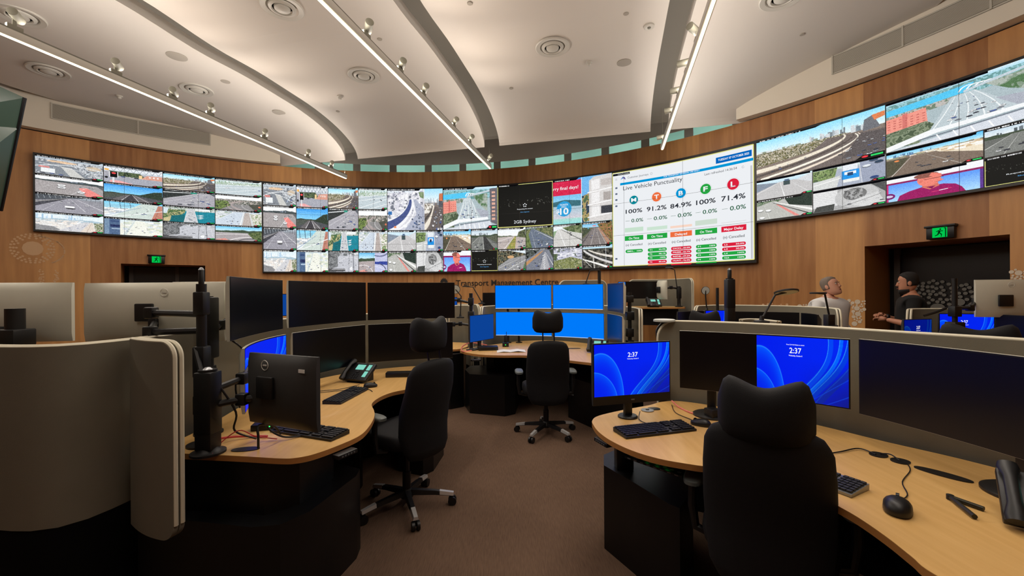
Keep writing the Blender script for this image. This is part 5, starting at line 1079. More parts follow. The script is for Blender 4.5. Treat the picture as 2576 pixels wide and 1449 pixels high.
def partition(label, pts, z0, z1, rs=.12, re=.12, kick=True, th=.022, gap=.006, name='desk_partition', n=8, bot=False, grp=None):
    P = [p for p in smooth_path([(a, b, 0) for a, b in pts], n)]; 
    c = sum(P, Vector()) / len(P); t = thing(name, label, 'partition', (c.x, c.y, 0), 0, grp)
    # resample
    Ls = [0]
    for a, b in zip(P[:-1], P[1:]): Ls.append(Ls[-1] + (b - a).length)
    L = Ls[-1]
    def pos(s):
        s = min(max(s, 0), L)
        for i in range(len(Ls) - 1):
            if s <= Ls[i + 1] + 1e-9: f = (s - Ls[i]) / max(1e-9, Ls[i + 1] - Ls[i]); return P[i].lerp(P[i + 1], f), (P[i + 1] - P[i]).normalized()
    ss = sorted(set([rs * (1 - math.cos(PI / 2 * k / 7)) for k in range(8)] + [L - re * (1 - math.cos(PI / 2 * k / 7)) for k in range(8)] + [rs + (L - rs - re) * k / max(8, int(L / .08)) for k in range(max(8, int(L / .08)) + 1)]))
    def zt(s):
        if rs and s < rs: return z1 - rs + math.sqrt(max(0, rs * rs - (rs - s) ** 2))
        if re and s > L - re: return z1 - re + math.sqrt(max(0, re * re - (s - L + re) ** 2))
        return z1
    def zb(s):
        if not bot: return z0
        r = bot
        if s > L - r: return z0 + r - math.sqrt(max(0, r * r - (s - L + r) ** 2))
        return z0
    for sg in (-1, 1):
        m = MB(); R = []; E = []
        for s in ss:
            p, d = pos(s); nn = Vector((-d.y, d.x, 0)); o = p + nn * sg * (gap / 2 + th / 2) - c; a = nn * th / 2
            R.append([o - a + Vector((0, 0, zb(s))), o + a + Vector((0, 0, zb(s))), o + a + Vector((0, 0, zt(s))), o - a + Vector((0, 0, zt(s)))])
            E.append(o + Vector((0, 0, zt(s))))
        m.loft(R); f = m.build('felt_panel', 'fabric', t)
        if rs: E = [E[0] + Vector((0, 0, z0 - zt(0)))] + E if rs else E
        if re: E = E + [E[-1] - Vector((0, 0, zt(L) - (zb(L))))]
        MB().tube(E, th * .46, 6).build('edging', 'fabedge', f)
    if kick and z0 > .1:
        m = MB(); R = []
        for s in ss:
            p, d = pos(s); nn = Vector((-d.y, d.x, 0)); o = p - c; a = nn * .022
            R.append([o - a, o + a, o + a + Vector((0, 0, z0 + .02)), o - a + Vector((0, 0, z0 + .02))])
        m.loft(R); m.build('kick_panel', 'blackcarpet', t)
    return t
def desk(label, outline, z=.77, cabs=(), n=5, th=.028, smooth_it=True, name='control_desk', pad=None, grommets=(), columns=()):
    P = smooth_path([(a, b, 0) for a, b in outline], n, True) if smooth_it else [Vector((a, b, 0)) for a, b in outline]
    c = sum(P, Vector()) / len(P); t = thing(name, label, 'desk', (c.x, c.y, 0))
    q = [(p.x - c.x, p.y - c.y) for p in P]
    MB().prism(q, z - th, z - .002).build('edge_band', 'deskedge', t, angle=30); MB().prism(q, z - .002, z).build('desktop', 'desk', t)
    for (poly, z0, z1) in cabs:
        pp = [(x - c.x, y - c.y) for x, y in poly]; cab = MB().prism(pp, z0 + .0, z1).build('base_cabinet', 'blackmat', t, angle=30)
    for (x, y, z0, z1, s) in columns: MB().box((x - c.x, y - c.y, (z0 + z1) / 2), (s, s * .7, z1 - z0), bev=.006).build('lift_column', 'blackmat', t)
    for (x, y, a, b, r) in grommets:
        m = MB(); pp = superell(x - c.x, y - c.y, a, b, 24, 2.2); ca, sa = math.cos(r), math.sin(r)
        pp = [((px_ - x + c.x) * ca - (py_ - y + c.y) * sa + x - c.x, (px_ - x + c.x) * sa + (py_ - y + c.y) * ca + y - c.y) for px_, py_ in pp]
        m.prism(pp, z - .001, z + .004); m.build('cable_grommet', 'black', t)
    if pad:
        x, y, r = pad; g = MB(); g.box((x - c.x, y - c.y, z - .03 - .012), (.12, .05, .022), rz=r, bev=.004); g = g.build('height_control', 'black', t)
        k = MB(); 
        for i in range(5): k.box((x - c.x + (i - 2) * .018 * math.cos(r) + .026 * math.sin(r), y - c.y + (i - 2) * .018 * math.sin(r) - .026 * math.cos(r), z - .042), (.010, .002, .007), rz=r)
        k.build('buttons', 'silver', g)
    return t

def chair(label, x, y, rz, head=0.0, lift=0.0, hy=0.0, name='task_chair', grp='charcoal task chairs'):
    t = thing(name, label, 'office chair', (x, y, 0), rz, grp)
    # base
    MB().lathe([(.045, .075), (.05, .10), (.035, .13), (.028, .14)], 20).build('hub', 'black', t)
    for k in range(5):
        a = 2 * PI * k / 5 + .35; d = Vector((math.cos(a), math.sin(a), 0))
        lg = MB().loft([[tuple(d * r + Vector((-d.y, d.x, 0)) * sx * w + Vector((0, 0, z + sz * hh))) for sx, sz in ((-1, -1), (1, -1), (.7, 1), (-.7, 1))] for r, w, z, hh in ((.03, .026, .112, .018), (.2, .02, .098, .014), (.33, .018, .078, .010))]).build('leg', 'black', t)
        MB().loft([[tuple(d * r + Vector((-d.y, d.x, 0)) * sx * w + Vector((0, 0, z + sz * hh))) for sx, sz in ((-1, -1), (1, -1), (.7, 1), (-.7, 1))] for r, w, z, hh in ((.235, .0205, .0965, .0125), (.335, .0185, .080, .0105))]).build('tip_plate', 'chrome', lg)
        cs = MB(); cpos = d * .325; ax_ = Vector((-d.y, d.x, 0))
        for sg in (-1, 1): cs.cyl(cpos + ax_ * sg * .008 + Vector((0, 0, .03)), cpos + ax_ * sg * .026 + Vector((0, 0, .03)), .03, 18)
        cs.cyl(cpos + Vector((0, 0, .03)), cpos + Vector((0, 0, .075)), .01, 10); cs.build('caster', 'black', t)
    MB().tube([(0, 0, .13), (0, 0, .26), (0, 0, .26), (0, 0, .40)], [.03, .03, .02, .02], 18).build('gas_column', 'dark_metal', t)
    MB().box((0, .0, .41), (.17, .24, .05), bev=.012).build('tilt_mechanism', 'black', t)
    lv = MB().tube([(.05, .05, .42), (.27, .05, .41), (.31, .05, .40)], [.006, .006, .012], 8).build('lever', 'black', t)
    R = []
    for zz, k in ((.44, .86), (.455, .97), (.49, 1.0), (.515, .98), (.53, .9), (.535, .7)):
        R.append([(px_, py_ + .02, zz + (.02 * (abs(px_) / .25) ** 2 if zz > .5 else 0)) for px_, py_ in superell(0, .02, .255 * k, .25 * k, 28, 3.4)])
    MB().loft(R).build('seat', 'chair', t, angle=70)
    # backrest: rings up its height
    prof = [(.37, .10, .02), (.385, .17, .035), (.44, .205, .045), (.55, .222, .052), (.70, .228, .055), (.85, .222, .05), (.95, .214, .045), (1.01, .202, .04), (1.035, .184, .03), (1.047, .15, .014)]
    R = []
    for z, hw2, hd in prof:
        yc = -.235 - .10 * (z - .4) + .045 * math.exp(-((z - .62) / .13) ** 2)
        R.append([(a, yc + b + .05 * (a / .23) ** 2, z + (.0 if z < 1 else -.03 * (a / .2) ** 2)) for a, b in superell(0, 0, hw2, hd, 32, 3.0)])
    MB().loft(R).build('backrest', 'chair', t, angle=70)
    MB().tube([(0, -.10, .41), (0, -.20, .40), (0, -.235, .46), (0, -.25, .6)], [.03, .03, .03, .02], 10).build('back_bracket', 'dark_metal', t)
    # headrest with its two posts, horned top edge
    hz = 1.12 + head
    for sx in (-.058, .058): MB().cyl((sx, -.285, .98), (sx, -.27, hz + .02), .007, 10).build('headrest_post', 'dark_metal', t)
    R = []; N = 17
    for i in range(N):
        u = -1 + 2 * i / (N - 1); x_ = .158 * u; au = abs(u)
        endk = math.sqrt(max(0, 1 - max(0, (au - .72) / .30) ** 2)) if au > .72 else 1
        top = (.205 + .035 * math.sin(min(1, au / .8) * PI / 2) ** 2 * 1.0); top = .11 + (top - .11) * max(.3, endk); bot = .0 + .012 * au ** 3 + (1 - endk) * .06
        zc2 = (top + bot) / 2; hh = (top - bot) / 2; dd = .052 * max(.35, endk); yc = -.262 + .045 * u * u
        R.append([(x_, yc + hy + a, hz + zc2 + b) for a, b in superell(0, 0, dd, hh, 24, 2.8)])
    MB().loft(R).build('headrest', 'chair', t, angle=75)
    for sx in (-1, 1):
        ar = MB().tube([(sx * .2, -.02, .43), (sx * .285, -.02, .45), (sx * .30, -.02, .55), (sx * .298, -.02, .66)], [.018, .02, .02, .018], 10).build('arm', 'black', t)
        R = []
        for zz, k in ((.66, .8), (.668, 1), (.684, 1), (.692, .85)): R.append([(sx * .29 + a, .02 + b, zz) for a, b in superell(0, 0, .045 * k, .125 * k, 24, 3)])
        MB().loft(R).build('arm_pad', 'armpad', ar, angle=60)
    if lift:
        for ch in t.children:
            if not ch.name.startswith(('hub', 'leg', 'caster', 'gas')): ch.location.z = lift
    return t

def keyboard(label, p0, p1, z=.772, silver=False, depth=.135, grp='desk keyboards'):
    a, b = V2(p0), V2(p1); ang = math.atan2(b.y - a.y, b.x - a.x); mid = (a + b) / 2; L = .44
    t = thing('keyboard', label, 'keyboard', (mid.x, mid.y, z), ang, grp)
    m = MB(); m.loft([[(x, -depth / 2, 0), (x, depth / 2, 0), (x, depth / 2, .022), (x, -depth / 2, .010)] for x in (-L / 2, L / 2)]); m.build('case', 'silver' if silver else 'black', t)
    k = MB()
    def key(x, y, w): zz = .010 + (y + depth / 2) / depth * .012; k.box((x, y, zz + .004), (w * .0175, .0155, .007), bev=.0015)
    for r in range(6):
        y = depth / 2 - .014 - r * .0205
        if r == 5:
            for x_, w in ((-.2, 1.2), (-.178, 1.2), (-.155, 1.2), (-.08, 6), (-.005, 1.2), (.018, 1.2), (.04, 1.2)): key(x_, y, w)
        else:
            for c in range(14): key(-.207 + c * .0192, y, 1)
        for c in range(3): 
            if r != 3 or c == 1: key(.082 + c * .0192, y, 1)
        for c in range(4): key(.15 + c * .0188, y, 1)
    k.build('keys', 'keys', t, smooth=False)
    return t
def mouse(label, x, y, rz=0.0, z=.77, s=1.0, cable=None, grp='computer mice'):
    t = thing('computer_mouse', label, 'computer mouse', (x, y, z), rz, grp)
    m = MB(); R = []
    for zz, k in ((0, .9), (.006, 1.0), (.018, .97), (.028, .82), (.035, .55), (.038, .2)): R.append([(a * s, b * s, zz * s - (.006 * s * (b / .06) if zz > .02 else 0)) for a, b in superell(0, 0, .032 * k, .056 * k, 24, 2.4)])
    m.loft(R); m.build('shell', 'black', t, angle=60)
    MB().cyl((-.004 * s, .03 * s, .03 * s), (.004 * s, .03 * s, .03 * s), .009 * s, 14).build('scroll_wheel', 'dark_metal', t)
    if cable: 
        iv = Matrix.Rotation(-rz, 4, 'Z') @ Matrix.Translation((-x, -y, -z)); pts = smooth_path([(0, .055 * s, .008)] + [iv @ Vector((p[0], p[1], z + .004)) for p in cable], 5)
        MB().tube(pts, .0022, 6).build('cable', 'black', t)
    return t
def phone(label, x, y, rz, z=.77, s=1.0, grp='black desk phones'):
    t = thing('desk_phone', label, 'telephone', (x, y, z), rz, grp)
    T = Matrix.Translation((0, 0, .03)) @ Matrix.Rotation(math.radians(38), 4, 'X')
    MB().box((.02, .04, .03), (.26 * s, .19 * s, .03), T, bev=.006).build('body', 'black', t)
    MB().loft([[(xx, -.06, 0), (xx, .10, 0), (xx, .10, .10), (xx, .03, .06)] for xx in (-.06, .1)]).build('foot', 'black', t)
    m = MB(); T2 = T @ Matrix.Translation((-.085 * s, .04, .058)); m.loft([[(w * math.cos(a), yy, hh + w * .7 * math.sin(a)) for a in [2 * PI * k / 12 for k in range(12)]] for yy, w, hh in ((-.11, .024, .004), (-.09, .028, .004), (-.05, .018, .016), (.05, .018, .016), (.09, .028, .004), (.11, .024, .004))], T2); m.build('handset', 'black', t)
    def scr(nm, cx, cy, w, h, mm): 
        g = MB(); g.box((cx, cy, .0465), (w, h, .003), T); return g.build(nm, mm, t)
    scr('display', .015, .085, .085, .055, 'phone_screen'); scr('display', .105, .085, .035, .06, 'phone_screen'); scr('display', .105, .01, .035, .06, 'phone_screen')
    g = MB()
    for r in range(4):
        for c in range(3): g.box((-.01 + c * .024, .005 - r * .017 , .0475), (.016, .010, .004), T)
    g.lathe([(.016, .046), (.016, .052), (.003, .053)], 16, T, c=(.015, .035, 0)); g.build('keypad', 'keys', t, smooth=False)
    g = MB(); g.box((.0, .128, .047), (.1, .006, .003), T); g.box((.105, .128, .047), (.05, .006, .003), T); g.build('name_strip', 'silver', t)
    return t
def task_lamp(label, base, elbow, head, r=.09, tilt=0.0, top='black', name='task_lamp'):
    base, elbow, head = Vector(base), Vector(elbow), Vector(head); t = thing(name, label, 'lamp', base, 0, 'black task lamps with round heads')
    MB().lathe([(.06, 0), (.06, .015), (.02, .025), (.012, .06)], 24).build('base', 'black', t)
    MB().tube([Vector((0, 0, .03)), elbow - base, head - base], .009, 8).build('arm', 'black', t)
    T = Matrix.Translation(head - base) @ Matrix.Rotation(tilt, 4, 'X')
    MB().lathe([(r, -.004), (r, .008), (r * .9, .012), (.004, .012)], 36, T).build('head', top, t)
    MB().lathe([(r * .92, -.004), (r * .92, -.006), (.004, -.006)], 36, T).build('diffuser', 'lampdisc', t)
    return t
def mast(label, x, y, z0, z1, r=.022, blocks=(), arms=(), base=.07, tip=None, name='monitor_mast'):
    t = thing(name, label, 'monitor stand', (x, y, z0), 0, 'black monitor masts')
    MB().lathe([(base, 0), (base, .01), (r * 1.3, .016), (r, .03)], 24).build('base', 'black', t)
    MB().cyl((0, 0, .01), (0, 0, z1 - z0), r, 16).build('pole', 'black', t)
    if tip: MB().tube([(0, 0, z1 - z0), (0, 0, z1 - z0 + tip - .01), (0, 0, z1 - z0 + tip)], [r * .55, r * .55, r * .3], 12).build('pole_tip', 'black', t); MB().lathe([(r * .6, z1 - z0 + tip - .008), (r * .3, z1 - z0 + tip + .004), (.002, z1 - z0 + tip + .006)], 12).build('cap', 'silver', t)
    for (zz, h, w) in blocks: MB().box((0, 0, zz - z0), (w, w, h), bev=.008).build('clamp_collar', 'black', t)
    for pts in arms: 
        P = [Vector(p) - Vector((x, y, z0)) for p in pts]; a = MB(); a.tube(P, .017, 8); 
        for p in P[1:]: a.box(p, (.05, .05, .06), bev=.008)
        a.build('arm', 'black', t)
    return t
def blackbox(name, label, cat, p, size, rz=0.0, m='black', led=False):
    t = thing(name, label, cat, p, rz); MB().box((0, 0, size[2] / 2), size, bev=min(.006, size[2] * .2)).build('casing', m, t)
    f = MB(); f.box((0, -size[1] / 2 - .0005, size[2] * .5), (size[0] * .7, .001, size[2] * .3)); f.build('front_ports', 'dark_metal', t)
    if led: g = MB(); [g.box((size[0] * (.2 + .12 * k), -size[1] / 2 - .001, size[2] * .65), (.006, .002, .006)) for k in range(2)]; g.build('status_light', 'greenled', t)
    return t
def cable(label, pts, m='black', r=.003, n=6, name='cable', cat='cable'):
    c = Vector(pts[0]); o = MB().tube([p - c for p in smooth_path(pts, n)], r, 6).build(name, m); o.location = c; return tag(o, label, cat)
ZD_ = .77
D = lambda x, y, z=ZD_: on(x, y, z)
def xy(p): return (p.x, p.y)

# ================================================================ STATION A  (front, by the pale fin)
partition('tall curved grey felt screen wrapping round behind the front desk', [(-3.2, 2.1), (-2.75, 1.95), (-2.35, 1.83), (-2.07, 1.79), (-1.95, 1.84), (-1.90, 1.98), (-1.88, 2.2), (-1.9, 2.45), (-2.0, 2.9), (-2.0, 3.3), (-1.92, 3.7), (-1.65, 4.2), (-1.15, 4.5), (-.72, 4.55)], .545, 1.325, rs=0, re=.12)
partition('short pale double fin screen with rounded corners at the front desk end', [(-1.81, 2.0), (-1.72, 1.94), (-1.62, 1.89), (-1.49, 1.85)], .455, 1.335, rs=0, re=.07, kick=False, bot=.07, n=6)
fa_ = [(457, 1140.6), (600, 1147), (703.5, 1153), (744, 1151.7), (791, 1142), (855.5, 1118.6), (906, 1095), (929.7, 1071), (941.5, 1048), (941, 1033), (935, 1019), (941, 1009), (960, 997), (987, 987), (1027.6, 978.6)]
out = [(-1.74, 2.05)] + [xy(D(x, y)) for x, y in fa_] + [(-.76, 3.44), (-.65, 3.6), (-.6, 3.85), (-.62, 4.1), (-.74, 4.34), (-1.1, 4.36), (-1.55, 4.08), (-1.8, 3.68), (-1.9, 3.3), (-1.88, 2.9), (-1.8, 2.45), (-1.78, 2.2)]
desk('maple topped curved desk at the front with a keyboard behind the turned away monitor', out, cabs=[
    ([(-1.8, 1.99), (-1.56, 1.965), (-1.2, 1.90), (-1.08, 1.92), (-1.0, 2.03), (-.956, 2.24), (-.917, 2.42), (-.93, 2.52), (-1.4, 2.75), (-1.75, 2.75)], 0, .48),
    ([(-1.78, 2.05), (-1.5, 2.05), (-1.2, 2.0), (-1.08, 2.1), (-1.04, 2.4), (-1.1, 2.55), (-1.7, 2.65)], .48, .742),
    ([(-1.0, 3.6), (-.76, 3.5), (-.69, 3.6), (-.66, 3.95), (-.78, 4.2), (-1.1, 4.2)], 0, .62),
    ([(-1.7, 2.9), (-1.62, 2.9), (-1.6, 3.5), (-1.2, 4.0), (-.8, 4.25), (-.8, 4.3), (-1.3, 4.15), (-1.72, 3.6)], .05, .742)],
    pad=(*xy(D(868, 1120)), math.radians(62)), grommets=[(*xy(D(618, 1131)), .065, .03, .15), (*xy(D(540, 1130)), .035, .03, 0)], columns=[(-1.25, 3.3, 0, .742, .09)])
UP = (1.645, 1.285); LO = (1.247, .887)
g1 = 'upper row of switched off monitors at the front desk'
monitor('switched off monitor on the upper row, turned side on beside the tall masts', (-1.55, 2.28), (-1.69, 3.06), *UP, back='mback', sag=.03, plate=(0, 0))
monitor('switched off upper monitor with a faint blue glow, in the corner of the front desk', (-1.69, 3.14), (-1.38, 3.92), *UP, back='mback', plate=(0, 0))
monitor('switched off upper monitor directly behind the headrest of the front desk chair', (-1.37, 3.94), (-.58, 4.20), *UP, back='mback', plate=(0, 0))
monitor('blue lock screen monitor half hidden behind the turned away monitor', (-1.47, 2.28), (-1.66, 3.05), *LO, screen='bloom', back='mback', clock=False, sag=.05)
monitor('switched off lower monitor in the corner of the front desk behind the keyboard', (-1.66, 3.14), (-1.38, 3.90), *LO, back='mback')
monitor('switched off lower monitor beside the desk phone, behind the front desk chair', (-1.36, 3.92), (-.60, 4.18), *LO, back='mback')
aio = monitor('turned away dark monitor back with round badge standing over a keyboard', (-.92, 1.985), (-1.36, 2.17), 1.243, .885, screen='off', sag=.0, chin=.03, logo=(.3, .36), sticker=True, plate=(.06, .02))
mast('tallest black mast rising in front of the silver monitor back', -1.60, 2.14, .77, 1.60, .023, [(1.5, .12, .055), (1.2, .16, .06), (.98, .1, .06)], [[(-1.60, 2.14, 1.445), (-1.93, 2.22, 1.45), (-2.22, 2.58, 1.43)], [(-1.60, 2.14, 1.36), (-1.9, 2.18, 1.35), (-2.22, 2.58, 1.37)]], tip=.08)
mast('thick black mast beside the side-on upper monitor', -1.70, 2.32, .77, 1.535, .027, [(1.36, .34, .078), (1.1, .1, .06)], [[(-1.70, 2.32, 1.33), (-1.76, 2.5, 1.36), (-1.70, 2.66, 1.46)]])
mast('short black mast with silver cap on the front desk carrying the turned away monitor', -1.49, 2.03, .77, 1.18, .04, [(1.02, .3, .085), (.85, .12, .08)], [[(-1.49, 2.03, 1.07), (-1.43, 2.2, 1.1), (-1.56, 2.5, 1.14)], [(-1.49, 2.03, 1.0), (-1.38, 2.12, 1.01), (-1.17, 2.13, 1.03)]], base=.075, tip=.006)
cable('black diagonal strut leaning between the two tall masts', [(-1.62, 2.12, 1.27), (-1.56, 2.08, 1.16), (-1.50, 2.05, 1.02)], 'black', .012, name='support_strut', cat='strut')
keyboard('black keyboard partly hidden under the turned away monitor', xy(D(705, 1078)), xy(D(857, 1101)))
keyboard('black keyboard in the curve of the front desk in front of the phone', xy(D(831, 1019)), xy(D(909, 979)))
mouse('black mouse beside the front desk phone', *xy(D(932, 974)), -1.1)
ph = D(905, 958); phone('desk phone with three green lit displays on the front desk', ph.x - .02, ph.y - .02, -.35)
p = D(1008, 947); blackbox('docking_station', 'flat black box with silver edge at the far end of the front desk', 'docking station', (p.x, p.y, .77), (.26, .09, .045), .1)
p = D(668, 1082); blackbox('usb_hub', 'small black box with two green lights under the turned away monitor', 'hub', (p.x - .02, p.y + .02, .77), (.12, .07, .035), .25, led=True)
p = D(650, 1129); cable('black plug cable standing up from the desk grommet under the turned away monitor', [(p.x, p.y, .775), (p.x, p.y, .83), (p.x - .01, p.y + .02, .88), (p.x + .03, p.y + .08, .86), (p.x + .04, p.y + .13, .80)], 'black', .006)
p = D(545, 1130); cable('red cables coming out of the front desk grommet', [(p.x, p.y, .77), (p.x - .04, p.y + .04, .80), (p.x + .0, p.y + .12, .79), (p.x + .08, p.y + .16, .778), (p.x + .16, p.y + .16, .778)], 'red', .006)
cable('thin red cable looping beside the short mast', [(-1.44, 1.99, .78), (-1.46, 2.06, .80), (-1.40, 2.12, .85), (-1.35, 2.18, .80), (-1.25, 2.2, .778)], 'red', .003)
rn = random.Random(2)
for i, l in enumerate(('black cable hanging off the tallest mast', 'black cable looping at the middle of the thick mast', 'black cable drooping under the turned away monitor', 'black cable hanging behind the short mast')):
    q = [((-1.62, 2.15, 1.55), (-1.66, 2.2, 1.46), (-1.64, 2.22, 1.3)), ((-1.62, 2.36, 1.3), (-1.56, 2.42, 1.2), (-1.6, 2.4, 1.02), (-1.55, 2.36, .9)), ((-1.3, 2.16, .95), (-1.3, 2.2, .84), (-1.22, 2.2, .79), (-1.15, 2.25, .775)), ((-1.46, 2.06, 1.1), (-1.4, 2.1, .95), (-1.42, 2.12, .85), (-1.36, 2.2, .78))][i]
    cable(l, q, 'black', .005)
p0 = D(815, 985); cable('thin black cable lying on the desk behind the front keyboard', [(p0.x - .12, p0.y - .06, .774), (p0.x, p0.y + .02, .774), (p0.x + .1, p0.y + .06, .774), (p0.x + .2, p0.y + .22, .774)], 'black', .0025)
p0 = D(870, 1005); cable('thin black cable curling across the desk towards the mouse', [(p0.x - .28, p0.y + .2, .774), (p0.x - .1, p0.y + .28, .774), (p0.x + .05, p0.y + .3, .774), (p0.x + .12, p0.y + .22, .774)], 'black', .0025)
chair('charcoal chair seen side on at the front desk', -.77, 3.0, math.radians(58), -.025, lift=.045)

# ================================================================ STATION B (near, behind the big headrest)
partition('long grey felt screen behind the near desk with lock screen monitors', [(1.06, 3.02), (1.2, 2.98), (1.45, 2.83), (1.77, 2.5), (1.98, 2.12), (2.15, 1.83), (2.4, 1.3), (2.55, .6)], .32, 1.325, rs=.12, re=0)
fb = [(1490, 1057.6), (1493, 1069), (1507, 1087), (1538, 1109), (1592, 1134), (1659, 1154), (1731, 1167), (1776, 1173)]
fb2 = [(2096, 1266), (2159, 1301.6), (2231, 1351), (2293.5, 1400), (2352, 1445)]
out = [xy(D(x, y)) for x, y in fb] + [(1.0, 1.80), (1.14, 1.66)] + [xy(D(x, y)) for x, y in fb2] + [(1.2, .95), (1.3, .7), (1.8, .5), (2.35, .7), (2.28, 1.3), (2.08, 1.83), (1.9, 2.12), (1.7, 2.46), (1.4, 2.76), (1.18, 2.92), xy(D(1664, 1011)), xy(D(1632, 1019.5)), xy(D(1570, 1030.7)), xy(D(1507, 1045.5))]
desk('near maple topped desk curving round the big headrest chair', out, cabs=[
    ([(.545, 2.5), (.66, 2.27), (.765, 2.04), (.80, 2.0), (.95, 2.2), (1.05, 2.5), (1.0, 2.76), (.72, 2.78), (.58, 2.66)], 0, .5),
    ([(1.6, 1.3), (1.5, .8), (2.2, .7), (2.1, 1.4), (1.9, 1.8), (1.7, 1.7)], 0, .5)],
    pad=(*xy(D(1519, 1092)), math.radians(-68)), columns=[(.655, 2.46, .5, .742, .10)],
    grommets=[(*xy(D(2210, 1145)), .034, .038, -1.0), (*xy(D(2265, 1161)), .034, .038, -1.0), (*xy(D(2371, 1194)), .09, .03, -1.05), (*xy(D(1645, 1029)), .04, .03, 0)])
monitor('lock screen monitor showing 2:37 standing alone at the near desk end', (.472, 2.44), (.975, 2.57), 1.238, .872, screen='bloom', sag=0, chin=.045, shift=.0)
m_ = [o for o in C.objects if o.name.startswith('monitor') and o.get('label', '').startswith('lock screen monitor showing 2:37')][0]; add_stand(m_, .77, 1.055, True, .06, .06)
m_ = monitor('wide monitor split half black and half blue lock screen', (1.055, 2.62), (1.72, 2.115), 1.295, .935, screen='bloom', split=True, shift=-.05, back='mback'); add_stand(m_, .77, 1.115, True, .08, .11, -.25)
m_ = monitor('very large switched off monitor filling the near desk corner', (1.735, 2.08), (1.86, 1.27), 1.30, .925, back='mback'); add_stand(m_, .77, 1.11, True, .1, .12, .14)
keyboard('full black keyboard on the near desk in front of the 2:37 monitor', xy(D(1558, 1095)), xy(D(1732, 1075)))
a_ = D(2193, 1214, .78); b_ = D(2072, 1174, .78); dd_ = V2(a_ - b_).normalized(); e_ = D(2134, 1261, .78)
k1 = (V2(a_) + V2(e_)) / 2; keyboard('silver keyboard with black keys showing past the big chair', xy(k1 - dd_ * .44), xy(k1), silver=True)
mouse('black mouse beside the full keyboard on the near desk', *xy(D(1763, 1070)), .9, cable=[xy(D(1740, 1058)), xy(D(1700, 1040)), xy(D(1690, 1020))])
mo = D(2258, 1285); mouse('large sculpted black mouse by the desk grommets', mo.x, mo.y, -.75, s=1.25, cable=[xy(D(2283, 1248)), xy(D(2270, 1215)), xy(D(2290, 1185)), xy(D(2278, 1163))])
cable('black cable running across the near desk into the grommets', [tuple(D(2005, 1115, .774)), tuple(D(2060, 1140, .774)), tuple(D(2110, 1137, .776)), tuple(D(2160, 1128, .778)), tuple(D(2203, 1143, .776))], 'black', .003)
cable('short black cable linking the two round desk grommets', [tuple(D(2215, 1141, .776)), tuple(D(2240, 1143, .79)), tuple(D(2262, 1158, .776))], 'black', .003)
cable('pink cable curving round the monitor foot on the near desk', [tuple(D(1690, 1008, .80)), tuple(D(1710, 1025, .776)), tuple(D(1745, 1040, .776)), tuple(D(1785, 1042, .776))], 'pinkc', .005)
cable('thin cable looping beside the near desk monitor base', [tuple(D(1610, 1035, .80)), tuple(D(1608, 1055, .776)), tuple(D(1630, 1066, .776)), tuple(D(1652, 1070, .776))], 'black', .0025)
p = D(1793, 1052); blackbox('power_hub', 'small black box beside the mouse and big chair', 'hub', (p.x, p.y, .77), (.07, .07, .06), .3)
p = D(1672, 1008); blackbox('desk_speaker', 'small black speaker unit behind the 2:37 monitor', 'speaker', (p.x, p.y + .05, .77), (.07, .07, .11), 0)
p = D(1617, 1033); t = thing('coaster', 'pale round cable disc on the near desk below the 2:37 monitor', 'disc', (p.x + .03, p.y, .771)); MB().lathe([(.04, 0), (.04, .004), (.02, .005), (.004, .005)], 28).build('plate', 'silver', t); MB().lathe([(.012, .004), (.012, .008), (.003, .009)], 16).build('centre', 'black', t)
t = thing('folded_stand', 'dark folded V shaped stand lying beside the near phone', 'stand', tuple(D(2390, 1250, .78)))
b0 = D(2390, 1250, .78)
for nm, q in (('leg', D(2452, 1300, .78)), ('leg', D(2475, 1280, .78))): MB().tube([Vector((0, 0, 0)), q - b0], .008, 10).build(nm, mat('dark olive metal', (52, 50, 40), .4, .5), t)
MB().lathe([(.011, -.008), (.011, .008), (.003, .01)], 12).build('pivot', 'black', t)
p = D(2600, 1330); phone('desk phone cut by the frame edge on the near desk', p.x + .045, p.y - .02, -.75, s=1.05)
# perforated cable tray under the near desk
t = thing('cable_tray', 'perforated black tray with green lights under the near desk', 'tray', (.80, 2.27, .61), math.radians(-50))
MB().box((0, 0, 0), (.34, .16, .012)).build('shelf', 'blackmat', t)
g = MB(); [g.lathe([(.011, .0065), (.011, .0075), (.002, .0075)], 12, c=(-.14 + i * .04, -.05 + j * .05, 0)) for i in range(8) for j in range(3)]
[g.box((-.14 + i * .04, -.081, .0), (.02, .002, .006)) for i in range(8)]; g.build('holes', mat('grey tray holes', (120, 122, 120), .6), t, smooth=False)
MB().box((.0, .02, .035), (.26, .09, .05), bev=.004).build('switch_box', 'black', t); g = MB(); [g.box((-.06 + i * .06, -.027, .04), (.012, .003, .006)) for i in range(3)]; g.build('status_light', 'greenled', t)
chair('very near charcoal chair with a big winged headrest, seen from behind', 1.10, 1.80, math.radians(-33), -.140, lift=0, hy=-.055)

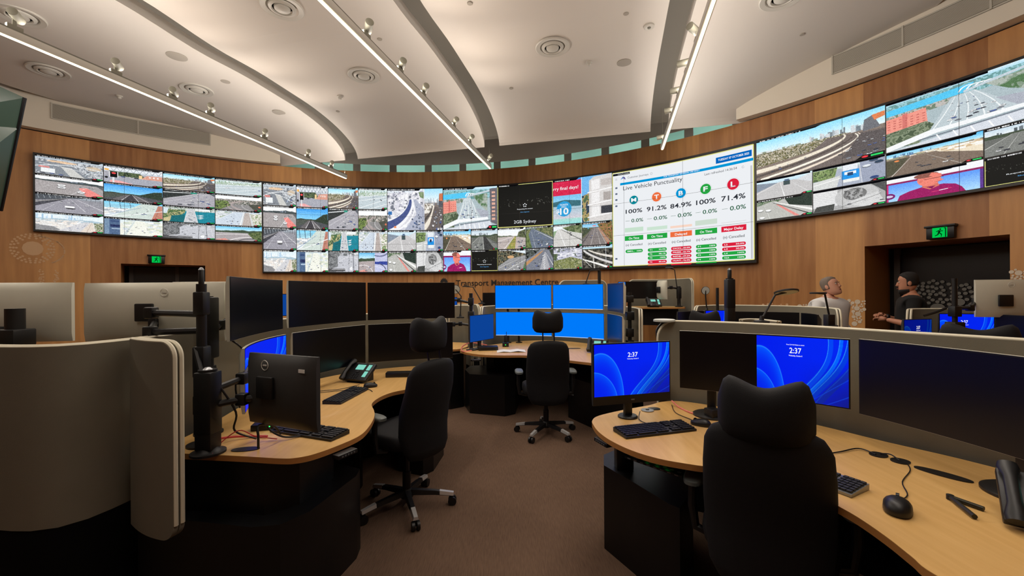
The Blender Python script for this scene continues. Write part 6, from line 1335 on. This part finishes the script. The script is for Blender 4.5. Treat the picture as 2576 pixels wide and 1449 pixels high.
# ================================================================ STATION C (middle of the room)
partition('grey felt screen behind the stacked blue monitors', [(-.45, 6.0), (-.38, 6.35), (.0, 6.75), (.6, 6.85), (1.2, 6.45), (1.55, 5.8), (1.57, 5.2), (1.47, 4.75)], .4, 1.325)
fc = [(1159, 879.4), (1170, 886), (1205.6, 891.7), (1258, 894), (1318, 894), (1370, 898), (1425.7, 905.8), (1487, 913)]
out = [xy(D(x, y)) for x, y in fc] + [(1.1, 4.25), (1.3, 4.3), (1.34, 4.8), (1.38, 5.3), (1.33, 5.75), (1.05, 6.25), (.6, 6.6), (.1, 6.5), (-.2, 6.2), (-.5, 5.9)]
desk('maple topped desk in the middle of the room under four blue screens', out, cabs=[
    ([(-.64, 5.6), (-.55, 5.3), (-.1, 5.15), (.03, 5.25), (.08, 5.7), (-.3, 5.95), (-.6, 5.9)], 0, .5),
    ([(.68, 5.1), (.9, 4.68), (1.2, 4.45), (1.28, 4.8), (1.3, 5.4), (1.1, 5.7), (.75, 5.5)], 0, .5),
    ([(-.3, 5.9), (.15, 6.3), (.65, 6.4), (1.2, 6.0), (1.25, 6.05), (.65, 6.46), (.12, 6.36), (-.35, 5.95)], .05, .742)],
    pad=(*xy(D(1197, 897)), .0), columns=[(-.3, 5.6, .5, .742, .1), (1.1, 5.0, .5, .742, .1)], grommets=[(*xy(D(1440, 877)), .11, .03, 0)])
monitor('plain blue screen, upper one above the empty chair, first of the pair', (-.257, 6.27), (.58, 6.10), *UP, screen='blue', back='mback')
monitor('plain blue screen on the upper row beside the dim side monitors', (.59, 6.02), (1.237, 5.62), *UP, screen='blue', back='mback')
monitor('plain blue screen on the lower row with desktop icons down its edge', (-.25, 6.22), (.58, 6.04), *LO, screen='blue', back='mback')
monitor('plain blue screen on the lower row behind the desk phone', (.59, 5.98), (1.237, 5.58), *LO, screen='blue', back='mback')
monitor('dim upper side monitor turned edge on beside the blue screens', (1.27, 5.52), (1.27, 4.74), *UP, screen='off', back='mback')
monitor('dim lower side monitor turned edge on beside the blue screens', (1.26, 5.50), (1.26, 4.76), *LO, screen='off', back='mback')
m_ = monitor('small dull blue monitor turned sideways beside the stacked blue screens', (-.554, 5.4), (-.264, 5.87), 1.24, .885, screen='bluedim', sag=0, chin=.0); add_stand(m_, .77, 1.06, False, .05)
mast('black mast loaded with clamps behind the sideways dim monitors', 1.40, 4.95, .77, 1.53, .022, [(1.45, .08, .08), (1.25, .1, .09), (1.05, .1, .08), (.92, .08, .08)], [[(1.40, 4.95, 1.46), (1.34, 5.05, 1.46)]])
for px_, l in ((1278, 'slim black monitor pole under the first blue screen'), (1306, 'slim black monitor pole next to the headset charger')):
    q = D(px_, 864); mast(l, q.x, q.y + .1, .77, 1.35, .018, [], [], .05)
p = D(1228, 880); blackbox('mini_computer', 'flat black computer box beside the open paper folder', 'computer', (p.x, p.y, .77), (.26, .16, .05), .1)
p = D(1272, 872); t = thing('radio_charger', 'small handheld radio standing in a charger beneath the blue screen', 'radio', (p.x, p.y, .77)); MB().box((0, 0, .03), (.09, .08, .06), bev=.01).build('cradle', 'black', t); MB().box((0, .01, .10), (.045, .03, .12), bev=.008).build('radio', 'black', t); MB().cyl((.012, .01, .15), (.012, .01, .21), .004, 8).build('antenna', 'black', t); g = MB(); g.box((.0, -.041, .03), (.012, .002, .008)); g.build('status_light', 'greenled', t)
p = D(1283, 884); t = thing('open_folder', 'open white paper folder on the middle desk', 'papers', (p.x, p.y, .771), .05)
MB().grid([[(-.17, -.10, 0), (-.08, -.10, .012), (0, -.10, .004)], [(-.17, .12, 0), (-.08, .12, .012), (0, .12, .004)]]).build('page', 'paper', t); MB().grid([[(0, -.10, .004), (.1, -.10, .016), (.2, -.10, .002)], [(0, .12, .004), (.1, .12, .016), (.2, .12, .002)]]).build('page', 'paper', t)
p = D(1372, 882); keyboard('black keyboard on the middle desk beyond the chair back', (p.x - .22, p.y + .12), (p.x + .22, p.y + .08))
p = D(1500, 884); phone('desk phone under the lower blue screen', p.x - .02, p.y - .08, -.3)
cable('pink cable looping off the end of the middle desk', [tuple(D(1225, 868, .80)), tuple(D(1185, 862, .82)), tuple(D(1163, 872, .80)), tuple(D(1165, 884, .775)), tuple(D(1195, 880, .775))], 'pinkc', .008)
chair('charcoal chair standing alone at the middle desk, seen from behind', .36, 4.52, math.radians(2), 0.0)

# ================================================================ neighbours behind the front screen
monitor('broad silver monitor back with round badge behind the tallest mast', (-1.83, 2.66), (-2.72, 2.66), 1.622, 1.25, screen='off', back='mback', sag=.03, logo=(-.26, .33), plate=(-.0, .0))
monitor('silver monitor back cut off by the frame edge', (-2.80, 2.66), (-3.66, 2.6), 1.627, 1.255, screen='off', back='mback', sag=.03)
mast('thick black mast against the cut off silver monitor back', -2.92, 2.44, 1.15, 1.47, .042, [(1.3, .1, .12)], [[(-2.92, 2.44, 1.33), (-3.1, 2.5, 1.33), (-3.3, 2.55, 1.34)]], base=.05)
monitor('silver monitor back peeking out beside the side-on upper monitor', (-2.05, 3.6), (-2.85, 3.5), 1.65, 1.29, back='mback')
monitor('distant switched off monitor glimpsed past the silver monitor backs', (-3.4, 4.9), (-2.4, 5.1), 1.54, 1.27, screen='bluedim')
monitor('distant lock screen monitor glimpsed under the silver monitor back', (-3.35, 4.85), (-2.35, 5.05), 1.25, .95, screen='bloom', clock=False)
desk('hidden desk behind the front felt screen, glimpsed between the monitor backs', [(-3.9, 2.9), (-2.2, 2.8), (-2.25, 3.3), (-2.7, 3.8), (-3.9, 4.1)], cabs=[([(-3.6, 3.0), (-2.4, 3.0), (-2.5, 3.5), (-3.6, 3.6)], 0, .742)])
desk('far desk glimpsed behind the front monitors', [(-3.6, 4.6), (-2.2, 4.75), (-1.9, 5.3), (-3.4, 5.5)], cabs=[([(-3.4, 4.8), (-2.3, 4.9), (-2.2, 5.2), (-3.3, 5.3)], 0, .742)])

# ================================================================ STATION G (between front and middle desks)
partition('grey felt screen showing between the front monitors and the small blue monitor', [(-1.9, 7.1), (-1.3, 7.4), (-.75, 7.35), (-.56, 7.1)], .4, 1.325)
partition('grey felt screen end standing behind the clamp mast', [(-1.0, 6.6), (-.75, 6.65), (-.62, 6.4)], .4, 1.33)
desk('small visible corner of a maple desk behind the front chair', [(-1.8, 5.6), (-.85, 5.62), (-.66, 5.8), (-.66, 6.1), (-.8, 6.4), (-1.8, 6.5)], cabs=[([(-1.5, 5.5), (-.82, 5.48), (-.66, 5.6), (-.68, 6.1), (-1.5, 6.3)], 0, .72)])
mast('black mast bristling with clamps between the front monitors and small blue monitor', -.55, 5.55, .77, 1.53, .024, [(1.42, .1, .07), (1.24, .1, .08), (1.05, .08, .06)], [[(-.55, 5.55, 1.4), (-.72, 5.6, 1.44), (-.8, 5.5, 1.44)], [(-.55, 5.55, 1.1), (-.70, 5.6, 1.12), (-.78, 5.5, 1.12)]])
task_lamp('small pale round lamp head above the clamp mast', tuple(at(1158, 800, 6.3)), tuple(at(1160, 745, 6.3)), tuple(at(1146, 728, 6.3)), .07, -(PI / 2 - .3))
task_lamp('thin angled lamp behind the small blue monitor', tuple(at(1212, 765, 7.0)), tuple(at(1190, 722, 7.0)), tuple(at(1172, 721, 7.0)), .06, 0)
monitor('blue sliver of a monitor beside the front upper monitors', (-1.6, 7.0), (-.93, 7.05), 1.46, 1.28, screen='bluedim')
monitor('distant dark curved monitor behind the small blue monitor', (-.52, 7.4), (-.05, 7.55), 1.53, 1.2)

# ================================================================ STATION F (raised desk near the wall)
partition('raised grey felt screen near the timber wall under the dashboard', [(2.3, 8.2), (2.9, 8.2), (3.15, 7.9), (3.22, 7.4)], 1.0, 1.76, kick=False, rs=.1, re=.1)
desk('raised maple desk standing tall near the timber wall', [(2.22, 7.5), (2.6, 7.35), (3.05, 7.35), (3.08, 7.7), (2.8, 7.98), (2.25, 7.98)], 1.25, cabs=[([(2.28, 7.6), (2.65, 7.5), (3.0, 7.5), (3.0, 7.75), (2.8, 7.9), (2.3, 7.9)], .92, 1.22), ([(2.3, 7.75), (3.0, 7.75), (3.0, 7.9), (2.3, 7.9)], 0, .05)], columns=[(2.4, 7.8, .02, .95, .08), (2.95, 7.8, .02, .95, .08)])
monitor('dark monitor on the raised desk near the timber wall', tuple(at(1573, 730, 7.7))[:2], tuple(at(1657, 730, 7.75))[:2], 1.72, 1.40, sag=.02)
monitor('silver monitor back turned away on the raised desk', tuple(at(1679, 730, 7.35))[:2], tuple(at(1656, 730, 7.6))[:2], 1.73, 1.39, back='mback', plate=(0, 0))
q = at(1708, 760, 7.5); mast('short mast on the raised desk', q.x, q.y, 1.25, 1.62, .03, [(1.5, .2, .07)], [[(q.x, q.y, 1.58), (q.x - .15, q.y - .02, 1.6), (q.x - .28, q.y - .05, 1.58)]])
q = at(1642, 766, 7.45); phone('desk phone on the raised desk near the wall', q.x, q.y, -.1, 1.25)
q = at(1706, 760, 7.45); task_lamp('lamp on the raised desk with its arm angled up to a flat head', (q.x + .02, q.y, 1.25), tuple(at(1697, 679, 7.5)), tuple(at(1684, 674, 7.5)), .07, .1)
task_lamp('lamp with a thin flat head in front of the lettering end', tuple(at(1474, 716, 7.3)), tuple(at(1484, 681, 7.3)), tuple(at(1497, 680, 7.3)), .08, 0)
q = at(1508, 745, 7.3); mast('slim mast behind the upper blue screens', q.x, q.y, 1.2, at(1508, 680, 7.3).z, .028)
partition('grey felt screen behind the slim mast and the upper blue screens', [(.9, 7.9), (1.3, 8.0), (1.8, 7.9)], .9, 1.75, kick=False)
monitor('blue sliver of a monitor behind the dim side monitors', tuple(at(1555, 730, 7.0))[:2], tuple(at(1574, 730, 7.0))[:2], 1.70, 1.42, screen='blue', sag=0)

# ================================================================ STATION D (behind the near desk screen)
partition('grey felt screen in the middle distance by the white shirted person', [tuple(at(1748, 771, 5.75))[:2], tuple(at(1765, 771, 5.9))[:2], (3.1, 6.05), (3.65, 5.6), (3.75, 4.95), tuple(at(2112, 780, 4.5))[:2]], .4, 1.325)
monitor('dark monitor just past the near desk screen end', tuple(at(1705, 790, 5.0))[:2], tuple(at(1771, 790, 5.2))[:2], 1.29, .93)
monitor('small lock screen monitor behind a chair in the middle distance', tuple(at(1774, 790, 5.2))[:2], tuple(at(1831, 790, 5.25))[:2], 1.295, .93, screen='bloom', clock=False, sag=0)
monitor('wide dark monitor behind the flat lamp in the middle distance', tuple(at(1841, 785, 5.1))[:2], tuple(at(2011, 788, 4.75))[:2], 1.285, .92)
monitor('dark curved monitor beside the thin angled lamp', tuple(at(2015, 788, 4.7))[:2], tuple(at(2056, 788, 4.3))[:2], 1.285, .92)
desk('desk hidden behind the near felt screen', [(2.05, 4.98), (2.5, 4.75), (3.2, 4.3), (3.4, 4.6), (3.3, 5.2), (2.9, 5.5), (2.2, 5.4)], cabs=[([(2.6, 5.05), (3.1, 4.8), (3.15, 5.1), (2.7, 5.35)], 0, .742)])
chair('charcoal chair headrest poking up before the small lock screen in the middle distance', 2.20, 4.75, math.radians(-25), -.03)
q = at(1836, 800, 3.1); mast('tall black mast standing just behind the near felt screen', q.x, q.y, .77, at(1836, 700, 3.1).z, .026, [(1.52, .22, .06), (1.35, .3, .058)], [], tip=.07)
q = at(1805, 790, 5.5); mast('distant slim mast between two round lamps', q.x, q.y, 1.2, at(1805, 724, 5.5).z, .018, [], [])
task_lamp('small round lamp facing the room beside the distant slim mast', tuple(at(1778, 785, 5.6)), tuple(at(1775, 745, 5.6)), tuple(at(1775, 731, 5.6)), .055, -(PI / 2 - .15))
task_lamp('round flat lamp on a slanting arm above the wide dark monitor', tuple(at(1916, 812, 3.6)), tuple(at(1950, 742, 3.7)), tuple(at(1978, 735, 3.75)), .097, -.26)
task_lamp('thin angled lamp in front of the white shirted person', tuple(at(2090, 822, 4.1)), tuple(at(2075, 740, 4.1)), tuple(at(2058, 738, 4.1)), .07, 0)
q = at(2086, 815, 4.1); blackbox('lamp_clamp', 'black clamp block at the foot of the thin angled lamp', 'clamp', (q.x, q.y, 1.12), (.07, .07, .18))
task_lamp('white topped round lamp rising over the near felt screen end', (1.22, 3.22, .77), tuple(at(1700, 822, 3.1)), tuple(at(1671, 807, 3.0)), .075, 0, 'lampdisc')
cable('thick black cable arching below the white topped lamp', [tuple(at(1668, 812, 3.05)), tuple(at(1654, 830, 3.05)), tuple(at(1656, 858, 3.05)), tuple(at(1662, 880, 3.08))], 'black', .012)
partition('low pale screen top corner just behind the near felt screen', [tuple(at(1864, 806, 4.3))[:2], tuple(at(1900, 806, 4.35))[:2], tuple(at(1960, 815, 4.0))[:2]], .8, 1.24, rs=0, re=0, kick=False)
desk('narrow desk tucked behind the near felt screen', [(1.1, 3.3), (1.9, 2.9), (2.5, 3.2), (3.4, 3.6), (3.2, 4.05), (2.2, 3.95), (1.3, 3.7)], .77, cabs=[([(1.4, 3.4), (2.6, 3.4), (3.0, 3.8), (1.6, 3.7)], 0, .742)])

# ================================================================ STATION E (by the wide doorway)
partition('grey felt screen before the wide doorway beside the dark shirted person', [tuple(at(2286, 778, 4.3))[:2], tuple(at(2300, 776, 4.42))[:2], tuple(at(2380, 778, 4.4))[:2], (4.9, 4.2), (5.5, 3.7)], .4, 1.33)
monitor('small blue monitor before the wide doorway', tuple(at(2273, 810, 4.1))[:2], tuple(at(2344, 810, 4.2))[:2], 1.245, .87, screen='bloom', sag=0, dim=.55)
monitor('lock screen monitor with a faint clock behind the near felt screen', tuple(at(2362, 800, 4.15))[:2], tuple(at(2503, 800, 4.0))[:2], 1.30, .93, screen='bloom')
monitor('dark monitor at the frame edge beside the faint clock screen', tuple(at(2504, 800, 4.0))[:2], tuple(at(2680, 800, 3.5))[:2], 1.295, .93)
monitor('silver monitor back standing high by the wide doorway', tuple(at(2660, 750, 3.9))[:2], tuple(at(2450, 750, 4.05))[:2], 1.63, 1.27, back='mback', logo=(.28, .36), plate=(.14, -.02))
q = at(2402, 800, 3.95); mast('black mast with a clamp in front of the wide doorway', q.x, q.y, .77, at(2402, 700, 3.95).z, .02, [(1.33, .1, .07), (1.2, .06, .10)], [[(q.x, q.y, 1.36), (q.x + .2, q.y + .05, 1.36), (q.x + .34, q.y + .12, 1.42)]])
cable('thin black rod slanting down beside the clamp mast', [tuple(at(2380, 775, 3.9)), tuple(at(2355, 785, 3.9)), tuple(at(2325, 794, 3.9))], 'black', .012, name='slanting_rod', cat='rod')
chair('dark chair headrest in front of the faint clock screen', 2.69, 2.42, math.radians(-44), .0)
desk('desk by the wide doorway hidden behind the near felt screen', [(3.5, 3.7), (4.0, 3.6), (4.9, 3.2), (5.2, 3.4), (4.8, 3.95), (4.3, 4.2), (3.7, 4.2)], cabs=[([(3.8, 3.9), (4.7, 3.7), (4.8, 4.1), (4.0, 4.3)], 0, .742)])
# ================================================================ PEOPLE
def skin_mesh(name, pts, edges, mt, parent, sub=2, root=0):
    me = bpy.data.meshes.new(name); bm = bmesh.new(); lay = bm.verts.layers.skin.verify(); vs = []
    for i, (p, r) in enumerate(pts):
        v = bm.verts.new(p); v[lay].radius = (r, r) if not isinstance(r, tuple) else r; v[lay].use_root = (i == root); vs.append(v)
    for a, b in edges: bm.edges.new((vs[a], vs[b]))
    bm.to_mesh(me); bm.free(); me.materials.append(M[mt]); o = bpy.data.objects.new(name, me); C.objects.link(o); o.parent = parent
    s = o.modifiers.new('skin', 'SKIN'); s.use_smooth_shade = True; u = o.modifiers.new('sub', 'SUBSURF'); u.levels = sub; u.render_levels = sub
    # bake now so that the shape is plain mesh data
    dg = bpy.context.evaluated_depsgraph_get(); m2 = bpy.data.meshes.new_from_object(o.evaluated_get(dg)); o.modifiers.clear(); o.data = m2; m2.shade_smooth()
    if not m2.materials: m2.materials.append(M[mt])
    return o
def head_mesh(T, parent, skin, hair, beard=False, hs=1.0):
    # rings from chin to crown, face towards -Y ; (z, half width, front, back)
    pr = [(-.118, .018, .074, -.03), (-.110, .036, .084, .0), (-.09, .052, .088, .04), (-.065, .062, .086, .066), (-.035, .068, .084, .082), (-.01, .071, .083, .09), (.015, .073, .080, .094), (.04, .075, .084, .096), (.065, .074, .080, .094), (.09, .066, .066, .084), (.108, .05, .046, .064), (.118, .028, .022, .038), (.122, .008, .004, .012)]
    def ring(z, w, f, b, k=1.0, n=28, lo=0.0):
        out = []
        for i in range(n):
            a = 2 * PI * i / n; c, s = math.cos(a), math.sin(a); y = -(f if s < 0 else b) * abs(s) ** .9 * (1 if s < 0 else -1)
            out.append((w * k * math.copysign(abs(c) ** .85, c), y * k, z * (1 if z < 0 else k)))
        return out
    m = MB(); m.loft([ring(z, w, f, b) for z, w, f, b in pr], T)
    h = m.build('head', skin, parent, angle=180)
    n = MB(); n.loft([[(-.006, -.080, .022), (.006, -.080, .022), (0, -.090, .024)], [(-.010, -.078, -.004), (.010, -.078, -.004), (0, -.102, .0)], [(-.017, -.076, -.026), (.017, -.076, -.026), (0, -.112, -.022)], [(-.012, -.076, -.034), (.012, -.076, -.034), (0, -.094, -.034)]], T)
    n.build('nose', skin, h, angle=180)
    for sx in (-1, 1):
        e = MB(); e.ell((sx * .030, -.076, .018), (.012, .009, .0075), T, 12, 8); e.build('eye', 'eye', h); e = MB(); e.ell((sx * .030, -.0835, .018), (.0052, .003, .0052), T, 10, 6); e.build('iris', 'iris', h)
        b_ = MB(); b_.tube([(sx * .014, -.086, .034), (sx * .030, -.088, .039), (sx * .046, -.076, .034)], [.003, .004, .002], 6, T); b_.build('eyebrow', hair, h)
        ea = MB(); ea.ell((sx * .074, .012, .0), (.009, .020, .032), T, 12, 8); ea.build('ear', skin, h)
    l = MB(); l.ell((0, -.084, -.056), (.024, .006, .0045), T, 14, 6); l.ell((0, -.083, -.064), (.02, .006, .0055), T, 14, 6); l.build('lips', 'lip', h)
    # hair cap
    R = []
    for z, w, f, b in pr[4:]:
        k = 1.09; fr = f * .35 if z < .05 else (f * .75 if z < .08 else f * 1.02)
        R.append([(w * k * math.copysign(abs(math.cos(2 * PI * i / 28)) ** .85, math.cos(2 * PI * i / 28)), (-(fr) if math.sin(2 * PI * i / 28) < 0 else b * k) * abs(math.sin(2 * PI * i / 28)) ** .9 , z * 1.02 + (.012 if z > .08 else .004) + .003 * math.sin(i * 2.3 + z * 90)) for i in range(28)])
    hm = MB(); hm.loft(R, T); hm.build('hair', hair, h, angle=180)
    if beard:
        R = []
        for z, w, f, b in pr[0:4]:
            k = 1.06; R.append([(w * k * math.copysign(abs(math.cos(2 * PI * i / 28)) ** .85, math.cos(2 * PI * i / 28)), (-(f) * 1.05 if math.sin(2 * PI * i / 28) < 0 else .01) * abs(math.sin(2 * PI * i / 28)) ** .9, z * 1.04 - .004) for i in range(28)])
        bm_ = MB(); bm_.loft(R, T); bm_.build('beard', hair, h, angle=180)
        l = MB(); l.ell((0, -.097, -.058), (.018, .005, .005), T, 14, 6); l.build('lower_lip', 'lip', h)
    return h
def hand(W0, d, up, side, parent, skin, curl=.5, nm='hand'):
    # palm root W0, pointing d, back of hand up, thumb on `side`
    d = Vector(d).normalized(); up = Vector(up); up = (up - d * up.dot(d)).normalized(); s = d.cross(up) * side; W0 = Vector(W0)
    pts = [(W0, .026), (W0 + d * .045, (.030)), (W0 + d * .08, .028)]; E = [(0, 1), (1, 2)]
    for i, (o, L) in enumerate(((.028, .068), (.010, .078), (-.010, .072), (-.028, .056))):
        b = W0 + d * .075 + s * o; k = len(pts); c1 = curl * .6; c2 = curl * 1.5
        p1 = b + (d * math.cos(c1 * .4) - up * math.sin(c1 * .4)) * .02; p2 = p1 + (d * math.cos(c1) - up * math.sin(c1)) * L * .45; p3 = p2 + (d * math.cos(c2) - up * math.sin(c2)) * L * .4
        pts += [(b, .0105), (p1, .0095), (p2, .0088), (p3, .0075)]; E += [(2, k), (k, k + 1), (k + 1, k + 2), (k + 2, k + 3)]
    k = len(pts); t1 = W0 + d * .03 + s * .034; t2 = t1 + (d * .7 + s * .6 - up * .2).normalized() * .034; t3 = t2 + (d * .95 + s * .15 - up * .3).normalized() * .028
    pts += [(t1, .013), (t2, .0105), (t3, .0088)]; E += [(1, k), (k, k + 1), (k + 1, k + 2)]
    return skin_mesh(nm, pts, E, skin, parent, 1)
def person(label, x, y, face, Ht, skin, hair, shirt, arms, look=(0, 0), beard=False, sleeve='short', collar=False, name='person', heavy=1.0):
    t = thing(name, label, 'person', (x, y, 0), face); k = Ht / 1.75
    J = lambda a, b, c: Vector((a * k, b * k, c * k))
    pel, wai, che, nk, hd = J(0, 0, .95), J(0, -.005, 1.12), J(0, .0, 1.32), J(0, .01, 1.50), J(0, -.01, 1.56)
    body = [(pel, (.15 * heavy, .11 * heavy)), (wai, (.15 * heavy, .115 * heavy)), (che, (.165 * heavy, .115 * heavy)), (J(0, .005, 1.44), (.11, .08)), (nk, .055), (hd, .052)]; E = [(0, 1), (1, 2), (2, 3), (3, 4), (4, 5)]
    for sx in (-1, 1):
        i = len(body); body += [(J(sx * .09, 0, .86), .088), (J(sx * .10, 0, .48), .058), (J(sx * .10, .01, .28), .052), (J(sx * .10, .01, .09), .036), (J(sx * .105, -.13, .045), .034)]; E += [(0, i), (i, i + 1), (i + 1, i + 2), (i + 2, i + 3), (i + 3, i + 4)]
    an = []
    for sx, (el, wr) in zip((-1, 1), arms):
        sh = J(sx * .185, .0, 1.415); el = J(*el); wr = J(*wr); i = len(body); body += [(sh, .056), (sh.lerp(el, .5), .046), (el, .038), (el.lerp(wr, .4), .037), (wr, .026)]; E += [(3, i), (i, i + 1), (i + 1, i + 2), (i + 2, i + 3), (i + 3, i + 4)]; an.append((sh, el, wr))
    skin_mesh('body', body, E, skin, t, 2)
    # shirt as its own surface just outside the body
    S_ = [(J(0, 0, .92), (.172 * heavy, .13 * heavy)), (wai, (.175 * heavy, .138 * heavy)), (che, (.188 * heavy, .135 * heavy)), (J(0, .005, 1.44), (.15, .115)), (J(0, .01, 1.505), .088)]; E2 = [(0, 1), (1, 2), (2, 3), (3, 4)]
    for (sh, el, wr) in an:
        i = len(S_)
        if sleeve == 'short': S_ += [(sh, .072), (sh.lerp(el, .45), .066), (sh.lerp(el, .72), .064)]; E2 += [(3, i), (i, i + 1), (i + 1, i + 2)]
        else: S_ += [(sh, .072), (sh.lerp(el, .5), .062), (el, .054), (el.lerp(wr, .5), .05), (el.lerp(wr, .85), .042)]; E2 += [(3, i), (i, i + 1), (i + 1, i + 2), (i + 2, i + 3), (i + 3, i + 4)]
    skin_mesh('shirt', S_, E2, shirt, t, 2)
    T_ = [(J(0, 0, .96), (.162 * heavy, .122 * heavy)), (J(0, 0, .9), .13)]; E3 = [(0, 1)]
    for sx in (-1, 1): i = len(T_); T_ += [(J(sx * .095, 0, .8), .10), (J(sx * .10, 0, .48), .076), (J(sx * .10, .01, .10), .06)]; E3 += [(1, i), (i, i + 1), (i + 1, i + 2)]
    skin_mesh('trousers', T_, E3, 'trouser', t, 2)
    for sx in (-1, 1): MB().loft([[(sx * .105 * k + a, b - .06, z) for a, b in superell(0, 0, .05 * q, .14 * q, 20, 2.6)] for z, q in ((0, .95), (.02, 1), (.06, .85), (.085, .55))]).build('shoe', 'black', t)
    if collar:
        c = MB(); 
        for sx in (-1, 1): c.loft([[J(sx * .01, -.085, 1.452), J(sx * .055, -.075, 1.425), J(sx * .06, -.055, 1.47)], [J(sx * .02, -.080, 1.46), J(sx * .062, -.045, 1.45), J(sx * .062, -.03, 1.50)], [J(sx * .066, .01, 1.45), J(sx * .075, .015, 1.47), J(sx * .066, .02, 1.515)], [J(sx * .01, .07, 1.46), J(sx * .01, .08, 1.475), J(sx * .01, .066, 1.515)]])
        c.build('collar', shirt, t, angle=80)
    T = Matrix.Translation(J(0, -.025, 1.628)) @ Matrix.Rotation(look[1], 4, 'Z') @ Matrix.Rotation(look[0], 4, 'X') @ Matrix.Scale(1.0 * k, 4)
    head_mesh(T, t, skin, hair, beard)
    return t, an, k
# face: -Y local. face yaw r: local -Y -> world (sin r, -cos r)
q = at(2086, 800, 5.35)
t, an, k = person('person in a white collared shirt looking up at the screens', q.x, q.y, math.radians(22), 1.70, 'skin', 'hairgrey', 'shirt', [((-.235, .03, 1.15), (-.20, -.14, 1.02)), ((.235, .03, 1.15), (.20, -.14, 1.02))], look=(math.radians(-17), math.radians(4)), sleeve='long', collar=True, heavy=1.3)
for sx, (sh, el, wr) in zip((-1, 1), an): hand(wr, (wr - el), (0, -.3, 1), sx, t, 'skin', .7)
t.scale = (1.1, 1.06, 1)
q = at(2291, 800, 4.95)
t, an, k = person('bearded person in a black t-shirt with clasped hands by the wide doorway', q.x, q.y, math.radians(-125), 1.735, 'skin2', 'hairdark', 'tee', [((-.25, -.03, 1.14), (-.09, -.22, 1.22)), ((.25, -.03, 1.14), (.09, -.23, 1.19))], look=(math.radians(4), math.radians(-4)), beard=True, heavy=1.12)
for sx, (sh, el, wr) in zip((-1, 1), an): hand(wr, (wr - el), (0, 0, 1), sx, t, 'skin2', .9)
sh, el, wr = an[1]; sh2, el2, wr2 = an[0]
d = (wr2 - el2).normalized(); MB().tube([wr2 - d * .035, wr2 - d * .012], .034, 16).build('wristwatch', 'black', t)

# ================================================================ RENDER SETTINGS
w = bpy.data.worlds.new('world'); bpy.context.scene.world = w; w.use_nodes = True
w.node_tree.nodes['Background'].inputs[0].default_value = (.9, .85, .8, 1); w.node_tree.nodes['Background'].inputs[1].default_value = 0.02
vs = bpy.context.scene.view_settings; vs.view_transform = 'Standard'; vs.look = 'None'; vs.gamma = 1.0; vs.exposure = 0.0; vs.use_curve_mapping = False
cy = bpy.context.scene.cycles
cy.max_bounces = 7; cy.diffuse_bounces = 4; cy.glossy_bounces = 3; cy.transmission_bounces = 3; cy.sample_clamp_indirect = 3.0; cy.use_denoising = True
